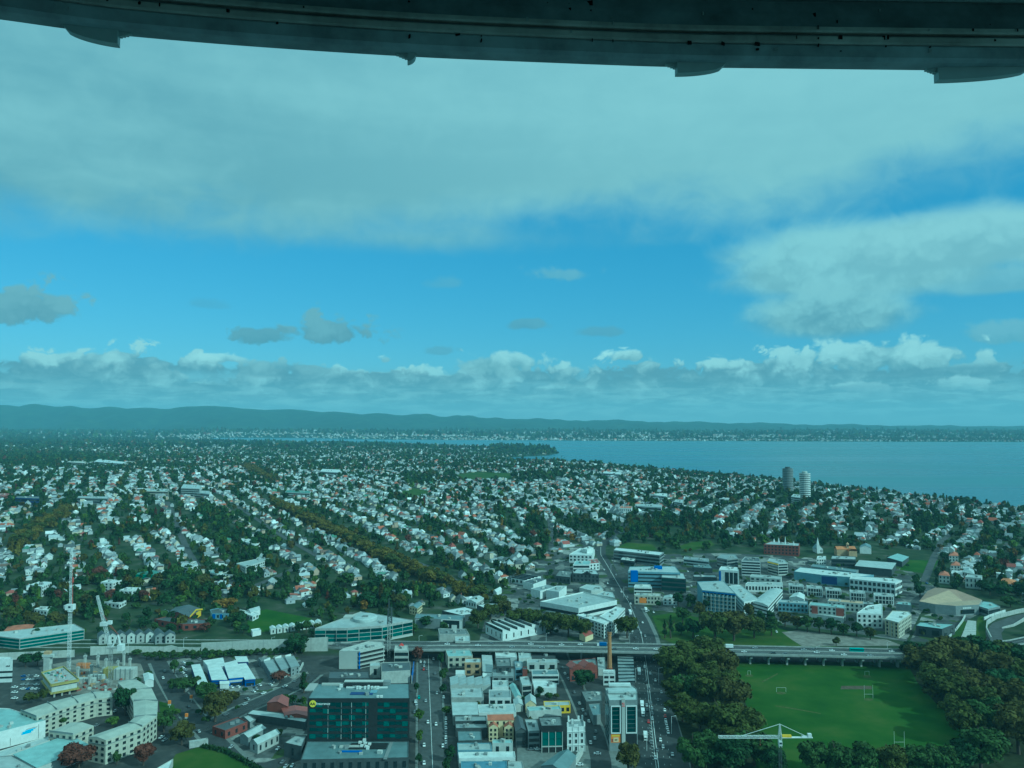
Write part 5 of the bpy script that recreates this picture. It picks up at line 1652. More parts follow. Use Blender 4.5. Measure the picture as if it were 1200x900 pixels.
# tower with two framed bays
e, P, zb, org = B("office_tower", "pale topped tower with two white framed glass bays and a red emblem beside the avenue", WH, [(709, 807), (741, 803.5), (746.5, 808), (747, 821), (714, 821.5)], 30, wall='grey', roof='pale', units=3, mark="the twin-bay tower")
i = front_edge(P)
for (t0, t1) in ((.05, .40), (.58, .97)):
    for k in range(6): face_box(e, org, P, i, t0 + .04, t1 - .04, 11.3 + k * 2.6, 13.6 + k * 2.6, .16, "glass_panel", GL['deep'], zb)
    for (a0, a1, z0_, z1_) in ((t0, t0 + .035, 10.6, 27.2), (t1 - .035, t1, 10.6, 27.2), (t0 + .035, t1 - .035, 26.6, 27.2), (t0 + .035, t1 - .035, 10.6, 11.2)): face_box(e, org, P, i, a0, a1, z0_, z1_, .6, "bay_frame", PAINT['white'], zb)
face_box(e, org, P, i, .43, .55, 0, 31.5, .9, "pier", PAINT['paleconc'], zb)
em = face_box(e, org, P, i, .44, .54, 26.6, 29.4, .95, "emblem", PAINT['offwhite'], zb)
for (a0, a1, z0_, z1_) in ((.445, .475, 28.2, 29.2), (.475, .535, 28.9, 29.2), (.485, .535, 28.2, 28.6), (.445, .535, 27.7, 28.0), (.445, .475, 26.8, 27.4), (.485, .535, 26.8, 27.4)): face_box(e, org, P, i, a0, a1, z0_, z1_, 1.0, "emblem_bar", PAINT['red'], zb)
mu = face_box(e, org, P, i, .05, .40, 5.2, 10.2, .12, "mural", PAINT['orange'], zb)
for (a0, a1, z0_, z1_, m_) in ((.08, .36, 8.8, 9.8, 'yellow'), (.14, .32, 5.6, 8.2, 'cream'), (.18, .28, 6.2, 7.2, 'rustred'), (.07, .13, 5.6, 7.4, 'rustred')): face_box(e, org, P, i, a0, a1, z0_, z1_, .16, "painted_patch", PAINT[m_], zb)
face_box(e, org, P, i, .58, .97, .5, 10.0, .1, "dark_panel", PAINT['black'], zb)
for i2 in range(len(P)):
    if i2 != i and facing(P, i2)[5] > .05:
        for k in range(7): face_box(e, org, P, i2, .06, .94, 3 + k * 3.7, 5.4 + k * 3.7, .15, "window_band", GL['deep'], zb)
q = at_z(729, 811.5, 30); b = MB().box(-9, -3.4, 30.5, 8.4, 2.6, 31.8); b.build("plant_screen", SHEET['pale'], e, (q.x - org.x, q.y - org.y, 0))
q = at_z(726, 804.5, 30); MB().box(-7, -1.6, 30.5, 7, 1.6, 32).build("plant_screen", SHEET['white'], e, (q.x - org.x, q.y - org.y, 0))
# white louvred plant building behind it
e, P, zb, org = B("plant_building", "white boxes with black openings at the chimney foot", WH, [(707, 785.5), (720.5, 785.5), (721, 789), (707, 789)], 9, wall='white', roof='white', mark=None)
i = front_edge(P)
for (z0_, z1_) in ((5.2, 7.0), (1.6, 3.4)):
    for k in range(2): face_box(e, org, P, i, .08 + k * .48, .44 + k * .48, z0_, z1_, .12, "opening", PAINT['black'], zb)
for k in range(2): face_box(e, org, P, i, .04 + k * .5, .42 + k * .5, 9.4, 11, .6, "roof_box", PAINT['white'], zb)
# roofs at the bottom edge of the view
B("gabled_hall", "dark green-grey gable roof rising at the square below the green glass office", WH, [(634, 897), (656, 881), (675, 886), (662, 906)], 8, wall='grey', roof='bluegrey', rt='gable', rise=2.5, ridge=0)
long_wall("canopy_beam", "pale slanting concrete beam beside the dark green-grey gable roof", [(669, 905), (682, 883)], 3.5, PAINT['paleconc'], 1.6, "wall")
dp = at_z(717, 906, 8)
e = empty("domed_kiosk", (dp.x, dp.y, 0), "white shallow domed roof in front of the twin-bay tower", "building")
b = MB(); R_, nseg = 8.6, 20
prof = [(R_, 5.5), (R_ * .92, 6.6), (R_ * .72, 7.6), (R_ * .4, 8.3), (0.05, 8.6)]
for a_, c_ in zip(prof, prof[1:]):
    for k in range(nseg):
        t0, t1 = 2 * math.pi * k / nseg, 2 * math.pi * (k + 1) / nseg
        b.add([(a_[0] * math.cos(t0), a_[0] * math.sin(t0), a_[1]), (a_[0] * math.cos(t1), a_[0] * math.sin(t1), a_[1]), (c_[0] * math.cos(t1), c_[0] * math.sin(t1), c_[1]), (c_[0] * math.cos(t0), c_[0] * math.sin(t0), c_[1])], [(0, 1, 2, 3)])
b.build("roof", SHEET['white'], e); MB().tube((0, 0, -1), (0, 0, 5.5), R_ - .5, R_ - .4, 20, False).build("wall", PAINT['offwhite'], e)

# ------------------------------------------------------------------ left of the straight street
# the dark glass office
e, P, zb, org = B("glass_office", "dark glass office block with a yellow round sign and stepped grey roof", WH, [(371, 801.5), (479.5, 801.5), (480, 819), (360.5, 819)], 32, wall='black', roof='bluegrey', para=.4, mark="the dark glass office")
i = front_edge(P)
for k in range(6):
    z_ = 8.2 + k * 3.75
    spans = [(.02, .60), (.685, .985)]
    for (t0, t1) in spans:
        nseg = 9 if t1 < .65 else 5
        for j in range(nseg):
            a0, a1 = t0 + (t1 - t0) * j / nseg, t0 + (t1 - t0) * (j + 1) / nseg
            gl = ['green', 'deep', 'deep', 'deep', 'deep', 'green', 'deep'][(j * 5 + k * 3 + j * j) % 7]
            face_box(e, org, P, i, a0 + .002, a1 - .002, z_ + (.9 if (j + k) % 3 else .2), z_ + 2.9, .14, "glass_panel", GL[gl], zb)
    for t in (.2, .33, .43, .57): face_box(e, org, P, i, t, t + .004, z_, z_ + 2.9, .35, "fin", PAINT['offwhite'] if (k + int(t * 10)) % 3 == 0 else PAINT['grey'], zb)
a, b_, d, nrm, L_, f = facing(P, i)
c_ = a.lerp(b_, .052) + nrm * .35
sg = empty("sign_pivot", (0, 0, 0), None, None); bpy.data.objects.remove(sg)
dm = MB(); nn_ = 28
dm.add([(2.0 * math.cos(2 * math.pi * k / nn_), -.15, 2.0 * math.sin(2 * math.pi * k / nn_)) for k in range(nn_)] + [(2.0 * math.cos(2 * math.pi * k / nn_), .25, 2.0 * math.sin(2 * math.pi * k / nn_)) for k in range(nn_)],
       [tuple(range(nn_))[::1]] + [(k, nn_ + k, nn_ + (k + 1) % nn_, (k + 1) % nn_) for k in range(nn_)])
SIGNY = mat("sign_yellow", (0.78, 0.66, 0.06), 0.5, 0.3, 0.05, 1)
rz = math.atan2(d.y, d.x)
ds = dm.build("round_sign", SIGNY, e, (c_.x - org.x, c_.y - org.y, 29.2)); ds.rotation_euler = (0, 0, rz)
writing("AA", 2.3, PAINT['black'], ds, (0, -.28, 0), 0)
c2 = a.lerp(b_, .085) + nrm * .4
writing("Insurance", 2.2, mat("sign_white", (0.8, 0.8, 0.78), 0.5, 0.3, 0.03), e, (c2.x - org.x, c2.y - org.y, 29.2), rz, align='LEFT')
# roof plant: louvred screen with pale lids, fans and a sunken deck
def on_roof(px, py, Hh, sx, sy, sz, m, name="plant_screen", par=None, z0=0.1, O=None, E=None):
    q = at_z(px, py, Hh)
    return inst(name, ubox(name, m), E or e, (q.x - (O or org).x, q.y - (O or org).y, Hh + z0), 0, None, (sx, sy, sz))
on_roof(426.5, 804, 32, 24, 6, 2.6, PAINT['black']); on_roof(426.5, 803.5, 32, 24.6, 3.4, .4, PAINT['offwhite'], "plant_lid", z0=2.75)
on_roof(430, 806.5, 32, 26, 1.0, .8, PAINT['white'], "parapet_strip"); on_roof(452, 802, 32, 6, 4, 2.2, PAINT['grey'])
on_roof(424, 813, 32, 14, 4.5, .25, PAINT['navy'], "sunken_deck"); on_roof(438, 811, 32, 4, 5, .4, PAINT['bluegrey'], "skylight")
for px_ in (419, 422, 428, 432, 436, 440, 443): on_roof(px_, 807.5, 32, 1.3, 1.6, 1.6 if px_ != 432 else 2.2, PAINT['white'], "roof_fan")
for px_ in (443, 447): on_roof(px_, 817.5, 32, 1.6, 1.2, 1.2, PAINT['white'], "roof_fan")
on_roof(365, 806, 32, 5.4, 13, .6, PAINT['concrete'], "roof_ledge"); on_roof(392, 803, 32, 16, 1.6, 1.2, PAINT['paleconc'], "roof_ledge"); on_roof(400, 805.5, 32, 2, 1.4, 1.8, PAINT['white'], "roof_fan")
# its lower front wing
e2, P2, zb2, org2 = B("office_podium", "low grey metal-roofed wing in front of the dark glass office", WH, [(360, 869.5), (479, 869.5), (479, 888.5), (352.5, 891)], 7, wall='dark', roof='bluegrey', fl=1, win='grid', sp=5, ww=2)
on_roof(432, 875, 7, 22, 8, .5, PAINT['black'], "sunken_deck", O=org2, E=e2); on_roof(412, 881, 7, 12, 2, .3, PAINT['blue'], "skylight", O=org2, E=e2); on_roof(410, 876, 7, 12, 2.4, .9, PAINT['paleconc'], "duct", O=org2, E=e2)
for px_, py_ in ((422, 872), (427, 869), (424, 876), (429, 877), (433, 874), (428, 873), (431, 878)): on_roof(px_, py_, 7, 1.8, 1.8, 1.5, PAINT['white'], "roof_fan", O=org2, E=e2)
on_roof(455, 880, 7, 2, 24, .3, PAINT['grey'], "roof_seam", O=org2, E=e2)
B("low_building", "dark flat roofed low building behind the dark glass office", WH, [(386, 787), (432, 787), (433, 795), (385, 795.5)], 6, wall='dark', roof='dark', units=1)
# car park with open decks
e, P, zb, org = B("car_park_building", "pale unfinished block with open balcony decks and a blank pale end wall", WH, [(402, 760.5), (433, 751.5), (449, 753), (450, 757), (419.5, 763.5), (397.5, 763.5)], 14, wall='concrete', roof='concrete', units=4, mark="the open-decked block")
for i in range(len(P)):
    a, b_, d, nrm, L_, f = facing(P, i)
    if f > .05 and L_ > 14 and abs(d.x) < .95:
        for k in range(4):
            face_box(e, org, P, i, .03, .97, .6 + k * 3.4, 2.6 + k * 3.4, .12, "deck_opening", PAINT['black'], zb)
            face_box(e, org, P, i, 0, 1, 2.9 + k * 3.4, 3.8 + k * 3.4, 1.6, "deck_slab", PAINT['paleconc'], zb)
        face_box(e, org, P, i, .01, .04, .4, 14, 1.8, "blue_fin", PAINT['blue'], zb)
    elif f > .5: face_box(e, org, P, i, .0, 1.0, 0.2, 14, .1, "end_wall", PAINT['paleconc'], zb)
B("low_building", "pale two-part building with dark wedge roofs beside the blue hoarding", WH, [(447, 777), (480.5, 776), (481, 786), (447, 788)], 9, wall='paleconc', roof='dark', units=1)
B("low_building", "small grey cube next to the pale wedge-roofed building", WH, [(434, 777), (445.5, 776.5), (446, 780.5), (433.5, 781)], 9, wall='paleconc', roof='pale', fl=1, win='grid', sp=5, ww=2.2)
e, P, zb, org = B("low_building", "narrow pale tower block with red roof tent by the viaduct", WH, [(463, 757), (478, 757), (479, 763), (462, 763)], 10, wall='paleconc', roof='concrete', fl=2, win='band', units=3)
q = at_z(470.5, 757.5, 10); MB().add([(-2, -1.6, .8), (2, -1.6, .8), (2, 1.6, .8), (-2, 1.6, .8), (0, 0, 3)], [(0, 1, 4), (1, 2, 4), (2, 3, 4), (3, 0, 4)]).build("roof_tent", PAINT['red'], e, (q.x - org.x, q.y - org.y, 10))
long_wall("site_hoarding", "bright blue hoarding at the edge of the straight street", [(482.5, 801), (485, 784)], 6, PAINT['blue'], .4, "hoarding")
# lower left corner
e, P, zb, org = B("warehouse", "big white corner warehouse with a blue wave emblem on its wall", "warehouse", [(-30, 829), (11, 831), (53.5, 845), (-8, 860.5), (-40, 868)], 10, wall='white', roof='teal', mark="the white corner warehouse")
i = max(range(len(P)), key=lambda k: facing(P, k)[5] * facing(P, k)[4])
for (t0, t1, z0_, z1_) in ((.53, .72, 5.2, 6.0), (.55, .76, 6.1, 6.8), (.60, .80, 6.9, 7.4)): face_box(e, org, P, i, t0, t1, z0_, z1_, .12, "emblem_band", mat("emblem_blue", (0.12, 0.42, 0.70), .6, .3, .05), zb)
face_box(e, org, P, i, .62, .84, 7.7, 8.0, .12, "emblem_line", PAINT['grey'], zb)
for t in (.86, .12, .32): face_box(e, org, P, i, t, t + .008, .5, 9.2 if t > .5 else 5, .2, "downpipe", PAINT['grey'], zb)
B("warehouse", "low pale green-roofed warehouse attached to the white corner warehouse", "warehouse", [(16, 885), (80, 862), (108, 874.5), (43, 899)], 6.5, wall='offwhite', roof='teal', rt='shed', rise=.6)
B("warehouse", "flat pale grey roof strip under the blue wave emblem", "warehouse", [(-30, 890), (58, 863), (76, 862), (14, 884), (-30, 899)], 5, wall='offwhite', roof='pale')
B("warehouse", "low grey roof corner at the lower left with pipes", "warehouse", [(-40, 890), (14, 886), (40, 900), (36, 925), (-40, 925)], 5.6, wall='grey', roof='mid', units=5)
e, P, zb, org = B("showroom_building", "white stepped building with grey lettering at the left edge by the car park", WH, [(-40, 770.5), (12.5, 770.5), (15, 773), (-40, 775)], 17, wall='white', roof='white', mark=None)
i = front_edge(P)
for k in range(2): face_box(e, org, P, i, 0, 1, 3.0 + k * 4.2, 4.4 + k * 4.2, .2, "window_band", GL['dark'], zb)
for k in range(4): face_box(e, org, P, i, .86 + k * .022, .875 + k * .022, 11.6, 12.6 + .3 * (k % 2), .12, "letter_mark", PAINT['dark'], zb)

# ------------------------------------------------------------------ the corner below the dealership
e, P, zb, org = B("workshop", "grey workshop with two pale gable roofs and a lit side wall", "workshop", [(293, 868), (319.5, 856.5), (328, 859), (302, 872)], 6, wall='concrete', roof='pale', rt='gable', rise=1.8, ridge=None, fl=1, win='grid', sp=4.5, ww=1.4, mark="the grey workshop")
B("workshop", "lower pale roofed bay behind the grey workshop", "workshop", [(281.5, 861), (301, 850.5), (311.5, 853), (291, 864)], 5.5, wall='grey', roof='pale', rt='gable', rise=1.4)
B("low_building", "dark walled shed with a pale roof beside the dark glass office wing", "shed", [(333, 871), (345.5, 862.5), (359, 863), (353.5, 875.5)], 8, wall='dark', roof='mid', fl=1, win='grid', sp=7, ww=1.5)
B("canopy_building", "long low pale-roofed strip in front of the red roofed building", "building", [(289, 837), (296, 832), (330, 836), (360, 843), (358, 847), (322, 841.5)], 4.5, wall='dark', roof='pale')
e, P, zb, org = B("hall_building", "dull red roofed building with a white end wall beside the cross street", "hall", [(313, 823.5), (322, 816.5), (338.5, 818), (337, 827.5)], 7.5, wall='rustred', roof='red', rt='gable', rise=2, mark="the red roofed building")
i = min(range(4), key=lambda k: (P[k] + P[(k + 1) % 4]).x); face_box(e, org, P, i, .02, .98, 0, 7.4, .15, "end_wall", PAINT['white'], zb)
for t in (.3, .7): face_box(e, org, P, i, t - .06, t + .06, 1.5, 6.0, .2, "window", GL['dark'], zb)
B("hall_building", "long dark red metal roof between red gable and dark glass office", "hall", [(330, 830), (361, 828.5), (361, 839), (334, 838)], 6, wall='rustred', roof='red', rt='gable', rise=1.4)
B("brick_building", "dull red brick walls with a dark flat roof beside the hedge lawn", "building", [(249, 852), (279, 841), (290, 846.5), (264, 857)], 5, wall='brick', roof='dark', fl=1, win='grid', sp=5, ww=1.6)
B("canopy_building", "small pale canopy above the grey workshop", "canopy", [(285.5, 840.5), (292, 838.5), (299.5, 843.5), (293, 847)], 3.6, wall='grey', roof='pale')
B("bus_shelter", "pale grey shelter wall at the end of the corner lawn hedge", "shelter", [(221, 869), (243, 865.5), (244, 867), (222, 871)], 3.2, wall='concrete', roof='pale')
B("canopy_building", "pale triangular sail roof at the bottom by the corner lawn", "canopy", [(184, 901), (203, 890), (196, 906)], 4, wall='paleconc', roof='white')
# dealership: five white roofed bays with blue fronts
for nm, lab, px, hh_, w_ in (("showroom", "white roofed dealership bay, longest and nearest the side street trees", [(224.5, 780.5), (234, 779.5), (243, 800), (232.5, 803)], 5, 'navy'),
                             ("showroom", "white dealership roof bay set back behind the blue fronted bays", [(238.5, 775.5), (261, 772), (263.5, 780), (244.5, 781)], 7, 'white'),
                             ("showroom", "blue fronted dealership bay with a white sloping roof and small entrance gate", [(243.5, 782), (258, 781), (266, 796), (248.5, 796.5)], 6, 'blue'),
                             ("showroom", "widest blue fronted dealership bay in the middle of the showroom", [(262.5, 778.5), (276.5, 775), (285, 793), (268.5, 794.5)], 6.5, 'blue'),
                             ("showroom", "blue fronted dealership bay at the end by the sloping yard", [(277.5, 779.5), (288, 778.5), (299, 795), (287.5, 796)], 5.5, 'blue'),
                             ("showroom", "small square white roofed dealership block at the back", [(275.5, 770.5), (288.5, 770.5), (291, 775), (278, 775.5)], 5, 'navy')):
    e, P, zb, org = B(nm, lab, "showroom", px, hh_, wall=w_, roof='white', rt='shed', ridge=0, rise=.9)
    i = front_edge(P); face_box(e, org, P, i, .1, .9, .4, 2.6, .15, "shopfront", GL['dark'], zb); face_box(e, org, P, i, .05, .95, 3.2, 4.6, .14, "fascia", PAINT['offwhite'] if hh_ > 6 else PAINT['navy'], zb)
    LANDMARKS["the blue fronted dealership"] = org
B("entrance_gate", "little white gabled entrance porch in front of the dealership", "porch", [(257.5, 799), (268, 798.5), (268.5, 801), (258, 801.5)], 3.6, wall='white', roof='white', rt='gable', rise=1.2)
# stepped dwellings on the curve
for k, (px, lab) in enumerate((([(303, 771.5), (316, 770.5), (318, 774), (306, 775)], "flat dark roofed dwelling nearest the dealership"), ([(309, 777), (320, 772.5), (327, 785), (317, 790)], "first terrace dwelling with a white gable strip facing the dealership"),
                                ([(322, 774), (333, 770), (340, 782), (330, 787)], "second terrace dwelling along the curve from the dealership"), ([(334, 771.5), (344, 768.5), (351, 780), (341, 784)], "last terrace dwelling, under the big dark tree by the wall"))):
    e, P, zb, org = B("terrace_house", lab, "house", px, 6, wall='grey', roof='grey' if k else 'felt', rt='shed' if k else 'flat', rise=1.5, ridge=1, group=None, fl=2 if k else 1, win='grid', sp=4, ww=1.3)
    if k:
        i = min(range(4), key=lambda j: (P[j] + P[(j + 1) % 4]).x); face_box(e, org, P, i, .3, .95, .5, 8.2, .6, "white_gable_strip", PAINT['white'], zb)
long_wall("retaining_wall", "curved pale retaining wall at the end of the terrace dwellings", [(322, 797), (340, 792), (352, 786), (355, 780)], 2.6, PAINT['paleconc'], 1.0)

# curved apartments
def arc_block(name, label, outer, inner, Hh, fl, wall='beige', mark=None, sp=4.2):
    """a block along a curve: outer and inner roof edges in the photo, same number of points"""
    O = [G(x, y, Hh) for x, y in outer]; I = [G(x, y, Hh) for x, y in inner]
    zb = 0.0
    pts = [Vector((p.x, p.y, 0)) for p in O] + [Vector((p.x, p.y, 0)) for p in I[::-1]]
    Pc = ccw(pts); FOOT.append(Pc); c = sum(Pc, Vector()) / len(Pc); org = Vector((c.x, c.y, zb))
    e = empty(name, org, label, "building"); L = [p - c for p in Pc]
    MB().prism(L, -1, Hh, cap=False).build("wall", PAINT[wall], e)
    r = MB(); n = len(outer)
    lo, li = [Vector((p.x - c.x, p.y - c.y, 0)) for p in O], [Vector((p.x - c.x, p.y - c.y, 0)) for p in I]
    for k in range(n - 1):
        m0, m1 = (lo[k] + li[k]) / 2, (lo[k + 1] + li[k + 1]) / 2
        f_ = lambda q, z: (q.x, q.y, z)
        r.add([f_(lo[k], Hh), f_(lo[k + 1], Hh), f_(m1, Hh + 1.1), f_(m0, Hh + 1.1), f_(li[k], Hh), f_(li[k + 1], Hh)], [(0, 1, 2, 3), (3, 2, 5, 4)])
    for (a_, b_) in ((lo[0], li[0]), (lo[-1], li[-1])):
        m = (a_ + b_) / 2; r.add([(a_.x, a_.y, Hh), (b_.x, b_.y, Hh), (m.x, m.y, Hh + 1.1)], [(0, 1, 2)])
    r.build("roof", mat_sheet("sheet_warm_grey", (0.38, 0.39, 0.34), 1.2, .6, .14), e)
    for k in range(n - 1):      # joints that step the roof
        for (a_, b_) in ((lo[k], li[k]),):
            m = (a_ + b_) / 2; d = (b_ - a_).normalized()
            inst("roof_joint", ubox("roof_joint", PAINT['grey']), e, (m.x, m.y, Hh + .3), math.atan2(d.y, d.x), None, ((b_ - a_).length * .96, .25, .95))
    windows(e, Pc, zb, .3, Hh - .2, fl, 'grid', sp, 'dark', org=org, ww=2.0, hh=.5)
    for i in range(len(Pc)):
        a, b_, d, nrm, L_, f = facing(Pc, i)
        if f > .1 and L_ > 8: face_box(e, org, Pc, i, 0, 1, Hh - 2.9, Hh - 2.6, .35, "ledge", PAINT['grey'], zb)
    if mark: LANDMARKS[mark] = org
    return e


arc_block("apartment_building", "curved cream four-storey apartments below the construction site", [(24, 833.5), (55, 823.5), (83, 816.5), (107, 811), (128, 809.5)], [(43, 841), (67, 832.5), (92, 824.5), (113, 819), (132, 817)], 12, 4, mark="the curved cream apartments")
arc_block("apartment_building", "long curved apartments seen from above with a warm grey stepped roof", [(161, 797), (178, 807), (185, 822), (184, 839), (167, 852), (124, 867.5)], [(138, 800), (150, 811), (156, 822), (157, 841), (150, 847.5), (103.5, 863.5)], 14, 4, mark="the long curved apartments")
arc_block("apartment_building", "short cream three-storey apartments between warehouse and curved apartments", [(57, 858), (83, 846.5)], [(86, 861.5), (110, 850.5)], 10, 3)
B("site_office", "white site office with a peaked roof above the long curved apartments", "cabin", [(168, 789.5), (179, 790), (180, 797), (170, 798)], 5, wall='white', roof='white', rt='gable', rise=1.2)

# ------------------------------------------------------------------ the construction site
def wbox(m, px, py, Hh, sx, sy, z0, z1):
    q = at_z(px, py, Hh); m.box(q.x - sx / 2, q.y - sy / 2, z0, q.x + sx / 2, q.y + sy / 2, z1)


P, zb = roof_plan([(49, 789), (74, 782), (92, 797), (60, 803)], 9)
c = sum(P, Vector()) / 4; org = Vector((c.x, c.y, 0))
e = empty("building_slab", org, "raised concrete slab edged with yellow formwork on the construction site", "construction"); L = [p - c for p in P]
LANDMARKS["the construction site"] = org
MB().prism([q * .93 for q in L], 3.4, 8.2, cap=False).build("wall", PAINT['offwhite'], e)
MB().prism(L, 8.2, 9, floor=True).build("slab", PAINT['concrete'], e)
for i in range(4): face_box(e, org, P, i, 0, 1, 8.0, 9.9, .5, "formwork", PAINT['yellowform'], 0)
MB().prism([q * 1.06 for q in L], 2.6, 3.4, floor=True).build("lower_slab", PAINT['yellowform'], e)
rr = random.Random(5)
for k in range(46):
    q = L[0].lerp(L[1], rr.uniform(.08, .92)).lerp(L[3].lerp(L[2], rr.uniform(.08, .92)), rr.uniform(.08, .92))
    inst("building_material", ubox("building_material", PAINT[rr.choice(['grey', 'offwhite', 'rustred', 'tan', 'green', 'bluegrey', 'concrete'])]), e, (q.x, q.y, 9), rr.uniform(0, 3), None, (rr.uniform(.6, 3), rr.uniform(.5, 1.5), rr.uniform(.3, 1.3)))
for t in (.12, .4, .68):
    a, b_, d, nrm, L_, f = facing(P, front_edge(P)); q = a.lerp(b_, t) - c
    inst("prop", ubox("prop", PAINT['paleconc']), e, (q.x, q.y, 0), 0, None, (.9, .9, 2.7))
q = G(56, 786)
e = empty("lift_core", q, "pale concrete lift core with a boxed platform on top beside the yellow formwork", "construction")
MB().box(-2.4, -2.2, 0, 2.4, 2.2, 11.5).build("shaft", PAINT['paleconc'], e); MB().box(-3.6, -2.6, 11.5, 5.6, 2.6, 13.4).build("platform", PAINT['offwhite'], e); MB().box(-2.6, -2, 13.4, 2.2, 2, 15.5).build("formwork", PAINT['tan'], e)
for k, (px, py, hh_) in enumerate(((91, 795, 9), (99.5, 783, 10.5), (107, 793, 9.5), (114.5, 782, 9.5), (121, 794, 8), (124, 785, 9), (138, 785, 7.5), (145, 780, 11), (152, 786, 10), (105, 802, 6.5))):
    q = G(px, py); e = empty("concrete_column", q, None, "column", "bare concrete columns of the construction site"); e["label"] = "bare pale concrete column standing on the construction site"
    w_ = 1.5 if hh_ > 8 else 1.2
    MB().box(-w_ / 2, -.8, -.2, w_ / 2, .8, hh_).build("shaft", PAINT['paleconc'], e); MB().box(-w_ * .75, -1.0, hh_ - 1.6, w_ * .75, 1.0, hh_ - .2).build("head", PAINT['concrete'], e)
    for s in (-.5, 0, .5): inst("starter_bar", ubox("starter_bar", PAINT['grey']), e, (s, 0, hh_), 0, None, (.12, .12, 1.8))
for k, (px, py, sx, sy, z0, z1, m_, lab) in enumerate(((131, 793, 10, 8, 0, 7, 'yellowform', "yellow formwork deck at the head of the long curved apartments"), (147, 795, 15, 8, 0, 8, 'paleconc', "pale concrete box being cast beside the yellow formwork deck"),
                                                     (96, 800, 20, 5, 0, 3.4, 'paleconc', "low pale concrete wall across the construction site"), (113, 797, 12, 3, 0, 4.2, 'offwhite', "white blinded wall in the middle of the construction site"))):
    q = G(px, py); e = empty("unfinished_wall" if k > 1 else "formwork_box", q, lab, "construction"); e["kind"] = "thing"
    MB().box(-sx / 2, -sy / 2, -.2, sx / 2, sy / 2, z1).build("body", PAINT[m_], e)
    for s in range(4): inst("prop", ubox("prop", PAINT['yellowform' if k == 0 else 'grey']), e, (-sx / 2 + sx * (s + .5) / 4, -sy / 2 - .15, 0), 0, None, (.4, .4, z1 + .8))
rr = random.Random(9)
for k in range(64):
    q = G(rr.uniform(84, 150), rr.uniform(786, 811))
    cc = rr.choice(['rustred', 'tan', 'orange', 'concrete', 'grey', 'offwhite', 'brick'])
    e = empty("material_stack", q, "stack of building material lying on the construction site ground", "materials", "material stacks on the construction site", rr.uniform(0, 3))
    sx, sy, sz = rr.uniform(1.5, 5), rr.uniform(.8, 2), rr.uniform(.4, 1.6)
    MB().box(-sx / 2, -sy / 2, 0, sx / 2, sy / 2, sz).box(-sx / 2 * .7, -sy / 2 * .8, sz, sx / 2 * .6, sy / 2 * .7, sz + .4).build("load", PAINT[cc], e)
q = G(98, 789); e = empty("rebar_cage", q, "rust orange reinforcement cage between bare columns", "rebar")
b = MB()
for x in np.linspace(-5, 5, 9): b.tube((x, -1, 4), (x, -1, 8), .16, n=4).tube((x, 1, 4), (x, 1, 8), .16, n=4)
for z in (4.2, 5.2, 6.2, 7.2, 7.9): b.tube((-5, -1, z), (5, -1, z), .14, n=4).tube((-5, 1, z), (5, 1, z), .14, n=4)
b.build("bars", PAINT['orange'], e); MB().box(-5.2, -1.2, 0, -4.6, 1.2, 4).box(4.6, -1.2, 0, 5.2, 1.2, 4).build("trestle", PAINT['concrete'], e)


# ------------------------------------------------------------------ cranes and masts
def lattice(b, p, q, w0, w1, bays, r=.14, up=Vector((0, 1, 0))):
    p, q = Vector(p), Vector(q); d = (q - p).normalized()
    s = d.cross(up).normalized(); t = s.cross(d).normalized()
    C = [(1, 1), (-1, 1), (-1, -1), (1, -1)]
    ring = lambda k: [p.lerp(q, k / bays) + (s * a + t * c) * ((w0 + (w1 - w0) * k / bays) / 2) for a, c in C]
    R = [ring(k) for k in range(bays + 1)]
    for j in range(4): b.tube(R[0][j], R[-1][j], r, r, 4, False)
    for k in range(bays):
        for j in range(4):
            a_, c_ = (j, (j + 1) % 4) if k % 2 else ((j + 1) % 4, j)
            b.tube(R[k][a_], R[k + 1][c_], r * .62, r * .62, 3, False)
            b.tube(R[k + 1][j], R[k + 1][(j + 1) % 4], r * .6, r * .6, 3, False)
    return b


q = G(80.5, 787); Y_ = q.y; k_ = Y_ / F
zc = at_y(80, 712, Y_).z; zt = at_y(80.5, 648, Y_).z
e = empty("tower_crane", q, "tall white luffing crane with its boom raised upright", "crane"); LANDMARKS["the tall white crane"] = q
b = MB(); lattice(b, (0, 0, 0), (0, 0, zc - 3), 1.9, 1.9, 20, .125); b.build("mast", PAINT['steel'], e)
MB().tube((0, 0, zc - 3), (0, 0, zc - 1.6), 2.2, 2.2, 10).build("slewing_ring", PAINT['steel'], e)
cabm = MB().box(-3.2, -2.2, zc - 1.6, 3.2, 2.2, zc + 2.6); cabm.box(-4.6, -1.4, zc - .6, -3.2, 1.4, zc + 2.0); ma = cabm.build("machine_deck", PAINT['white'], e)
MB().box(-.5, -2.32, zc + .1, 1.3, -2.2, zc + 1.6).build("cab_window", GL['dark'], e)
b = MB(); lattice(b, (.4, 0, zc + 2), (-.1, 0, zt - 3), 1.7, 1.5, 16, .12); lattice(b, (-.1, 0, zt - 3), (-.1, 0, zt + 3), 1.9, .5, 3, .13); b.build("boom", PAINT['steel'], e)
MB().tube((1.6, 0, zc + 1), (1.2, 0, zc + 30), .14, .14, 4).tube((1.6, .6, zc + 1), (1.0, 0, zt - 6), .1, .1, 4).build("pendant_line", PAINT['redsteel'], e)
MB().box(1.0, -.5, zc + 20, 2.0, .5, zc + 24).build("hook_block", PAINT['redsteel'], e)
q = G(129, 803); Y_ = q.y
zc = at_y(129, 760, Y_).z; tp = at_y(114, 698, Y_); bs = at_y(128.5, 756, Y_)
e = empty("tower_crane", q, "smaller white crane with a leaning boom in front of the pale motorway wall", "crane"); LANDMARKS["the leaning crane"] = q
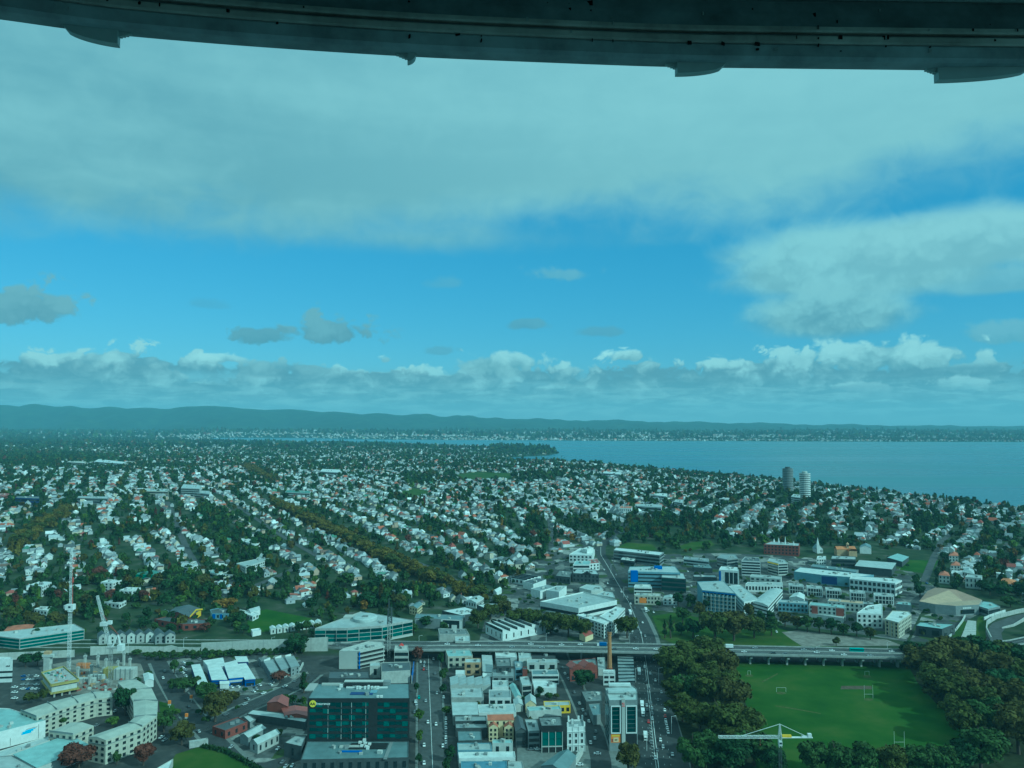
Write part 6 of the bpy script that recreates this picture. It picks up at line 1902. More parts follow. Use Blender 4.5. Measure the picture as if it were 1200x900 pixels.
b = MB(); lattice(b, (0, 0, 0), (0, 0, zc), 2.0, 2.0, 11, .13); b.build("mast", PAINT['concrete'], e)
MB().box(-2.6, -1.8, zc, 9.5, 1.8, zc + 1.2).build("machine_deck", PAINT['concrete'], e)
MB().box(5.6, -2.1, zc - 1.4, 9.8, 2.1, zc + 3.2).build("counterweight", PAINT['white'], e)
b = MB(); lattice(b, (-.4, 0, zc + 1), (tp.x - q.x, 0, tp.z), 2.0, 1.3, 13, .13); b.build("boom", PAINT['steel'], e)
b = MB(); b.tube((1, -1, zc + 1.2), (5.2, 0, zc + 10.5), .3).tube((1, 1, zc + 1.2), (5.2, 0, zc + 10.5), .3).tube((7.6, -1, zc + 1.2), (5.2, 0, zc + 10.5), .3).tube((7.6, 1, zc + 1.2), (5.2, 0, zc + 10.5), .3).tube((4, 0, zc + 7), (7, 0, zc + 7), .18); b.build("a_frame", PAINT['steel'], e)
MB().tube((5.2, 0, zc + 10.5), (tp.x - q.x + 2.6, 0, tp.z - 12), .12, .12, 4).tube((5.2, .4, zc + 10.5), ((tp.x - q.x) * .45, .4, zc + 20), .12, .12, 4).build("pendant_line", PAINT['redsteel'], e)
bq = at_y(124, 731.5, Y_); MB().box(bq.x - q.x - 3.8, -1.6, bq.z - 1.2, bq.x - q.x + 1.6, 1.6, bq.z + 1.6).box(bq.x - q.x + 1.6, -1.2, bq.z, bq.x - q.x + 4.5, 1.2, bq.z + 2.6).build("service_platform", PAINT['white'], e)
# hammerhead crane in front of the playing field
Y_ = 452.0; jl, jm, jr, ap = (at_y(x, y, Y_) for x, y in ((842, 863.5), (914, 863.5), (952, 864), (914, 848.5)))
e = empty("tower_crane", (jm.x, Y_, 0), "white flat crane jib with a tied peak in front of the playing field", "crane"); LANDMARKS["the white flat crane"] = Vector((jm.x, Y_, 0))
zj = jm.z
b = MB(); lattice(b, (0, 0, 0), (0, 0, zj - 5.5), 1.3, 1.3, 10, .10); b.build("mast", PAINT['dark'], e)
b = MB(); lattice(b, (0, 0, zj - 5.5), (0, 0, zj + .4), 1.5, 1.5, 3, .16); lattice(b, (0, 0, zj + .4), (0, 0, ap.z), 1.4, .4, 4, .16); b.build("tower_head", PAINT['white'], e)
b = MB(); lattice(b, (-.6, 0, zj), (jl.x - jm.x, 0, zj), 1.3, 1.1, 20, .13, Vector((0, 0, 1))); b.build("jib", PAINT['white'], e)
MB().box(.8, -.8, zj - .45, jr.x - jm.x, .8, zj - .1).build("counter_jib", PAINT['white'], e)
MB().box(1.2, -.7, zj - .1, 6.2, .7, zj + 1.1).build("banner", PAINT['yellow'], e)
MB().box(jr.x - jm.x - 2.6, -.9, zj - .2, jr.x - jm.x - .6, .9, zj + 1.8).box(jr.x - jm.x - 6, -.6, zj - .1, jr.x - jm.x - 3, .6, zj + .5).build("counterweight", PAINT['white'], e)
MB().box(-.9, -1.3, zj - 4.4, .9, .9, zj - 2.2).build("cab", PAINT['white'], e); MB().box(-.7, -1.36, zj - 3.6, .7, -1.3, zj - 2.6).build("cab_window", GL['dark'], e)
MB().tube((0, 0, ap.z), ((jl.x - jm.x) * .62, 0, zj + .6), .16, .16, 4).tube((0, 0, ap.z), (jr.x - jm.x - 3.4, 0, zj + .3), .16, .16, 4).build("tie_bar", PAINT['white'], e)
MB().box(-11.5, -.4, zj - 1.0, -10.5, .4, zj - .6).tube((-11, 0, zj - .8), (-11, 0, zj - 4), .05, .05, 4).tube((-11, 0, zj - 4), (-11, 0, zj - 4.7), .25, .1, 5).build("trolley", PAINT['redsteel'], e)
q = G(455.5, 771); Y_ = q.y; z1, z2, z3 = at_y(456, 728, Y_).z, at_y(456, 712, Y_).z, at_y(456, 701, Y_).z
e = empty("lattice_mast", q, "thin pale lattice mast with a dark upper section in front of the green curved office", "mast")
b = MB(); lattice(b, (0, 0, 0), (0, 0, z1), 2.2, 2.2, 16, .15); b.build("mast", PAINT['concrete'], e)
b = MB(); lattice(b, (.6, 0, z1 - 2), (.8, 0, z2), 3.6, 2.8, 7, .3); lattice(b, (0, 0, z2), (-.2, 0, z3), 1.2, .5, 6, .14); b.build("dark_section", PAINT['dark'], e)

# ------------------------------------------------------------------ beyond the motorway, on the slope
e, P, zb, org = B("school_building", "long green-glass office with a pale flat roof behind the pale concrete wall", "building", [(-30, 743), (23, 749), (99, 738), (87, 731.5), (10, 740)], 9, wall='concrete', roof='pale', fl=3, win='band', glass='green', hh=.7, units=2, mark="the long green-glass office")
B("roof_hall", "low terracotta hip roof behind the long green-glass office", "building", [(4, 740), (10, 734), (40, 732), (45, 735)], 6, wall='offwhite', roof='terracotta', rt='hip', rise=2.5)
for k in range(7):
    x = 114 + k * 11.0; y = 742.5 - k * .5
    e, P, zb, org = bld("townhouse", ["first", "second", "third", "fourth", "fifth", "sixth", "seventh"][k] + " pale gabled townhouse of the row, counted from the leaning crane side", "house", [(x, y), (x + 9.5, y - .8), (x + 12, y + 3), (x + 2, y + 4)], 7, wall='offwhite' if k % 2 else 'concrete', roof='dark', rt='gable', ridge=1, rise=2.6, fl=2, win='grid', sp=4, ww=1.3, group="row of gabled townhouses", over=.2)
B("gabled_house", "grey double-gabled house at the end of the townhouse row", "house", [(181, 743), (192, 741), (194, 744), (182, 746)], 7, wall='grey', roof='dark', rt='gable', ridge=1, rise=2.6, fl=2, win='grid', sp=3)
B("gabled_house", "second grey gabled house beside the school trees", "house", [(192.5, 742), (204, 740.5), (205.5, 744), (194, 745.5)], 7, wall='concrete', roof='dark', rt='gable', ridge=1, rise=2.6, fl=2, win='grid', sp=3)
# school with the yellow gable
e, P, zb, org = B("school_building", "dark roofed school hall with a bright yellow gable end", "school", [(196, 719), (206, 711.5), (236, 713.5), (221, 722.5)], 7, wall='brick', roof='dark', rt='gable', rise=3.2, over=.9, mark="the yellow gabled school")
i = max(range(4), key=lambda k: (P[k] + P[(k + 1) % 4]).x)
a, b_, d, nrm, L_, f = facing(P, i)
for (s0, s1) in ((0, .5), (.5, 1)):
    p0, p1 = a.lerp(b_, s0) + nrm * 1.0 - org, a.lerp(b_, s1) + nrm * 1.0 - org
    z0_, z1_ = (7.0, 10.3) if s0 == 0 else (10.3, 7.0)
    MB().add([(p0.x, p0.y, z0_ - 1.2), (p1.x, p1.y, z1_ - 1.2), (p1.x, p1.y, z1_ + .3), (p0.x, p0.y, z0_ + .3), (p0.x + nrm.x * .3, p0.y + nrm.y * .3, z0_ - 1.2), (p1.x + nrm.x * .3, p1.y + nrm.y * .3, z1_ - 1.2), (p1.x + nrm.x * .3, p1.y + nrm.y * .3, z1_ + .3), (p0.x + nrm.x * .3, p0.y + nrm.y * .3, z0_ + .3)],
             [(0, 1, 2, 3), (7, 6, 5, 4), (3, 2, 6, 7), (0, 4, 5, 1)]).build("barge_board", PAINT['yellow'], e)
face_box(e, org, P, i, .55, .95, .5, 7, .3, "yellow_panel", PAINT['yellow'], zb); face_box(e, org, P, i, .1, .45, .8, 5.5, .2, "window", GL['dark'], zb)
e, P, zb, org = B("school_building", "dark school wing with a small yellow zigzag gable", "school", [(185.5, 720), (189, 717), (198, 716), (196, 721)], 6.5, wall='brick', roof='dark', rt='gable', rise=2.2)
i = front_edge(P)
for t in (.1, .4, .7): face_box(e, org, P, i, t, t + .2, 5.2, 7.6, .5, "yellow_trim", PAINT['yellow'], zb)
B("school_building", "lower dark roofed school block with brick walls in front of the yellow gable", "school", [(181, 726), (194, 723), (246, 727), (243, 731), (214, 732)], 5.5, wall='brick', roof='dark', fl=1, win='grid', sp=7, ww=3)
e, P, zb, org = B("school_building", "dark roofed school block with bright blue panels beside the gold tree", "school", [(246, 715), (256, 713), (272, 715), (268, 719.5), (248, 719)], 5.5, wall='bluegrey', roof='dark', fl=1, win='grid', sp=4, ww=2)
i = front_edge(P); face_box(e, org, P, i, .05, .22, .6, 5, .25, "blue_panel", PAINT['blue'], zb); face_box(e, org, P, i, .5, .62, .6, 5, .25, "blue_panel", PAINT['blue'], zb)
B("school_building", "white flat roofed classroom wing beside the school field", "school", [(273, 715), (279, 714), (303, 719), (296, 722.5)], 4.5, wall='white', roof='white', fl=1, win='grid', sp=5)
B("school_building", "white gabled hall at the corner of the school field", "school", [(290, 714), (302, 711), (305, 714), (294, 717.5)], 5.5, wall='white', roof='pale', rt='gable', rise=1.8)
B("school_building", "small white classroom block below the school field corner", "school", [(294, 738), (304, 736.5), (306, 739), (296, 741)], 4, wall='white', roof='white')
for k in range(8):
    x = 316 + k * 7.6; y = 736 - k * 1.05
    bld("classroom", ["first", "second", "third", "fourth", "fifth", "sixth", "seventh", "eighth"][k] + " white pavilion in the curved row along the school field, counted from the school", "classroom", [(x, y - 1.5), (x + 6, y - 2.2), (x + 7.4, y + .8), (x + 1.2, y + 1.6)], 4.6, wall='offwhite', roof='white', rt='gable', ridge=1, rise=1.2, group="white pavilions along the school field", fl=1, win='grid', sp=5, ww=1.2)
# white apartment blocks among the trees
for lab, px, hh_ in (("white flat roofed apartment block alone behind the tall white crane", [(35, 685.5), (47, 681.5), (60.5, 682.5), (49, 687.5)], 11), ("cube-like white apartment block above the leaning crane", [(118, 682.5), (127, 679.5), (142.5, 680), (132, 683.5)], 10),
                     ("white apartment block, lower of the pair near the leaning crane", [(140, 692), (149, 688.5), (165, 689), (155, 693)], 9), ("small white gable block by the garden lawn and brown trees", [(27, 703.5), (33, 701), (41, 702), (36, 705)], 6.5),
                     ("white box house half hidden above the long green-glass office", [(40, 714), (48, 711), (61, 711.5), (55, 716)], 8)):
    B("apartment_block", lab, "building", px, hh_, wall='white', roof='white', fl=3 if hh_ > 8 else 2, win='grid', sp=4.5, ww=2, units=1)
B("low_building", "long low white roof behind the leaning crane boom", "building", [(122, 705.5), (130, 703.5), (148, 704), (140, 708)], 4.5, wall='white', roof='white', fl=1, win='grid', sp=5)
B("low_building", "low white roof between the tall white crane and the rust tree", "building", [(84, 677.5), (92, 674.5), (107, 675), (100, 678.5)], 4.5, wall='white', roof='white')
B("hall_building", "wide dull green hip roof among the brown trees", "hall", [(159, 673), (168, 667), (186, 669), (190, 674), (176, 677)][:4], 4, wall='green', roof='green', rt='hip', rise=2.5, mark="the green hip roof")
B("low_building", "small white block above the green hip roof", "building", [(128, 665.5), (134, 663.5), (143, 664), (138, 667)], 5, wall='white', roof='white', fl=1, win='grid', sp=5)
B("low_building", "white long flat roofed building on the wooded slope", "building", [(279, 632.5), (288, 630.5), (305, 636), (298, 639)], 5, wall='white', roof='white', fl=1, win='band', hh=.4)
B("apartment_building", "long pale grey apartment terrace bending along the wooded slope", "building", [(277, 660.5), (300, 655.5), (306, 648.5), (317, 647.5), (316, 656), (288, 664.5)], 7, wall='offwhite', roof='mid', fl=2, win='grid', sp=4, units=4, mark="the bending pale terrace")
B("shop_building", "flat white shop row with car park below the pale apartment terrace", "shop", [(255, 672.5), (268, 670.5), (277, 673.5), (262, 677)], 5, wall='beige', roof='white', fl=1, win='band')
B("shop_building", "pale green flat shop next to the white shop row", "shop", [(241, 669.5), (250, 668), (261, 670), (254, 673.5)], 5.5, wall='offwhite', roof='teal', fl=1, win='band')
B("low_building", "white rounded building hidden in trees above the gold tree", "building", [(211, 664), (216, 658.5), (230, 658), (232, 662), (222, 666)], 6, wall='white', roof='pale', fl=2, win='grid', sp=4)

# big curved green office beyond the motorway
e, P, zb, org = B("curved_office", "big green glass office with a grey roof and an oval roof dome", "office", [(369, 737), (423, 717), (483.5, 727), (448, 733.5), (407, 736.5)], 14, wall='concrete', roof='mid', mark="the green curved office")
for i in range(len(P)):
    a, b_, d, nrm, L_, f = facing(P, i)
    if f > .15 and L_ > 15:
        for k in range(3):
            for j in range(int(L_ / 9)):
                n_ = int(L_ / 9); face_box(e, org, P, i, (j + .03) / n_, (j + .97) / n_, 2.6 + k * 3.5, 5.4 + k * 3.5, .2, "glass_panel", GL[('green', 'deep', 'green', 'green', 'deep')[(j * 2 + k) % 5]], zb)
        face_box(e, org, P, i, 0, 1, .2, 2.0, .5, "base_wall", PAINT['paleconc'], zb)
c_ = at_z(428, 726, zb + 14); b = MB(); nseg = 28
for (ra, za), (rb, zb_) in zip(((1, .1), (1, 2.6), (.86, 3.3), (.45, 3.9)), ((1, 2.6), (.86, 3.3), (.45, 3.9), (.01, 4.1))):
    for k in range(nseg):
        t0, t1 = 2 * math.pi * k / nseg, 2 * math.pi * (k + 1) / nseg
        f_ = lambda t, r_, z: (11 * r_ * math.cos(t), 14 * r_ * math.sin(t), z)
        b.add([f_(t0, ra, za), f_(t1, ra, za), f_(t1, rb, zb_), f_(t0, rb, zb_)], [(0, 1, 2, 3)])
b.build("oval_dome", SHEET['pale'], e, (c_.x - org.x, c_.y - org.y, 14)); on_roof(411, 723.5, zb + 14, 12, 10, 1.4, PAINT['paleconc'], "roof_canopy", z0=.1 - zb)
on_roof(428, 727.5, zb + 14, 5, 3, 1.0, PAINT['grey'], "skylight", z0=4 - zb)
e, P, zb, org = B("office_block", "grey office with a white notched window frame beyond the motorway", "office", [(488, 719.5), (545, 721.5), (541, 727), (486, 724.5)], 9, wall='grey', roof='bluegrey', mark="the notched frame office")
i = front_edge(P); face_box(e, org, P, i, .58, .98, .6, 8.8, .2, "dark_glass", GL['dark'], zb)
for (t0, t1, z0_, z1_) in ((.56, .60, .5, 9), (.60, .67, 3.6, 6.2), (.67, .73, 2.2, 4.8), (.79, .90, .8, 4.4), (.955, 1.0, .3, 9.2), (.58, 1.0, 8.6, 9.3), (.6, .66, .4, 2)): face_box(e, org, P, i, t0, t1, z0_, z1_, .45, "white_frame", PAINT['white'], zb)
B("low_building", "pale concrete two-step building against the viaduct below the notched frame office", "building", [(513.5, 737), (546, 737.5), (550, 744), (515, 743.5)], 8, wall='paleconc', roof='felt', units=2)
B("low_building", "lower front step of the pale building against the viaduct", "building", [(533, 746), (550.5, 745.5), (551, 752), (533.5, 752)], 9, wall='paleconc', roof='pale', units=1)
B("warehouse", "white metal roofed hall right above the notched frame office", "warehouse", [(518, 716), (545, 711.5), (567, 718), (541, 721.5)], 6, wall='dark', roof='white', units=4)
B("warehouse", "white metal roofed hall among the olive trees, next up the slope", "warehouse", [(558.5, 709), (583, 706.5), (601, 712), (575, 716)], 6, wall='dark', roof='white', units=3)
e, P, zb, org = B("sawtooth_factory", "white sawtooth-roofed factory standing just beyond the viaduct", "factory", [(569, 732), (612, 722), (640, 731.5), (589, 741.5)], 8, wall='white', roof='white', rt='saw', saw=6, rise=2.6, ridge=0, fl=1, win='grid', sp=8, ww=1.2, mark="the white sawtooth factory")
e, P, zb, org = B("factory_building", "huge white factory with a flat grey-green roof beside the avenue", "factory", [(633, 706), (684, 694.5), (723, 704.5), (678, 714)], 9, wall='white', roof='mid', para=1.2, units=5, fl=1, win='band', hh=.35, mark="the huge white factory")
B("apartment_building", "white-roofed block wing facing the avenue beside the huge white factory", "building", [(702.5, 722.5), (722, 711), (732.5, 713), (717, 729)], 13, wall='white', roof='white', fl=4, win='grid', sp=4.5, ww=2)
B("apartment_building", "white corner apartment wing behind the brick chimney top", "building", [(675.5, 721), (684, 719.5), (716, 728), (708, 732)], 12.5, wall='white', roof='white', fl=4, win='grid', sp=4.5, ww=2.2)
B("pub_building", "small cream building with a red roof against the viaduct near the chimney", "building", [(679, 743), (688, 740), (695, 742.5), (686, 746)], 5, wall='cream', roof='red', rt='gable', rise=2)

# ------------------------------------------------------------------ up the avenue and the apartments to its east
rows = [
    ("shop_building", "white stepped block high on the left side of the avenue with a tall white cube", [(667, 650), (680, 642.5), (697, 644), (694, 651)], 9, dict(wall='white', roof='white', fl=2, win='grid', sp=5, units=2)),
    ("shop_building", "tall white cube topping the stepped block by the avenue bend", [(683, 643), (691, 640.5), (695.5, 642), (688, 644.5)], 14, dict(wall='white', roof='white')),
    ("shop_building", "wide white two-storey block with a balcony on the avenue", [(671.5, 662), (675, 657.5), (692.5, 657.5), (691, 662)], 9, dict(wall='white', roof='teal', fl=2, win='band')),
    ("shop_building", "white building with a red-pink roof strip right on the avenue edge", [(689, 656), (700, 655), (702.5, 660), (691, 661)], 8, dict(wall='white', roof='red', fl=2, win='grid', sp=4)),
    ("brick_building", "dark brick building with a pointed gable parapet on the avenue", [(671, 672), (676, 667), (698, 668), (702, 673.5)], 10, dict(wall='dark', roof='pale', fl=2, win='grid', sp=4, ww=2)),
    ("brick_building", "low dark grey block beside the pointed gable parapet", [(651, 675), (656, 668.5), (671, 670), (668, 677)], 7, dict(wall='dark', roof='felt', fl=1, win='grid', sp=4)),
    ("warehouse", "small pale hall with roof vents above the huge white factory", [(679, 689), (688, 685), (704, 686.5), (707, 691), (693, 692.5)], 5, dict(wall='offwhite', roof='pale', units=3)),
    ("warehouse", "pale curved-edge roof between huge white factory and the avenue", [(698, 697), (708, 693), (718, 694.5), (721, 701)], 5, dict(wall='offwhite', roof='pale', units=1)),
    ("warehouse", "dark fronted store with a white end wall above the olive tree band", [(622, 690), (640, 685.5), (651, 688), (633, 693)], 8, dict(wall='white', roof='grey')),
    ("warehouse", "white walled store right of the dark fronted stores", [(640, 692), (652, 687), (664, 687), (655, 694)], 9, dict(wall='white', roof='mid')),
    ("warehouse", "dark walled store with a bright white gable end near the tree band", [(613, 681.5), (628, 677.5), (640, 679.5), (625, 685)], 7, dict(wall='white', roof='dark')),
    ("terrace_block", "dark and white terraced row, uppermost of the stores west of the avenue", [(599, 677), (614, 672.5), (634, 675.5), (618, 680)], 6, dict(wall='white', roof='dark', rt='saw', saw=4, rise=1.2, fl=1, win='grid', sp=5)),
    ("low_building", "small white roofed house-like hall by the olive clump", [(577, 692), (584, 688.5), (588, 690), (582, 694)], 5, dict(wall='white', roof='white', rt='gable', rise=1.5)),
    ("low_building", "white flat house with dormers above the white metal halls", [(546, 704), (556, 698.5), (567, 700.5), (558, 706)], 6, dict(wall='white', roof='pale', rt='gable', rise=1.5, fl=1, win='grid', sp=3)),
    ("low_building", "cream gabled apartment pair beside the blue-tinted roof", [(480, 711), (488, 706), (495, 708), (489, 713)], 7, dict(wall='cream', roof='bluegrey', rt='gable', rise=1.8, fl=2, win='grid', sp=3)),
    ("office_block", "long dark grey office with a thin white roof at the top of the avenue", [(719, 645), (722, 642), (778, 647.5), (773, 651)], 13, dict(wall='grey', roof='white', fl=3, win='band')),
    ("low_building", "low building with a white roof and car deck in front of the long dark office", [(727, 656), (730, 652.5), (746, 654), (743, 658)], 6, dict(wall='dark', roof='white', fl=1, win='band')),
    ("office_block", "wide grey metal-clad office with bright blue boxes on its roof edge", [(736, 670), (738, 664.5), (791, 664), (797, 671.5)], 17, dict(wall='bluegrey', roof='pale', fl=4, win='band', hh=.4, units=2)),
    ("office_block", "dark glazed office block in front of the blue-boxed office", [(775, 677), (776, 671.5), (801, 672), (804, 679)], 15, dict(wall='dark', roof='pale', fl=3, win='band', glass='deep', hh=.7)),
    ("shop_building", "low white banded building at the foot of the blue-boxed office", [(743, 688.5), (744, 685.5), (762, 685.5), (764, 689)], 8, dict(wall='white', roof='white', fl=2, win='band')),
    ("shop_building", "two-tone corner building with an orange wall panel at the avenue junction", [(743.5, 698), (746, 695), (760, 695.5), (760, 698.5)], 9, dict(wall='beige', roof='mid', fl=2, win='grid', sp=4)),
    ("shop_building", "cream turreted corner building next to the orange wall panel", [(758.5, 698.5), (760, 695.5), (774, 696), (774, 699)], 9, dict(wall='beige', roof='concrete', fl=2, win='grid', sp=3)),
    ("shop_building", "small white gabled shop left of the tree clump at the upper park", [(777, 701), (779, 698), (792, 698), (793, 701.5)], 7, dict(wall='white', roof='pale', rt='gable', rise=1.2, fl=2, win='grid', sp=4)),
    ("office_block", "low white banded office behind the blue-grey roofed shed", [(801, 655), (802, 652.5), (830, 655), (831, 658)], 8, dict(wall='white', roof='grey', fl=2, win='band')),
    ("warehouse", "blue-grey roofed shed east of the dark glazed office", [(813, 665), (812, 662), (832, 662), (835, 666.5)], 5, dict(wall='dark', roof='bluegrey')),
    ("warehouse", "long low grey roof beside the framed white block", [(813, 676), (812, 674), (838, 674), (840, 677)], 5, dict(wall='dark', roof='mid')),
    ("apartment_building", "white framed block with a blue side wall and tall dark glazing", [(842.5, 668), (845, 664), (864, 665), (866, 669.5)], 17, dict(wall='white', roof='white', fl=1, win=None)),
    ("apartment_building", "round-fronted dark grey apartment block behind the framed white block", [(840, 653.5), (845, 649.5), (862, 650), (865, 654.5), (852, 656)], 12, dict(wall='grey', roof='grey', fl=3, win='band')),
    ("apartment_building", "five-storey apartment block with white balcony bands", [(869, 657.5), (873, 653), (889, 653.5), (891, 658.5)], 17, dict(wall='white', roof='dark', fl=5, win='band', hh=.6, units=3)),
    ("apartment_building", "curved banded apartment block with a yellow top storey", [(899.5, 657.5), (902, 654.5), (919, 656), (923, 660), (912, 660.5)], 14, dict(wall='offwhite', roof='mid', fl=4, win='band', hh=.62)),
    ("apartment_building", "white two-tier terrace block below the five-storey balcony block", [(873.5, 685), (876, 682.5), (917, 683), (917.5, 686)], 8, dict(wall='white', roof='mid', fl=1, win='grid', sp=3.2, ww=2)),
    ("apartment_building", "upper tier of the white terrace with square frames", [(879, 676), (881, 673), (916, 676), (915, 679)], 8, dict(wall='offwhite', roof='mid', fl=2, win='grid', sp=5, ww=3)),
    ("apartment_building", "broad grey apartment block with a blue eave line and balcony columns", [(823, 692), (817, 682), (848, 681), (862, 696)], 20, dict(wall='bluegrey', roof='mid', fl=5, win='grid', sp=3.6, ww=2.4)),
    ("apartment_building", "pale stepped roof between balcony block and the slanting white roof", [(863, 697), (853.5, 687), (868, 686), (890, 703), (872, 706)], 11, dict(wall='white', roof='pale', fl=3, win='grid', sp=4)),
    ("apartment_building", "long white ribbed roof slanting towards the upper park", [(882, 705), (903, 690), (917, 691), (900, 710)], 11, dict(wall='white', roof='pale', rt='barrel', rise=1.4, fl=3, win='band', hh=.4)),
    ("apartment_building", "pale blue-grey terrace block right of the slanting white roof", [(912, 706), (915, 703), (946, 705), (947, 708)], 9, dict(wall='bluegrey', roof='mid', fl=2, win='grid', sp=3.4, ww=2)),
    ("low_building", "small white peaked hall in the middle of the apartment quarter", [(925, 700), (931, 695), (943, 697), (942, 702)], 6, dict(wall='white', roof='white', rt='gable', rise=2)),
    ("apartment_building", "terrace block with two red-brown wall panels", [(948, 709), (950, 706), (990, 709.5), (991, 713)], 12, dict(wall='offwhite', roof='teal', fl=3, win='grid', sp=4, ww=2)),
    ("low_building", "long pale awning roof in front of the red-panelled terrace", [(948, 719), (950, 717), (990, 721), (988, 725)], 4, dict(wall='offwhite', roof='pale')),
    ("apartment_building", "tan-roofed terrace above the red-panelled terrace", [(970, 704.5), (972, 702), (1012, 705), (1012, 708)], 9, dict(wall='offwhite', roof='sand', fl=2, win='grid', sp=4)),
    ("apartment_building", "stepped white apartment block with a tall blank side wall", [(1004, 719), (1017, 710), (1034, 708), (1034, 720)], 13, dict(wall='white', roof='white', fl=3, win='grid', sp=4, ww=2)),
    ("apartment_building", "white wedge-roofed block with a beige park front", [(1037, 726), (1046, 716), (1065, 717), (1068, 720), (1053, 730)], 14, dict(wall='beige', roof='white', fl=4, win='grid', sp=4.5, ww=1.6)),
    ("apartment_building", "small pale double roof behind the white wedge-roofed block", [(1050, 708), (1053, 705.5), (1067, 706), (1068, 710)], 8, dict(wall='grey', roof='teal', units=1)),
    ("low_building", "dark low hall below the white terrace frames", [(1008, 708), (1010, 705), (1024, 706), (1024, 709)], 6, dict(wall='dark', roof='grey')),
    ("warehouse", "very long white roof with a row of dark vents", [(930.5, 670), (938, 665), (1024, 674), (1000, 677), (962, 674)], 10, dict(wall='bluegrey', roof='white', units=6)),
    ("office_block", "white framed two-storey office with square dark windows", [(995.5, 678.5), (998, 675.5), (1050, 678.5), (1057, 680.5), (1049, 684)], 13, dict(wall='white', roof='white', fl=2, win='grid', sp=4.4, ww=3.2, hh=.6)),
    ("warehouse", "wide pale metal roof with a dark open front behind the very long white roof", [(1002, 663.5), (1007, 657), (1050, 659.5), (1045, 667)], 8, dict(wall='dark', roof='pale', rt='shed', rise=.6)),
    ("warehouse", "long grey roof running behind the very long white roof", [(950, 664), (953, 661), (1006, 668), (1003, 671)], 8, dict(wall='grey', roof='bluegrey')),
    ("warehouse", "pale shed with a sloping roof beside the dark green sports court", [(1040, 654), (1052, 649.5), (1065, 652.5), (1057, 658)], 6, dict(wall='dark', roof='teal', rt='shed', rise=1)),
    ("hall_building", "dark walled hall with a pale roof edge below the orange-roofed church", [(974, 655), (975, 651.5), (1003, 652.5), (1003, 656)], 10, dict(wall='dark', roof='mid', fl=2, win='band')),
    ("gabled_house", "small white two-storey house below the white spired church", [(957, 655), (958, 652), (968, 652), (968, 655)], 8, dict(wall='white', roof='white', fl=2, win='grid', sp=3)),
    ("hall_building", "hall with a bright white gable end beside the orange-roofed church", [(1007.5, 641.5), (1009, 639), (1020, 638.5), (1021, 642)], 8, dict(wall='white', roof='bluegrey', rt='gable', rise=3)),
    ("brick_building", "long red-brown brick building with white roof turrets", [(895, 638), (904, 634.5), (937, 637), (936, 640)], 13, dict(wall='brick', roof='mid', fl=3, win='grid', sp=4.4)),
    ("pavilion_building", "low dark pavilion with a teal-grey roof below the brown-roofed arena", [(1073, 733.5), (1078, 729.5), (1119, 732), (1104, 737.5)], 9, dict(wall='dark', roof='teal', fl=1, win='grid', sp=9, ww=6)),
]
BY = {}
for nm, lab, px, hh_, kw in rows: BY[lab] = B(nm, lab, WH, px, hh_, **kw)


def extra(lab, specs, fe=None):
    e, P, zb, org = BY[lab]; i = front_edge(P) if fe is None else fe
    for (t0, t1, z0_, z1_, out, nm, m) in specs: face_box(e, org, P, i, t0, t1, z0_, z1_, out, nm, m, zb)


LANDMARKS["the long dark office"] = BY["long dark grey office with a thin white roof at the top of the avenue"][3]
LANDMARKS["the five-storey balcony block"] = BY["five-storey apartment block with white balcony bands"][3]
LANDMARKS["the long brick building"] = BY["long red-brown brick building with white roof turrets"][3]
LANDMARKS["the blue-boxed office"] = BY["wide grey metal-clad office with bright blue boxes on its roof edge"][3]
extra("white framed block with a blue side wall and tall dark glazing", [(.3, .93, 2, 15, .15, "dark_glazing", GL['dark']), (.5, .53, 2, 15, .3, "mullion", PAINT['white']), (.7, .73, 2, 15, .3, "mullion", PAINT['white']), (0, .1, 1, 16, .2, "blue_panel", PAINT['blue'])])
extra("curved banded apartment block with a yellow top storey", [(.0, 1, 12.2, 13.8, .3, "yellow_band", PAINT['yellow'])])
extra("broad grey apartment block with a blue eave line and balcony columns", [(0, 1, 18.6, 19.4, .4, "blue_eave", PAINT['blue'])] + [(.02 + k * .12, .04 + k * .12, 0, 17.5, 1.2, "balcony_column", PAINT['offwhite']) for k in range(9)] + [(0, 1, 3.6 + k * 3.8, 4.0 + k * 3.8, 1.0, "balcony_slab", PAINT['paleconc']) for k in range(4)])
extra("terrace block with two red-brown wall panels", [(.07, .24, 2, 11.5, .25, "red_panel", PAINT['rustred']), (.74, .95, 1, 11.5, .25, "red_panel", PAINT['rustred'])])
extra("two-tone corner building with an orange wall panel at the avenue junction", [(.35, .85, 1.5, 7, .25, "orange_panel", PAINT['orange'])])
extra("white wedge-roofed block with a beige park front", [(.05 + k * .22, .08 + k * .22, 0, 13, .5, "pier", PAINT['cream']) for k in range(5)])
extra("very long white roof with a row of dark vents", [(.02, .5, .3, 9, .2, "blue_panel", PAINT['navy'])])
e, P, zb, org = BY["wide grey metal-clad office with bright blue boxes on its roof edge"]
for px, py, s in ((743, 672, 8), (771, 666.5, 9)):
    q = at_z(px, py, zb + 17); inst("blue_box", ubox("blue_box", PAINT['blue']), e, (q.x - org.x, q.y - org.y - 1, 8), 0, None, (s, 5, 12.5))
extra("dark brick building with a pointed gable parapet on the avenue", [(.55 - w / 2, .55 + w / 2, 10, z, .6, "gable_parapet", PAINT['dark']) for w, z in ((.34, 11.2), (.22, 12.4), (.1, 13.6))])
e, P, zb, org = BY["long red-brown brick building with white roof turrets"]
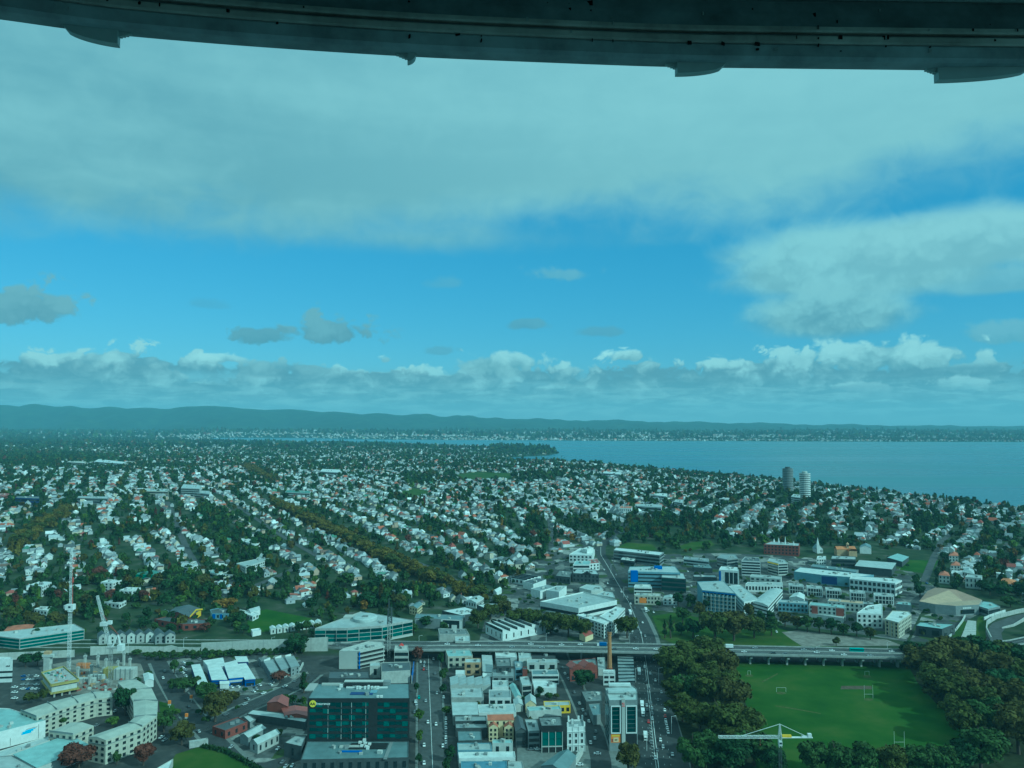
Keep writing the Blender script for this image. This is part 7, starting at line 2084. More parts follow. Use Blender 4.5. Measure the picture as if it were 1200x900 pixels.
for t, z in ((.18, 4), (.48, 9), (.72, 6), (.9, 3)):
    q = P[0].lerp(P[2], t) - org; b = MB(); b.box(-1, -1, 0, 1, 1, 2).tube((0, 0, 2), (0, 0, 2 + z), 1.1, .05, 4); b.build("turret", PAINT['white'], e, (q.x, q.y, 13))
# five framed townhouse blocks
for k, (x, y, w_) in enumerate(((924, 686, 18), (945, 688.5, 19), (967, 691, 19), (995.5, 694, 18.5), (1023.5, 697.5, 24))):
    e, P, zb, org = bld("townhouse_block", ["first", "second", "third", "fourth", "last and widest"][k] + " pale framed townhouse block in the row below the very long white roof", WH, [(x, y - 2.5), (x + w_ - 1.5, y - 1.3), (x + w_, y + 1.2), (x + 1, y)], 9.5, wall='white', roof='mid', group="framed townhouse blocks", units=1)
    i = front_edge(P); face_box(e, org, P, i, .06, .94, 1.0, 8.6, .15, "dark_glazing", GL['dark'], zb)
    for t in (.2, .38, .55, .72, .85): face_box(e, org, P, i, t, t + .04, 1, 8.6, .35, "mullion", PAINT['offwhite'], zb)
    face_box(e, org, P, i, .06, .94, 4.6, 5.2, .35, "sill_band", PAINT['white'], zb)
# churches
q = G(960, 648); e = empty("church", q, "small white church with a sharp spire among dark trees", "church"); LANDMARKS["the white spired church"] = q
b = MB(); b.box(-4.5, -2, -1, 4.5, 12, 6); b.add([(-4.5, -2, 6), (4.5, -2, 6), (0, -2, 11)], [(0, 1, 2)]); b.build("nave", PAINT['white'], e)
MB().add([(-5, -2.4, 5.7), (0, -2.4, 11.3), (0, 12.4, 11.3), (-5, 12.4, 5.7), (5, -2.4, 5.7), (5, 12.4, 5.7)], [(0, 1, 2, 3), (1, 4, 5, 2)]).build("roof", SHEET['bluegrey'], e)
MB().box(-4.4, -4, -1, -1.2, -1, 12).build("tower", PAINT['white'], e); MB().tube((-2.8, -2.5, 12), (-2.8, -2.5, 22), 2.2, .05, 4).build("spire", PAINT['white'], e)
for x in (1.5, 3.2): inst("window", ubox("window", GL['dark']), e, (x, -2.05, 1.5), 0, None, (.8, .2, 3))
q = G(991, 651); e = empty("church", q, "cream church with orange tile roofs and a bell turret", "church"); LANDMARKS["the orange-roofed church"] = q
b = MB(); b.box(-13, -3, -1, 13, 7, 9).box(1, -9, -1, 12, -3, 7); b.build("nave", PAINT['tan'], e)
r = MB(); r.add([(-13.5, -3.5, 8.8), (13.5, -3.5, 8.8), (13.5, 2, 12.5), (-13.5, 2, 12.5), (-13.5, 7.5, 8.8), (13.5, 7.5, 8.8)], [(0, 1, 2, 3), (3, 2, 5, 4)])
for k in range(8):
    t0, t1 = math.pi * k / 8, math.pi * (k + 1) / 8
    r.add([(6.5 - 6 * math.cos(t0), -9, 7 + 4 * math.sin(t0)), (6.5 - 6 * math.cos(t1), -9, 7 + 4 * math.sin(t1)), (6.5 - 6 * math.cos(t1), -3, 7 + 4 * math.sin(t1)), (6.5 - 6 * math.cos(t0), -3, 7 + 4 * math.sin(t0))], [(0, 1, 2, 3)])
r.build("roof", SHEET['orange'], e); b = MB(); b.box(1, -2, 9, 4, 1, 16); b.tube((2.5, -.5, 16), (2.5, -.5, 18.5), 2.1, .1, 6); b.build("bell_turret", PAINT['tan'], e)
MB().box(1.6, -2.1, 12.5, 3.4, -2, 15).build("bell_opening", PAINT['black'], e)
# the arena with folded brown roof
c1 = [(1077, 704.5), (1087, 692.5), (1096, 688.5), (1120, 691), (1151, 703), (1147, 708.5), (1120, 710), (1096, 708)]
P, zb = roof_plan(c1, 9); c = sum(P, Vector()) / len(P); org = Vector((c.x, c.y, zb))
e = empty("arena_building", org, "low arena with a folded brown and sand coloured roof", "arena"); LANDMARKS["the brown-roofed arena"] = org; L = [p - Vector((c.x, c.y, 0)) for p in P]
MB().prism(L, -3, 9, cap=False).build("wall", PAINT['grey'], e)
apx = at_z(1112, 692, zb + 12) - org; lowp = at_z(1128, 703.5, zb + 10.5) - org
K = [Vector((q.x, q.y, 9)) for q in (at_z(x, y, zb + 9) - org for x, y in c1)]
apx.z, lowp.z = 12.5, 10
MB().add([K[0], K[1], K[2], K[3], apx], [(0, 4, 1), (1, 4, 2), (2, 4, 3)]).add([K[3], K[4], lowp, apx], [(0, 3, 2, 1)]).build("dark_roof_fold", SHEET['brown'], e)
MB().add([K[0], K[7], lowp, apx], [(0, 1, 2, 3)]).build("sand_roof_fold", SHEET['sand'], e)
MB().add([K[7], K[6], K[5], K[4], lowp], [(0, 1, 4), (1, 2, 4), (2, 3, 4)]).build("front_roof_fold", mat_sheet("sheet_tan", (0.36, 0.27, 0.17)), e)
i = front_edge(P)
for t in range(5): face_box(e, org, P, i, .3 + t * .075, .36 + t * .075, 5.6, 7.0, .25, "letter_mark", PAINT['white'], zb)
face_box(e, org, P, i, .2, .8, .3, 4.6, .15, "dark_entrance", GL['dark'], zb)
B("arena_wing", "pale metal roofed wing at the end of the brown-roofed arena", WH, [(1144, 710), (1153, 705), (1162, 706), (1172, 711), (1158, 714)], 7, wall='grey', roof='teal', fl=1, win='band')
# steps, walls and ramp at the right
b = MB(); 
st = empty("stepped_path", G(1133, 738), "pale stepped path climbing to the brown-roofed arena", "steps"); o_ = st.location
Lp, Rp = [G(1124, 753), G(1130, 738), G(1134, 727)], [G(1143, 753), G(1144, 738), G(1144, 728)]
for k in range(14):
    t0, t1 = k / 14 * 2, (k + .8) / 14 * 2
    f_ = lambda S, t: S[int(min(t, 1.999))].lerp(S[int(min(t, 1.999)) + 1], t - int(min(t, 1.999)))
    q = [f_(Lp, t0), f_(Rp, t0), f_(Rp, t1), f_(Lp, t1)]
    z = max(p.z for p in q) + .35
    b = MB(); b.prism([Vector((p.x - o_.x, p.y - o_.y, 0)) for p in q], -1, z - o_.z); b.build("step", PAINT['paleconc'], st)
long_wall("retaining_wall", "low white wall edging the stepped path", [(1112, 748), (1122, 737), (1128, 729), (1131, 723)], 2.2, PAINT['offwhite'], .8)
long_wall("retaining_wall", "white curved wall on the outer side of the motorway ramp", [(1153, 727), (1165, 722), (1178, 718)], 3, PAINT['white'], .8)
long_wall("retaining_wall", "pale curving ramp wall beside the motorway at the right edge", [(1162, 752), (1156, 740), (1157, 732), (1168, 725), (1192, 719), (1230, 712)], 4.2, PAINT['paleconc'], .8)
long_wall("retaining_wall", "short pale wedge wall inside the motorway ramp", [(1174, 737), (1188, 734), (1204, 726), (1230, 716)], [1.5, 6], PAINT['paleconc'], .8)
road("ramp_road", [G(1176, 770), G(1166, 752), G(1164, 741), G(1172, 732), G(1194, 724), G(1240, 714)], 13, ASPHALT2, .3, "curving grey motorway ramp at the right edge")
# bigger buildings far off on the slope
rows = [
    ("tower_block", "dark round apartment tower, left of the pair by the harbour", (923.5, 578), 33, 62, 'dark', 12.3), ("tower_block", "white banded round apartment tower, right of the pair by the harbour", (943.5, 587), 20, 62, 'white', 12.6),
]
for nm, lab, (px, py), n_, hh_, m_, wpx in rows:
    q = G(px, py); R_ = wpx * q.y / F / 2; top = at_y(px, 549 if m_ == 'dark' else 554.5, q.y).z - q.z
    e = empty(nm, q, lab, "tower")
    MB().tube((0, 0, -3), (0, 0, top), R_ * .93, R_ * .93, 20).build("core", GL['dark'] if m_ == 'white' else PAINT['dark'], e)
    nf = 15
    for k in range(nf): MB().tube((0, 0, top * k / nf + top / nf * .45), (0, 0, top * (k + 1) / nf), R_, R_, 20).build("floor_band", PAINT['white'] if m_ == 'white' else PAINT['grey'], e)
    MB().tube((0, 0, top), (0, 0, top + 4), R_ * .5, R_ * .45, 12).build("roof_room", PAINT['offwhite'] if m_ == 'white' else PAINT['dark'], e)
    LANDMARKS["the harbour towers"] = q
B("podium_building", "pale low podium at the foot of the white banded round tower", WH, [(927, 582), (930, 579), (938, 580), (938, 583.5)], 16, wall='offwhite', roof='pale', fl=4, win='band')
for lab, px, hh_, w_, r_ in (("red roofed long building at the left edge of the far slope", [(-10, 579), (2, 577.5), (16, 579), (4, 582)], 7, 'rustred', 'red'), ("dark blue flat block beside the red roofed building on the far slope", [(18, 583.5), (20, 581.5), (46, 582), (46, 584.5)], 12, 'navy', 'felt'),
                             ("long grey school-like block on the far slope above the olive avenue block", [(90, 583.5), (92, 581.5), (127, 582), (126, 584.5)], 9, 'grey', 'mid'), ("pale long flat block in the middle of the far slope", [(166, 575.5), (168, 572.5), (198, 573), (197, 576)], 10, 'beige', 'pale'),
                             ("pale multi-part tall block on the far slope", [(212, 572), (215, 567.5), (236, 569), (234, 573)], 16, 'offwhite', 'pale'), ("second pale block stepping down from the multi-part block", [(226, 577), (229, 574.5), (246, 575.5), (245, 579)], 10, 'offwhite', 'mid'),
                             ("white hospital-like slab far off at the left", [(110, 541), (116, 538), (147, 541.5), (143, 543.5)], 14, 'white', 'white'), ("row of pale cubes far left of the white slab", [(78, 541.5), (82, 540), (101, 541), (99, 543)], 14, 'beige', 'concrete'),
                             ("orange-red roofed long building far off on the slope", [(255, 567.5), (257, 566), (287, 566), (286, 568)], 6, 'tan', 'orange'), ("grey-green flat block beyond the olive avenue", [(334, 577), (336, 574.5), (364, 575.5), (363, 578)], 9, 'offwhite', 'green'),
                             ("bright white block with two cubes far off", [(375, 552.5), (378, 549.5), (399, 550.5), (398, 554)], 12, 'white', 'white'), ("very wide flat grey-green shed far off", [(398, 557), (402, 555), (438, 556.5), (436, 559.5)], 7, 'grey', 'mid'),
                             ("white flat school block far beyond the suburbs", [(706, 554.5), (709, 552.5), (728, 553.5), (727, 556)], 10, 'white', 'white'), ("white block with tall dark arches near the avenue top", [(725.5, 595.5), (728, 593), (741, 593.5), (740, 596)], 12, 'white', 'terracotta'),
                             ("pale three-storey block near the avenue top", [(746.5, 593), (749, 590.5), (776, 591.5), (775, 595)], 12, 'offwhite', 'mid'), ("white cube on the ridge above the avenue", [(765, 580), (768, 577.5), (782, 578.5), (781, 582)], 10, 'white', 'white'),
                             ("pale cube on the ridge right of the white cube", [(790, 588), (792, 585.5), (801, 586), (800, 589.5)], 13, 'offwhite', 'pale')):
    B("large_building", lab, WH, px, hh_, wall=w_, roof=r_, fl=2 if hh_ < 13 else 4, win='band' if 'arches' not in lab else 'grid', hh=.5)
for lab, px, r_, hh_ in (("large villa with a bright red hip roof, uppermost of three beyond the arena", [(1112, 651), (1114, 648), (1122, 648), (1123, 651.5)], 'terracotta', 8), ("large villa with an orange-red hip roof beside the road beyond the arena", [(1114, 662.5), (1116, 659.5), (1124, 659.5), (1125, 663)], 'terracotta', 8),
                         ("cream villa with a terracotta roof directly behind the arena", [(1100, 674), (1102, 670.5), (1111, 671), (1113, 675)], 'terracotta', 9), ("pale grey hip roofed terrace behind the arena", [(1128, 670), (1131, 666), (1141, 668), (1142, 673)], 'pale', 9),
                         ("pale blue flat apartment house right behind the arena", [(1131, 676.5), (1134, 673.5), (1151, 674.5), (1150, 678)], 'mid', 12), ("wide house with an orange tile hip roof at the right edge", [(1170, 682), (1176, 677.5), (1190, 680), (1194, 686)], 'orange', 8)):
    B("villa", lab, "house", px, hh_, wall='offwhite', roof=r_, rt='hip' if r_ != 'mid' else 'flat', rise=3, fl=2, win='grid', sp=3.4, ww=1.5)

# ------------------------------------------------------------------ trees placed one by one: photo x of the trunk, y of its foot, crown width and height in photo pixels
def tp(px, py, w, h, col='green', kind='mid'):
    p = G(px, py); k = p.y / F
    return tree(p.x, p.y, h * k * 1.03, w * k, col, kind, p.z)


for a in ((790, 800, 44, 40, 'olive'), (818, 790, 50, 40, 'olive'), (843, 803, 44, 42, 'brown'), (806, 824, 34, 32, 'green'), (836, 832, 46, 42, 'olive'), (860, 838, 44, 42, 'brown'), (848, 868, 48, 44, 'olive'), (876, 872, 42, 40, 'olive'),
          (884, 898, 42, 38, 'green'), (856, 905, 46, 40, 'dark'), (908, 908, 30, 30, 'dark'), (824, 884, 26, 28, 'green'), (812, 908, 38, 42, 'green'), (832, 777, 40, 30, 'olive'), (780, 786, 26, 24, 'olive'), (866, 856, 30, 30, 'brown'), (800, 846, 36, 32, 'olive'), (820, 858, 36, 32, 'olive'), (790, 822, 28, 26, 'olive'), (826, 812, 40, 36, 'olive'), (852, 822, 40, 36, 'olive'), (866, 884, 36, 34, 'olive'), (834, 894, 34, 32, 'green'), (826, 906, 34, 34, 'dark'), (1096, 815, 40, 36, 'olive'), (1126, 815, 44, 40, 'brown'), (1154, 846, 44, 40, 'olive'), (1176, 826, 44, 40, 'dark'), (1176, 866, 44, 44, 'brown'), (1120, 850, 34, 34, 'olive'), (1168, 782, 40, 32, 'olive'), (812, 748, 24, 22, 'dark'), (884, 748, 30, 26, 'olive'), (904, 745, 24, 22, 'green'), (800, 730, 20, 18, 'green'),
          (1084, 800, 52, 44, 'brown'), (1116, 796, 54, 48, 'brown'), (1148, 790, 50, 44, 'dark'), (1108, 830, 48, 44, 'olive'), (1140, 830, 46, 44, 'brown'), (1166, 806, 44, 42, 'brown'), (1184, 784, 36, 30, 'dark'), (1134, 872, 44, 44, 'olive'),
          (1160, 866, 46, 46, 'green'), (1150, 902, 54, 48, 'green'), (1186, 842, 44, 46, 'brown'), (1194, 884, 48, 52, 'brown'), (1074, 778, 30, 26, 'dark'), (1128, 905, 40, 36, 'dark'), (1200, 812, 36, 40, 'olive'),
          (953, 909, 36, 38, 'green'), (982, 911, 34, 38, 'green'), (1012, 912, 38, 40, 'green'), (1044, 912, 36, 38, 'olive'), (1076, 912, 36, 36, 'green'), (1104, 914, 36, 40, 'green'),
          (735, 748, 30, 26, 'olive'), (838, 751, 36, 34, 'olive'), (860, 751, 40, 34, 'brown'), (737, 906, 32, 34, 'brown'), (683, 807, 28, 21, 'dark'),
          (604, 736, 24, 22, 'olive'), (622, 738, 28, 24, 'olive'), (645, 743, 30, 26, 'olive'), (666, 746, 28, 26, 'olive'), (684, 748, 22, 22, 'olive'), (590, 722, 20, 18, 'brown'), (560, 736, 24, 22, 'olive'), (575, 726, 22, 18, 'olive'), (586, 713, 20, 16, 'olive'),
          (252, 846, 38, 36, 'brown'), (240, 824, 28, 24, 'green'), (92, 903, 46, 30, 'rust'), (168, 897, 26, 24, 'rust'), (192, 858, 26, 24, 'green'), (213, 873, 32, 26, 'brown'), (147, 838, 28, 32, 'dark'), (346, 768, 32, 24, 'dark')):
    tp(a[0], a[1], a[2] * (1.2 if a[1] > 770 and a[0] > 770 else 1.08), a[3] * 1.08, a[4], 'big')
for a in ((786, 748, 10, 26, 'dark', 'tall'), (779, 748, 9, 22, 'dark', 'tall'), (798, 744, 16, 15, 'dark'), (806, 741, 10, 12, 'dark'), (878, 727, 16, 20, 'brown'), (892, 732, 14, 17, 'dark'), (903, 732, 14, 17, 'dark'), (920, 734, 18, 19, 'brown'), (934, 738, 18, 18, 'brown'),
          (946, 741, 18, 20, 'green'), (960, 742, 18, 19, 'green'), (974, 744, 18, 20, 'dark'), (988, 745, 16, 16, 'green'), (1004, 746, 18, 17, 'dark'), (1020, 750, 16, 16, 'olive'), (980, 757, 11, 11, 'olive'), (820, 729, 20, 24, 'brown'), (810, 712, 18, 18, 'green'), (795, 712, 16, 18, 'dark'), (829, 716, 14, 18, 'dark'), (771, 712, 9, 9, 'dark'),
          (491, 846, 13, 16, 'bright'), (491, 871, 13, 16, 'bright'), (491, 896, 11, 13, 'dark'), (489, 776, 15, 19, 'rust'), (519, 798, 13, 16, 'green'), (519, 814, 11, 13, 'dark'), (523, 838, 13, 11, 'bright'), (527, 893, 15, 20, 'dark'), (517, 782, 10, 18, 'dark'), (523, 905, 16, 18, 'dark'), (488, 812, 8, 12, 'dark'),
          (633, 815, 11, 11, 'dark'), (643, 820, 12, 9, 'green'), (652, 819, 9, 7, 'olive'), (132, 852, 18, 12, 'bright'), (69, 851, 22, 12, 'green', 'bush'), (36, 826, 24, 14, 'olive', 'bush'), (50, 822, 16, 12, 'olive', 'bush'), (30, 782, 22, 16, 'dark'), (44, 780, 16, 16, 'dark'), (160, 803, 12, 10, 'dark'), (174, 793, 10, 8, 'green'),
          (216, 812, 22, 18, 'green'), (204, 790, 13, 17, 'green'), (272, 824, 22, 15, 'brown'), (356, 812, 17, 26, 'dark', 'tall'), (342, 826, 12, 13, 'dark'), (356, 828, 9, 13, 'bright'), (328, 800, 22, 15, 'rust'), (228, 806, 16, 14, 'green'), (208, 838, 10, 8, 'bright'), (137, 896, 11, 16, 'green'),
          (262, 714, 30, 14, 'gold'), (212, 709, 16, 12, 'bright'), (160, 769, 14, 8, 'green'), (70, 703, 18, 14, 'rust'), (116, 678, 18, 16, 'rust'), (168, 704, 18, 14, 'rust'), (127, 704, 14, 14, 'rust'),
          (184, 691, 20, 20, 'brown'), (240, 692, 24, 20, 'brown'), (160, 694, 22, 18, 'olive'), (100, 712, 22, 18, 'brown'), (40, 738, 26, 22, 'brown'), (12, 732, 26, 22, 'olive'), (66, 734, 24, 18, 'brown'), (92, 690, 20, 16, 'dark'), (215, 690, 22, 18, 'dark'), (282, 736, 16, 20, 'dark'), (272, 734, 18, 16, 'green'), (290, 696, 20, 16, 'green'),
          (200, 742, 16, 12, 'dark'), (170, 736, 20, 14, 'dark'), (350, 742, 14, 14, 'dark'), (430, 712, 26, 20, 'dark'), (395, 712, 24, 18, 'green'), (365, 716, 20, 16, 'dark'), (468, 712, 20, 16, 'brown'), (440, 694, 22, 18, 'dark'), (405, 688, 24, 18, 'green'), (500, 736, 22, 14, 'dark'), (485, 742, 18, 12, 'green'), (520, 740, 14, 12, 'green'),
          (1078, 700, 14, 18, 'dark'), (1075, 690, 12, 14, 'green'), (1074, 684, 12, 12, 'dark'), (1160, 697, 22, 16, 'dark'), (1176, 702, 24, 18, 'dark'), (1196, 700, 26, 20, 'dark'), (1150, 692, 18, 14, 'dark'), (1184, 712, 22, 14, 'green'), (1100, 738, 10, 8, 'dark'), (1115, 740, 9, 8, 'green')):
    tp(*a)
# hedge trees along the motorway wall
rr = random.Random(3)
for k in range(25):
    x = 172 + k * 7.6; tp(x, 773.5 - (x - 172) * .035 + rr.uniform(-1, 1), rr.uniform(9, 13), rr.uniform(8, 11), rr.choice(['dark', 'green', 'green']))
# the autumn avenues
for nm_, av, hm in (("a", AV_A, 13), ("b", AV_B, 12), ("c", AV_C, 12), ("e", AV_E, 10)):
    pts = [G(x, y + w * .32) for x, y, w in av]
    for (p, q), (c0, c1) in zip(zip(pts, pts[1:]), zip(av, av[1:])):
        nn = max(1, int((q - p).length / 19))
        for k in range(nn):
            m = p.lerp(q, k / nn); wpx = c0[2] + (c1[2] - c0[2]) * k / nn
            wm = wpx * m.y / F
            dd = (q - p).normalized(); pr = Vector((-dd.y, dd.x, 0))
            for s in (-.22, .22):
                c = m + pr * wm * s * .9; tree(c.x + rr.uniform(-2, 2), c.y + rr.uniform(-2, 2), rr.uniform(.9, 1.2) * hm * 1.2, rr.uniform(17, 21), rr.choice(['autumn', 'autumn', 'olive']), 'mid')
hp = [G(*p) for p in ((238, 876), (262, 881), (285, 892), (306, 904))]
e = empty("hedge", hp[0], "low dark clipped hedge along the corner lawn", "hedge"); e["kind"] = "thing"
rng_ = np.random.default_rng(4); V, Fq, S = [], [], []
for k in range(1200):
    t = rng_.uniform(0, 3); p = hp[int(t)].lerp(hp[int(t) + 1], t - int(t)); c = np.array([p.x - hp[0].x + rng_.normal() * .7, p.y - hp[0].y + rng_.normal() * .7, rng_.uniform(.2, 1.8)])
    a, b_ = rng_.normal(size=3) * .4, rng_.normal(size=3) * .4; V += [c - a - b_, c + a - b_, c + a + b_, c - a + b_]
np_object("foliage", np_mesh("foliage", np.array(V), np.arange(4800).reshape(-1, 4), np.full((4800, 3), .9), LEAF['dark']), e)
# small garden trees, bush-shaped, between the buildings, clear of every wall
rr = random.Random(31); n_ = 0
foot = [[(p.x, p.y) for p in Q] for Q in FOOT]


def free(x, y):
    for Q in foot:
        if abs(Q[0][0] - x) > 90 or abs(Q[0][1] - y) > 90: continue
        d_in = True
        for (ax, ay), (bx, by) in zip(Q, Q[1:] + Q[:1]):
            L_ = math.hypot(bx - ax, by - ay) + 1e-6
            if ((bx - ax) * (y - ay) - (by - ay) * (x - ax)) / L_ < -3.0: d_in = False; break
        if d_in: return False
    return True


for zone, cnt in (([800, 655, 1065, 735], 95), ([570, 668, 700, 745], 40), ([715, 655, 800, 700], 22), ([640, 642, 700, 690], 18), ([530, 765, 660, 880], 22), ([190, 765, 360, 880], 30), ([1070, 715, 1130, 750], 12)):
    k = 0
    for _ in range(cnt * 8):
        if k >= cnt: break
        x, y = rr.uniform(zone[0], zone[2]), rr.uniform(zone[1], zone[3]); p = G(x, y)
        if not free(p.x, p.y): continue
        if min(abs(p.x - (a.x + (b_.x - a.x) * max(0, min(1, (p.y - a.y) / (b_.y - a.y + 1e-6))))) for a, b_ in zip(AVENUE, AVENUE[1:]) if min(a.y, b_.y) - 5 <= p.y <= max(a.y, b_.y) + 5) < 16: continue
        tree(p.x, p.y, rr.uniform(3, 6.5), rr.uniform(4, 7.5), rr.choice(['dark', 'green', 'green', 'olive', 'dark', 'bright']), 'bush', p.z); k += 1

# ------------------------------------------------------------------ goal posts, lamps, banners
for lab, px, py, w_, h_ in (("tall white rugby posts in the middle of the field by the cricket pitch", 1018, 818.5, 6.2, 9.5), ("tall white rugby posts low on the field by the bottom trees", 1054, 875.5, 6.2, 9.5)):
    q = G(px, py); e = empty("rugby_posts", q, lab, "goal posts"); b = MB()
    for s in (-1, 1): inst("upright", ubox("upright", PAINT['white']), e, (s * w_ / 2, 0, 0), 0, None, (.11, .11, h_))
    inst("crossbar", ubox("crossbar", PAINT['white']), e, (0, 0, 3), 0, None, (w_, .1, .11))
for lab, px, py, w_ in (("white goal frame at the far edge of the field under the viaduct", 1016, 791.5, 3.4), ("white goal frame near the upper park trees side of the field", 878, 791, 2.2), ("wide white goal frame in the upper half of the field", 915.5, 811, 7)):
    q = G(px, py); e = empty("goal_frame", q, lab, "goal")
    for s in (-1, 1): inst("post", ubox("post", PAINT['white']), e, (s * w_ / 2, 0, 0), 0, None, (.14, .14, 3.2))
    inst("crossbar", ubox("crossbar", PAINT['white']), e, (0, 0, 3.2), 0, None, (w_, .1, .11))
for k, (px, py, z_) in enumerate(((198.5, 829.5, 5), (224, 823, 5), (218.5, 845, 5))):
    q = G(px, py); e = empty("banner_post", q, ("orange and white banner post on the verge by the curved apartments", "orange and white banner post at the dealership trees", "orange and white banner post lowest by the side street")[k], "banner")
    MB().tube((0, 0, 0), (0, 0, z_), .12, .1, 6).build("pole", PAINT['steel'], e); MB().box(-.9, -.5, z_ - 2.2, .9, .5, z_).build("banner", PAINT['orange'], e); MB().box(-.9, -.54, z_ - 3.2, .9, .46, z_ - 2.25).build("banner_foot", PAINT['offwhite'], e)
lamp_top = MB().tube((0, 0, 0), (0, 0, 11), .16, .1, 6)
arm = MB().tube((0, 0, 10.9), (2.2, 0, 11.4), .09, .07, 5); head = MB().box(1.9, -.2, 11.2, 3.0, .2, 11.5)
lm, am, hm_ = lamp_top.mesh("pole", PAINT['steel']), arm.mesh("arm", PAINT['steel']), head.mesh("lamp_head", PAINT['offwhite'])
SMALL = []
for px, py in ((487, 740), (491, 760), (957, 773), (215, 763), (150, 768), (318, 762), (545, 757), (640, 757), (738, 757), (815, 760), (1040, 768), (758, 880), (745, 800), (787, 860), (772, 800), (731, 700), (716, 672)):
    q = G(px, py); e = empty("street_lamp", q, None, "street lamp"); SMALL.append((e, "thin pale street lamp"))
    inst("pole", lm, e, (0, 0, 0)); inst("arm", am, e, (0, 0, 0)); inst("lamp_head", hm_, e, (0, 0, 0))
# ------------------------------------------------------------------ vehicles
CARP = {'white': mat("car_white", (0.72, 0.73, 0.72), .35, .5, .04), 'silver': mat("car_silver", (0.42, 0.44, 0.45), .35, .5, .04, metal=.3), 'black': mat("car_black", (0.02, 0.022, 0.025), .3, .5, .05), 'grey': mat("car_grey", (0.13, 0.14, 0.15), .35, .5, .05), 'red': mat("car_red", (0.36, 0.02, 0.02), .35, .5, .04), 'blue': mat("car_blue", (0.03, 0.10, 0.32), .35, .5, .04), 'teal': mat("car_teal", (0.02, 0.30, 0.26), .4, .5, .04)}
TYRE = mat("tyre", (0.02, 0.02, 0.02), .9, .2, .1)


def sec(b, S, w):
    """body lofted along its length: S = [(y, z0, z1, inset)]"""
    V = []
    for y, z0, z1, i_ in S: V += [(-w + i_ * .3, y, z0), (w - i_ * .3, y, z0), (w - i_, y, z1), (-w + i_, y, z1)]
    n = len(S); Fc = [(0, 1, 2, 3), tuple(4 * (n - 1) + k for k in (3, 2, 1, 0))]
    for k in range(n - 1):
        for j in range(4): Fc.append((4 * k + j, 4 * k + 4 + j, 4 * k + 4 + (j + 1) % 4, 4 * k + (j + 1) % 4))
    return b.add(V, Fc)


CB = sec(MB(), [(-2.2, .35, .7, .15), (-2.0, .3, .9, .1), (-1.0, .3, .98, .06), (1.2, .3, 1.0, .06), (2.0, .3, .95, .08), (2.2, .4, .75, .15)], .88).mesh("body", CARP['white'])
CG = sec(MB(), [(-1.15, .97, 1.0, .1), (-.5, .97, 1.38, .2), (1.0, .97, 1.4, .2), (1.75, .97, 1.05, .12)], .84).mesh("window_glass", GLASS_DARK)
CR = MB().box(-.62, -.5, 1.36, .62, 1.0, 1.46).mesh("roof", CARP['white'])
WH_ = MB().tube((-.12, 0, 0), (.12, 0, 0), .33, .33, 10).mesh("wheel", TYRE)
TB = MB().box(-1.2, -1.9, .9, 1.2, 4.3, 3.5).mesh("cargo_box", CARP['white']); TCb = sec(MB(), [(-3.9, .5, 1.5, .05), (-3.6, .5, 2.4, .15), (-2.1, .5, 2.6, .1)], 1.1).mesh("cab", CARP['white'])
TF = MB().box(-.9, -3.6, .45, .9, 4.2, .85).mesh("chassis", TYRE); TG = MB().box(-.95, -3.93, 1.5, .95, -3.72, 2.2).mesh("windscreen", GLASS_DARK)
BB = MB().box(-1.25, -5.5, .4, 1.25, 5.5, 3.1).mesh("body", CARP['white']); BG = MB().box(-1.28, -5.2, 1.5, 1.28, 5.2, 2.5).mesh("window_band", GLASS_DARK)


def car(p, rz, colr, road_):
    e = empty("car", p, None, "car", None, rz); SMALL.append((e, f"{colr} car {road_}"))
    inst("body", CB, e, (0, 0, 0), 0, CARP[colr]); inst("window_glass", CG, e, (0, 0, 0)); inst("roof", CR, e, (0, 0, 0), 0, CARP[colr])
    for x in (-.8, .8):
        for y in (-1.4, 1.4): inst("wheel", WH_, e, (x, y, .33))


def truck(p, rz, colr, road_, kind="box_truck"):
    if kind == "bus":
        e = empty("bus", p, None, "bus", None, rz); SMALL.append((e, f"{colr} bus {road_}")); inst("body", BB, e, (0, 0, 0), 0, CARP[colr]); inst("window_band", BG, e, (0, 0, 0)); ys = (-3.6, 3.4)
    else:
        e = empty("box_truck", p, None, "truck", None, rz); SMALL.append((e, f"{colr} box truck {road_}"))
        inst("cargo_box", TB, e, (0, 0, 0), 0, CARP[colr]); inst("cab", TCb, e, (0, 0, 0)); inst("chassis", TF, e, (0, 0, 0)); inst("windscreen", TG, e, (0, 0, 0)); ys = (-2.9, 2.8)
    for x in (-1.0, 1.0):
        for y in ys: inst("wheel", WH_, e, (x, y, .45), 0, None, (1.4, 1.35, 1.35))


def heading(pts, p):
    i = min(range(len(pts) - 1), key=lambda k: ((pts[k] + pts[k + 1]) / 2 - p).length); d = pts[i + 1] - pts[i]
    return math.atan2(-d.x, d.y)


def put(L_, pts, road_, z=None, flip=0):
    for px, py, cc, *kd in L_:
        p = G(px, py, .12) if z is None else at_z(px, py, z)
        h_ = heading(pts, p) + flip
        (truck if kd else car)(p, h_, cc, road_, *([kd[0]] if kd else []))


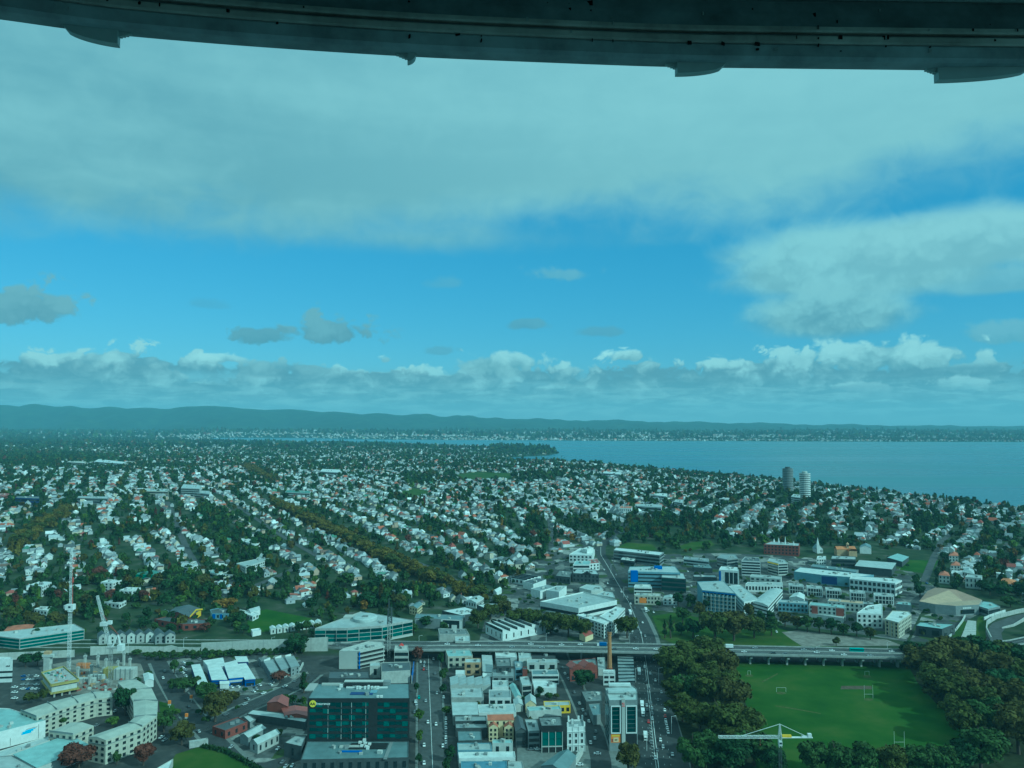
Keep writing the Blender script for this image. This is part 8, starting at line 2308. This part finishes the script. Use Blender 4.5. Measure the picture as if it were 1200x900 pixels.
put([(749, 789, 'white', 'bus'), (752.5, 829, 'white', 'box_truck'), (753.5, 838, 'white', 'box_truck'), (756.5, 866, 'white', 'box_truck'), (758, 827.5, 'silver'), (763, 825.5, 'grey'), (758.5, 833, 'black'), (764, 831, 'silver'), (764.5, 837, 'grey'), (764.5, 843, 'white'), (760, 846.5, 'red'), (759.5, 857, 'black'),
     (766.5, 773, 'white', 'box_truck'), (775, 812, 'silver'), (779, 833, 'white'), (779.5, 840, 'red'), (780, 845, 'white'), (781, 849, 'white'), (782, 854, 'white'), (783, 859, 'white'), (741, 740, 'white'), (748, 736, 'silver'), (751, 742, 'white'), (756, 746, 'silver'), (745, 748, 'grey'), (753, 730, 'white'),
     (738.5, 719, 'white', 'bus'), (712, 684, 'white'), (716.5, 690.5, 'white'), (722, 674, 'silver'), (708, 668, 'white'), (757, 716.5, 'white', 'box_truck'), (700, 646, 'grey'), (788, 885, 'silver'), (770, 880, 'grey'), (761, 808, 'grey')], AVENUE, "on the avenue")
put([(853, 760, 'white', 'box_truck'), (705, 757.5, 'blue', 'box_truck'), (1004, 764, 'teal', 'bus'), (872, 764.5, 'white'), (942, 762, 'silver'), (957, 765, 'white'), (989, 768, 'white'), (745, 761, 'white'), (769, 761.5, 'white'), (658, 756.5, 'white'), (622, 755.5, 'white'), (635, 760, 'silver'), (524, 755.5, 'white'), (953, 762, 'grey'), (1188, 760, 'white'), (1178, 762, 'silver'), (575, 755, 'grey'), (800, 764, 'grey'), (906, 766, 'black')], VC, "on the motorway viaduct", DZ + .06)
put([(501.5, 847, 'white'), (511, 849.5, 'white'), (497, 874, 'white'), (512, 813, 'silver'), (508, 773, 'silver'), (497, 895, 'white'), (519, 875, 'white'), (520, 818, 'white'), (499, 822, 'silver'), (510, 790, 'grey'), (500, 785, 'grey')] , ST_MID, "on the straight street")
put([(522.5, 843 + k * 5.6, c) for k, c in enumerate(('white', 'white', 'silver', 'grey', 'white', 'silver', 'black'))] + [(493, 776, 'white'), (497.5, 777, 'white'), (497, 781, 'silver'), (496.5, 785, 'red'), (487, 823, 'white'), (491, 818, 'teal'), (488, 826, 'silver'), (486, 835, 'grey')], ST_MID, "parked along the straight street")
put([(662, 790, 'white'), (666, 796, 'silver'), (659, 783, 'grey'), (679, 825, 'white'), (683, 833, 'silver'), (686, 838, 'grey'), (690, 846, 'white'), (697, 866, 'silver'), (692, 871, 'white'), (698, 858, 'grey'), (654, 776, 'silver'), (673, 812, 'grey')], ST_MKT, "in the narrow lane")
put([(629, 878.5, 'white'), (640, 880.5, 'white'), (649, 880, 'silver'), (622, 879, 'grey'), (668, 890, 'grey'), (679, 897, 'white'), (700, 884, 'silver')], [G(600, 880), G(700, 882)], "at the paved square")
rr = random.Random(12); GP = [G(20, 800), G(52, 800)]
put([(x + rr.uniform(-1, 1), y, rr.choice(['white', 'silver', 'grey', 'white', 'blue'])) for y in (793, 797, 803, 808) for x in (28, 33, 38, 42)] + [(17, y, 'white') for y in (806, 812, 819)], GP, "in the car park by the construction site")
put([(271, 806, 'white'), (279, 805.5, 'white'), (294, 803, 'silver'), (299, 806, 'grey'), (304, 803.5, 'white'), (261, 811, 'white'), (297, 811, 'white'), (300, 808.5, 'silver'), (290, 820, 'silver'), (317, 803, 'white'), (319, 800, 'silver')] + [(209 + rr.uniform(0, 9), y, 'white') for y in (777, 780, 783, 786, 789, 793)] + [(239, 770.5, 'white'), (234, 773, 'white'), (248, 770, 'silver'), (224, 804, 'white')], [G(270, 800), G(300, 812)], "on the dealership yard")
put([(334, 805, 'white'), (345, 799, 'grey'), (287, 826, 'silver'), (309, 813, 'white'), (265, 838, 'grey')], ST_L2, "on the cross street")
put([(221, 829, 'black'), (200, 806, 'silver'), (191, 795, 'white'), (193, 787, 'grey'), (233, 858, 'silver')], ST_L1, "on the curving side street")
put([(189, 865, 'white'), (193, 868, 'silver'), (326, 878, 'white'), (331, 894, 'grey'), (335, 899, 'silver'), (343, 898, 'white'), (271, 876, 'silver'), (135, 834, 'white'), (113, 851, 'grey'), (172, 873, 'white')], [G(320, 870), G(332, 860)], "parked near the cream apartments and workshop")
put([(250 + rr.uniform(0, 34), 677 + rr.uniform(0, 18), rr.choice(['white', 'silver', 'grey', 'white', 'red'])) for k in range(14)], [G(250, 690), G(280, 680)], "in the car park on the wooded slope")
put([(910, 741, 'white'), (760, 716, 'silver'), (766, 718, 'white'), (806, 670, 'white'), (810, 687, 'white'), (815, 694, 'grey'), (790, 712, 'silver'), (905, 667, 'white'), (942, 660, 'silver'), (1086, 684, 'blue'), (855, 655, 'silver')], AVENUE, "parked in the eastern apartment quarter")
put([(755.5, 782, 'white'), (762, 790, 'silver'), (768, 798, 'white'), (771, 821, 'grey'), (757, 800, 'black'), (774, 868, 'white'), (777, 876, 'silver'), (763, 871, 'grey'), (768, 889, 'white'), (735, 700, 'silver'), (728, 694, 'white'), (744, 713, 'grey'), (739, 708, 'white'), (719, 680, 'grey')], AVENUE, "on the avenue")
put([(560, 757, 'white'), (600, 759, 'silver'), (680, 756, 'white'), (720, 761, 'grey'), (822, 766, 'white'), (885, 760, 'silver'), (920, 767, 'grey'), (975, 763, 'white'), (1020, 769, 'silver'), (1045, 764, 'white')], VC, "on the motorway viaduct", DZ + .06)

# ------------------------------------------------------------------ labels that single out each tree, house, car and lamp
LANDMARKS.update({"the school field": G(330, 728), "the sports court": G(1078, 664), "the reserve lawn": G(745, 641), "the cricket pitch": G(1005, 806), "the corner lawn": G(240, 895), "the avenue bend": G(702, 646), "the far oval": G(570, 557)})
ORD = ["", "second ", "third ", "fourth ", "fifth ", "sixth ", "seventh ", "eighth ", "ninth ", "tenth ", "eleventh ", "twelfth ", "thirteenth ", "fourteenth ", "fifteenth ", "sixteenth ", "seventeenth ", "eighteenth ", "nineteenth ", "twentieth "]


def single_out(items, group_of):
    by = {}
    for o, base in items: by.setdefault(base, []).append(o)
    for base, os_ in by.items():
        P = np.array([(o.location.x, o.location.y) for o in os_]); best = {}
        for nm, l in LANDMARKS.items():
            d = np.hypot(P[:, 0] - l.x, P[:, 1] - l.y)
            for r_, i in enumerate(np.argsort(d)):
                key = (r_ + d[i] / 150.0, nm, r_)
                if i not in best or key < best[i]: best[i] = key
        for i, o in enumerate(os_):
            _k, nm, r_ = best[i]
            o["label"] = f"{base} {ORD[min(r_, 19)]}nearest {nm}"
            g = group_of(o, base)
            if g: o["group"] = g


KW = {'big': 'broad tree', 'mid': 'round tree', 'tall': 'slender tree', 'conifer': 'conifer', 'bush': 'shrub'}
single_out([(t, f"{LEAFWORD[c]} {KW[k]}") for t, c, k, h_, w_ in TREES], lambda o, b: {'broad_tree': "broad trees of the parks and streets", 'tree': "street and garden trees", 'poplar_tree': "slender trees", 'conifer_tree': "conifers", 'shrub': "small garden trees"}[o.name.split('.')[0]])
single_out([(o, f"{WALLS[h_wall[i]][0]} {TYPEWORD[int(h_type[i])]} house with {ROOFS[h_roof[i]][0]} roof") for o, i in HOUSES], lambda o, b: "houses on the near slopes")
single_out(SMALL, lambda o, b: {'car': "cars on the streets and yards", 'box_truck': "box trucks", 'bus': "buses", 'street_lamp': "street lamps"}[o.name.split('.')[0]])

# ------------------------------------------------------------------ the tower the picture is taken from: ring beam outside the glass, drum above, deck below
BH = 1.45
bp = [(-420, -52), (-260, -18), (-120, 8), (0, 23.5), (75, 34), (150, 43), (300, 55.5), (480, 67), (640, 74), (780, 79), (900, 80.8), (1050, 82.5), (1200, 84), (1360, 84), (1560, 80)]
BP = []
for x, y in bp:
    d = ray(x, y); t = BH / d.z; BP.append(Vector((d.x * t, d.y * t, 0)))
org = Vector((BP[7].x, BP[7].y, H + BH))
e = empty("tower_ring_beam", org, "dark steel ring beam of the tower across the top of the view", "beam"); e["kind"] = "thing"


def smooth(P, k=6):
    out = []
    for i in range(len(P) - 1):
        p0, p1, p2, p3 = P[max(i - 1, 0)], P[i], P[i + 1], P[min(i + 2, len(P) - 1)]
        for j in range(k):
            t = j / k; out.append(0.5 * ((2 * p1) + (p2 - p0) * t + (2 * p0 - 5 * p1 + 4 * p2 - p3) * t * t + (3 * p1 - p0 - 3 * p2 + p3) * t ** 3))
    return out + [P[-1]]


SP = smooth(BP)
TANG = [(SP[min(i + 1, len(SP) - 1)] - SP[max(i - 1, 0)]).normalized() for i in range(len(SP))]


def sweep(name, prof, m, parent):
    """prof: (towards the glass, up) corner points of an open or closed section"""
    b = MB(); n = len(prof); V = []; prof = [(a + .09, z) for a, z in prof]
    for p, t in zip(SP, TANG):
        nn = Vector((t.y, -t.x, 0))
        for a, z in prof: q = p + nn * a - org; V.append((q.x, q.y, z))
    Fc = [(i * n + k, i * n + (k + 1) % n, (i + 1) * n + (k + 1) % n, (i + 1) * n + k) for i in range(len(SP) - 1) for k in range(n)]
    o = b.add(V, Fc); return o.build(name, m, parent)


BEAM_D = mat("beam_paint_dark", (0.20, 0.235, 0.235), 0.75, 0.25, 0.35, 9)
BEAM_L = mat("beam_paint_worn", (0.40, 0.41, 0.36), 0.8, 0.2, 0.3, 14)
BEAM_M = mat("beam_underside", (0.33, 0.38, 0.38), 0.8, 0.2, 0.3, 12)
sweep("lower_rail", [(-.09, .002), (-.015, 0), (0, .012), (.002, .055), (-.002, .062), (-.09, .062)], BEAM_M, e)
sweep("drip_rail", [(-.09, .0625), (.004, .0625), (.008, .07), (.008, .09), (.002, .096), (-.09, .096)], BEAM_L, e)
sweep("groove", [(-.09, .0965), (-.012, .0965), (-.012, .108), (-.09, .108)], BEAM_D, e)
sweep("ledge", [(-.09, .1085), (.006, .1085), (.009, .116), (.006, .132), (-.09, .136)], BEAM_L, e)
sweep("upper_web", [(-.09, .1365), (-.012, .1365), (-.03, .20), (-.055, .27), (-.09, .275)], BEAM_D, e)
sweep("soffit", [(.6, .277), (-.48, .277), (-.48, .40), (.6, .40)], mat("soffit_paint", (0.45, 0.55, 0.52), 0.8, 0.2, 0.15, 2), e)
SCOOP = mat("scoop_metal", (0.45, 0.52, 0.50), 0.55, 0.4, 0.15, 8)


def at_px(px):
    return min(range(len(SP)), key=lambda i: abs(600 + F * SP[i].x / (SP[i].y * math.cos(PITCH) + BH * math.sin(PITCH)) - px))


for (xs, xe, drop, lab) in ((142, 78, .05, 0), (478, 488, .034, 0), (790, 846, .043, 0), (1092, 1202, .05, 0)):
    i0, i1 = at_px(xs), at_px(xe); a, c = SP[i0].copy(), SP[i1].copy()
    for (P_, x) in ((a, xs), (c, xe)):
        d = ray(x, 0); d = Vector((d.x, d.y, 0)).normalized(); P_.xy = (d * P_.length).xy
    L_ = (c - a).length; d = (c - a).normalized(); nn = Vector((d.y, -d.x, 0))
    if nn.dot(a) > 0: nn = -nn
    fx = bpy.data.objects.new("drip_scoop", None); COL.objects.link(fx); fx.parent = e; fx.location = (a.x - org.x, a.y - org.y, 0)
    b = MB(); n = 12; V = []
    for s, wid in ((0.0, 1), (.04, 1)):
        for k in range(n + 1):
            t = k / n; q = d * (L_ * t) + nn * s; V.append((q.x, q.y, -drop * math.sqrt(max(0, 1 - t ** 1.7)))); V.append((q.x, q.y, .004))
    m = 2 * (n + 1); Fc = []
    for k in range(n): Fc += [(2 * k, 2 * k + 2, 2 * k + 3, 2 * k + 1), (m + 2 * k, m + 2 * k + 1, m + 2 * k + 3, m + 2 * k + 2), (2 * k, m + 2 * k, m + 2 * k + 2, 2 * k + 2)]
    Fc.append((0, 1, m + 1, m)); b.add(V, Fc); b.build("blade", SCOOP, fx)
    for k in range(4):
        q = -d * (.005 + .011 * k) + nn * .02; inst("bolt", ubox("bolt", SCOOP), fx, (q.x, q.y, -.017 + .004 * k), math.atan2(d.y, d.x), None, (.012, .02, .024 - .004 * k))
rr = random.Random(8); DROP = mat("grime", (0.01, 0.012, 0.012), .9, .1, .2, 1); DROPL = mat("pale_droppings", (0.35, 0.38, 0.36), .9, .1, .2, 1)
for k in range(80):
    i = rr.randrange(at_px(0), at_px(1200)); z = rr.choice([.03, .05, .08, .12, .16, .19, .22]); nn = Vector((TANG[i].y, -TANG[i].x, 0)); q = SP[i] + nn * (.099 if z < .14 else .076 - (z - .14) * .33) - org
    s = rr.uniform(.003, .011); inst("grime_spot", ubox("grime_spot", DROP if rr.random() < .8 else DROPL), e, (q.x, q.y, z), rr.uniform(0, 3), None, (s * rr.uniform(.8, 2.5), .004, s * rr.uniform(.8, 2)))
# drum, deck and shaft of the tower itself
cx, cy = -2.2, -9.4
tw = empty("observation_tower", (cx, cy, 0), "the observation tower itself, its upper drum over the ring beam", "tower"); tw["kind"] = "thing"
Rr = min((p - Vector((cx, cy, 0))).length for p in BP[2:13]) - .28
SOF = mat("drum_soffit", (0.10, 0.15, 0.14), 0.8, 0.2, 0.2, 2)
MB().tube((0, 0, H + BH + .41), (0, 0, H + 14), Rr, Rr, 64).build("upper_drum", SOF, tw)
MB().tube((0, 0, H - 3.2), (0, 0, H - 1.6), Rr - .4, Rr - .4, 48).build("deck_floor", PAINT['concrete'], tw)
MB().tube((0, 0, 0), (0, 0, H - 3.2), 6, 6, 24).build("shaft", PAINT['paleconc'], tw)
MB().tube((0, 0, H - 1.6), (0, 0, H + BH + .4), 4.5, 4.5, 24, False).build("core", PAINT['concrete'], tw)
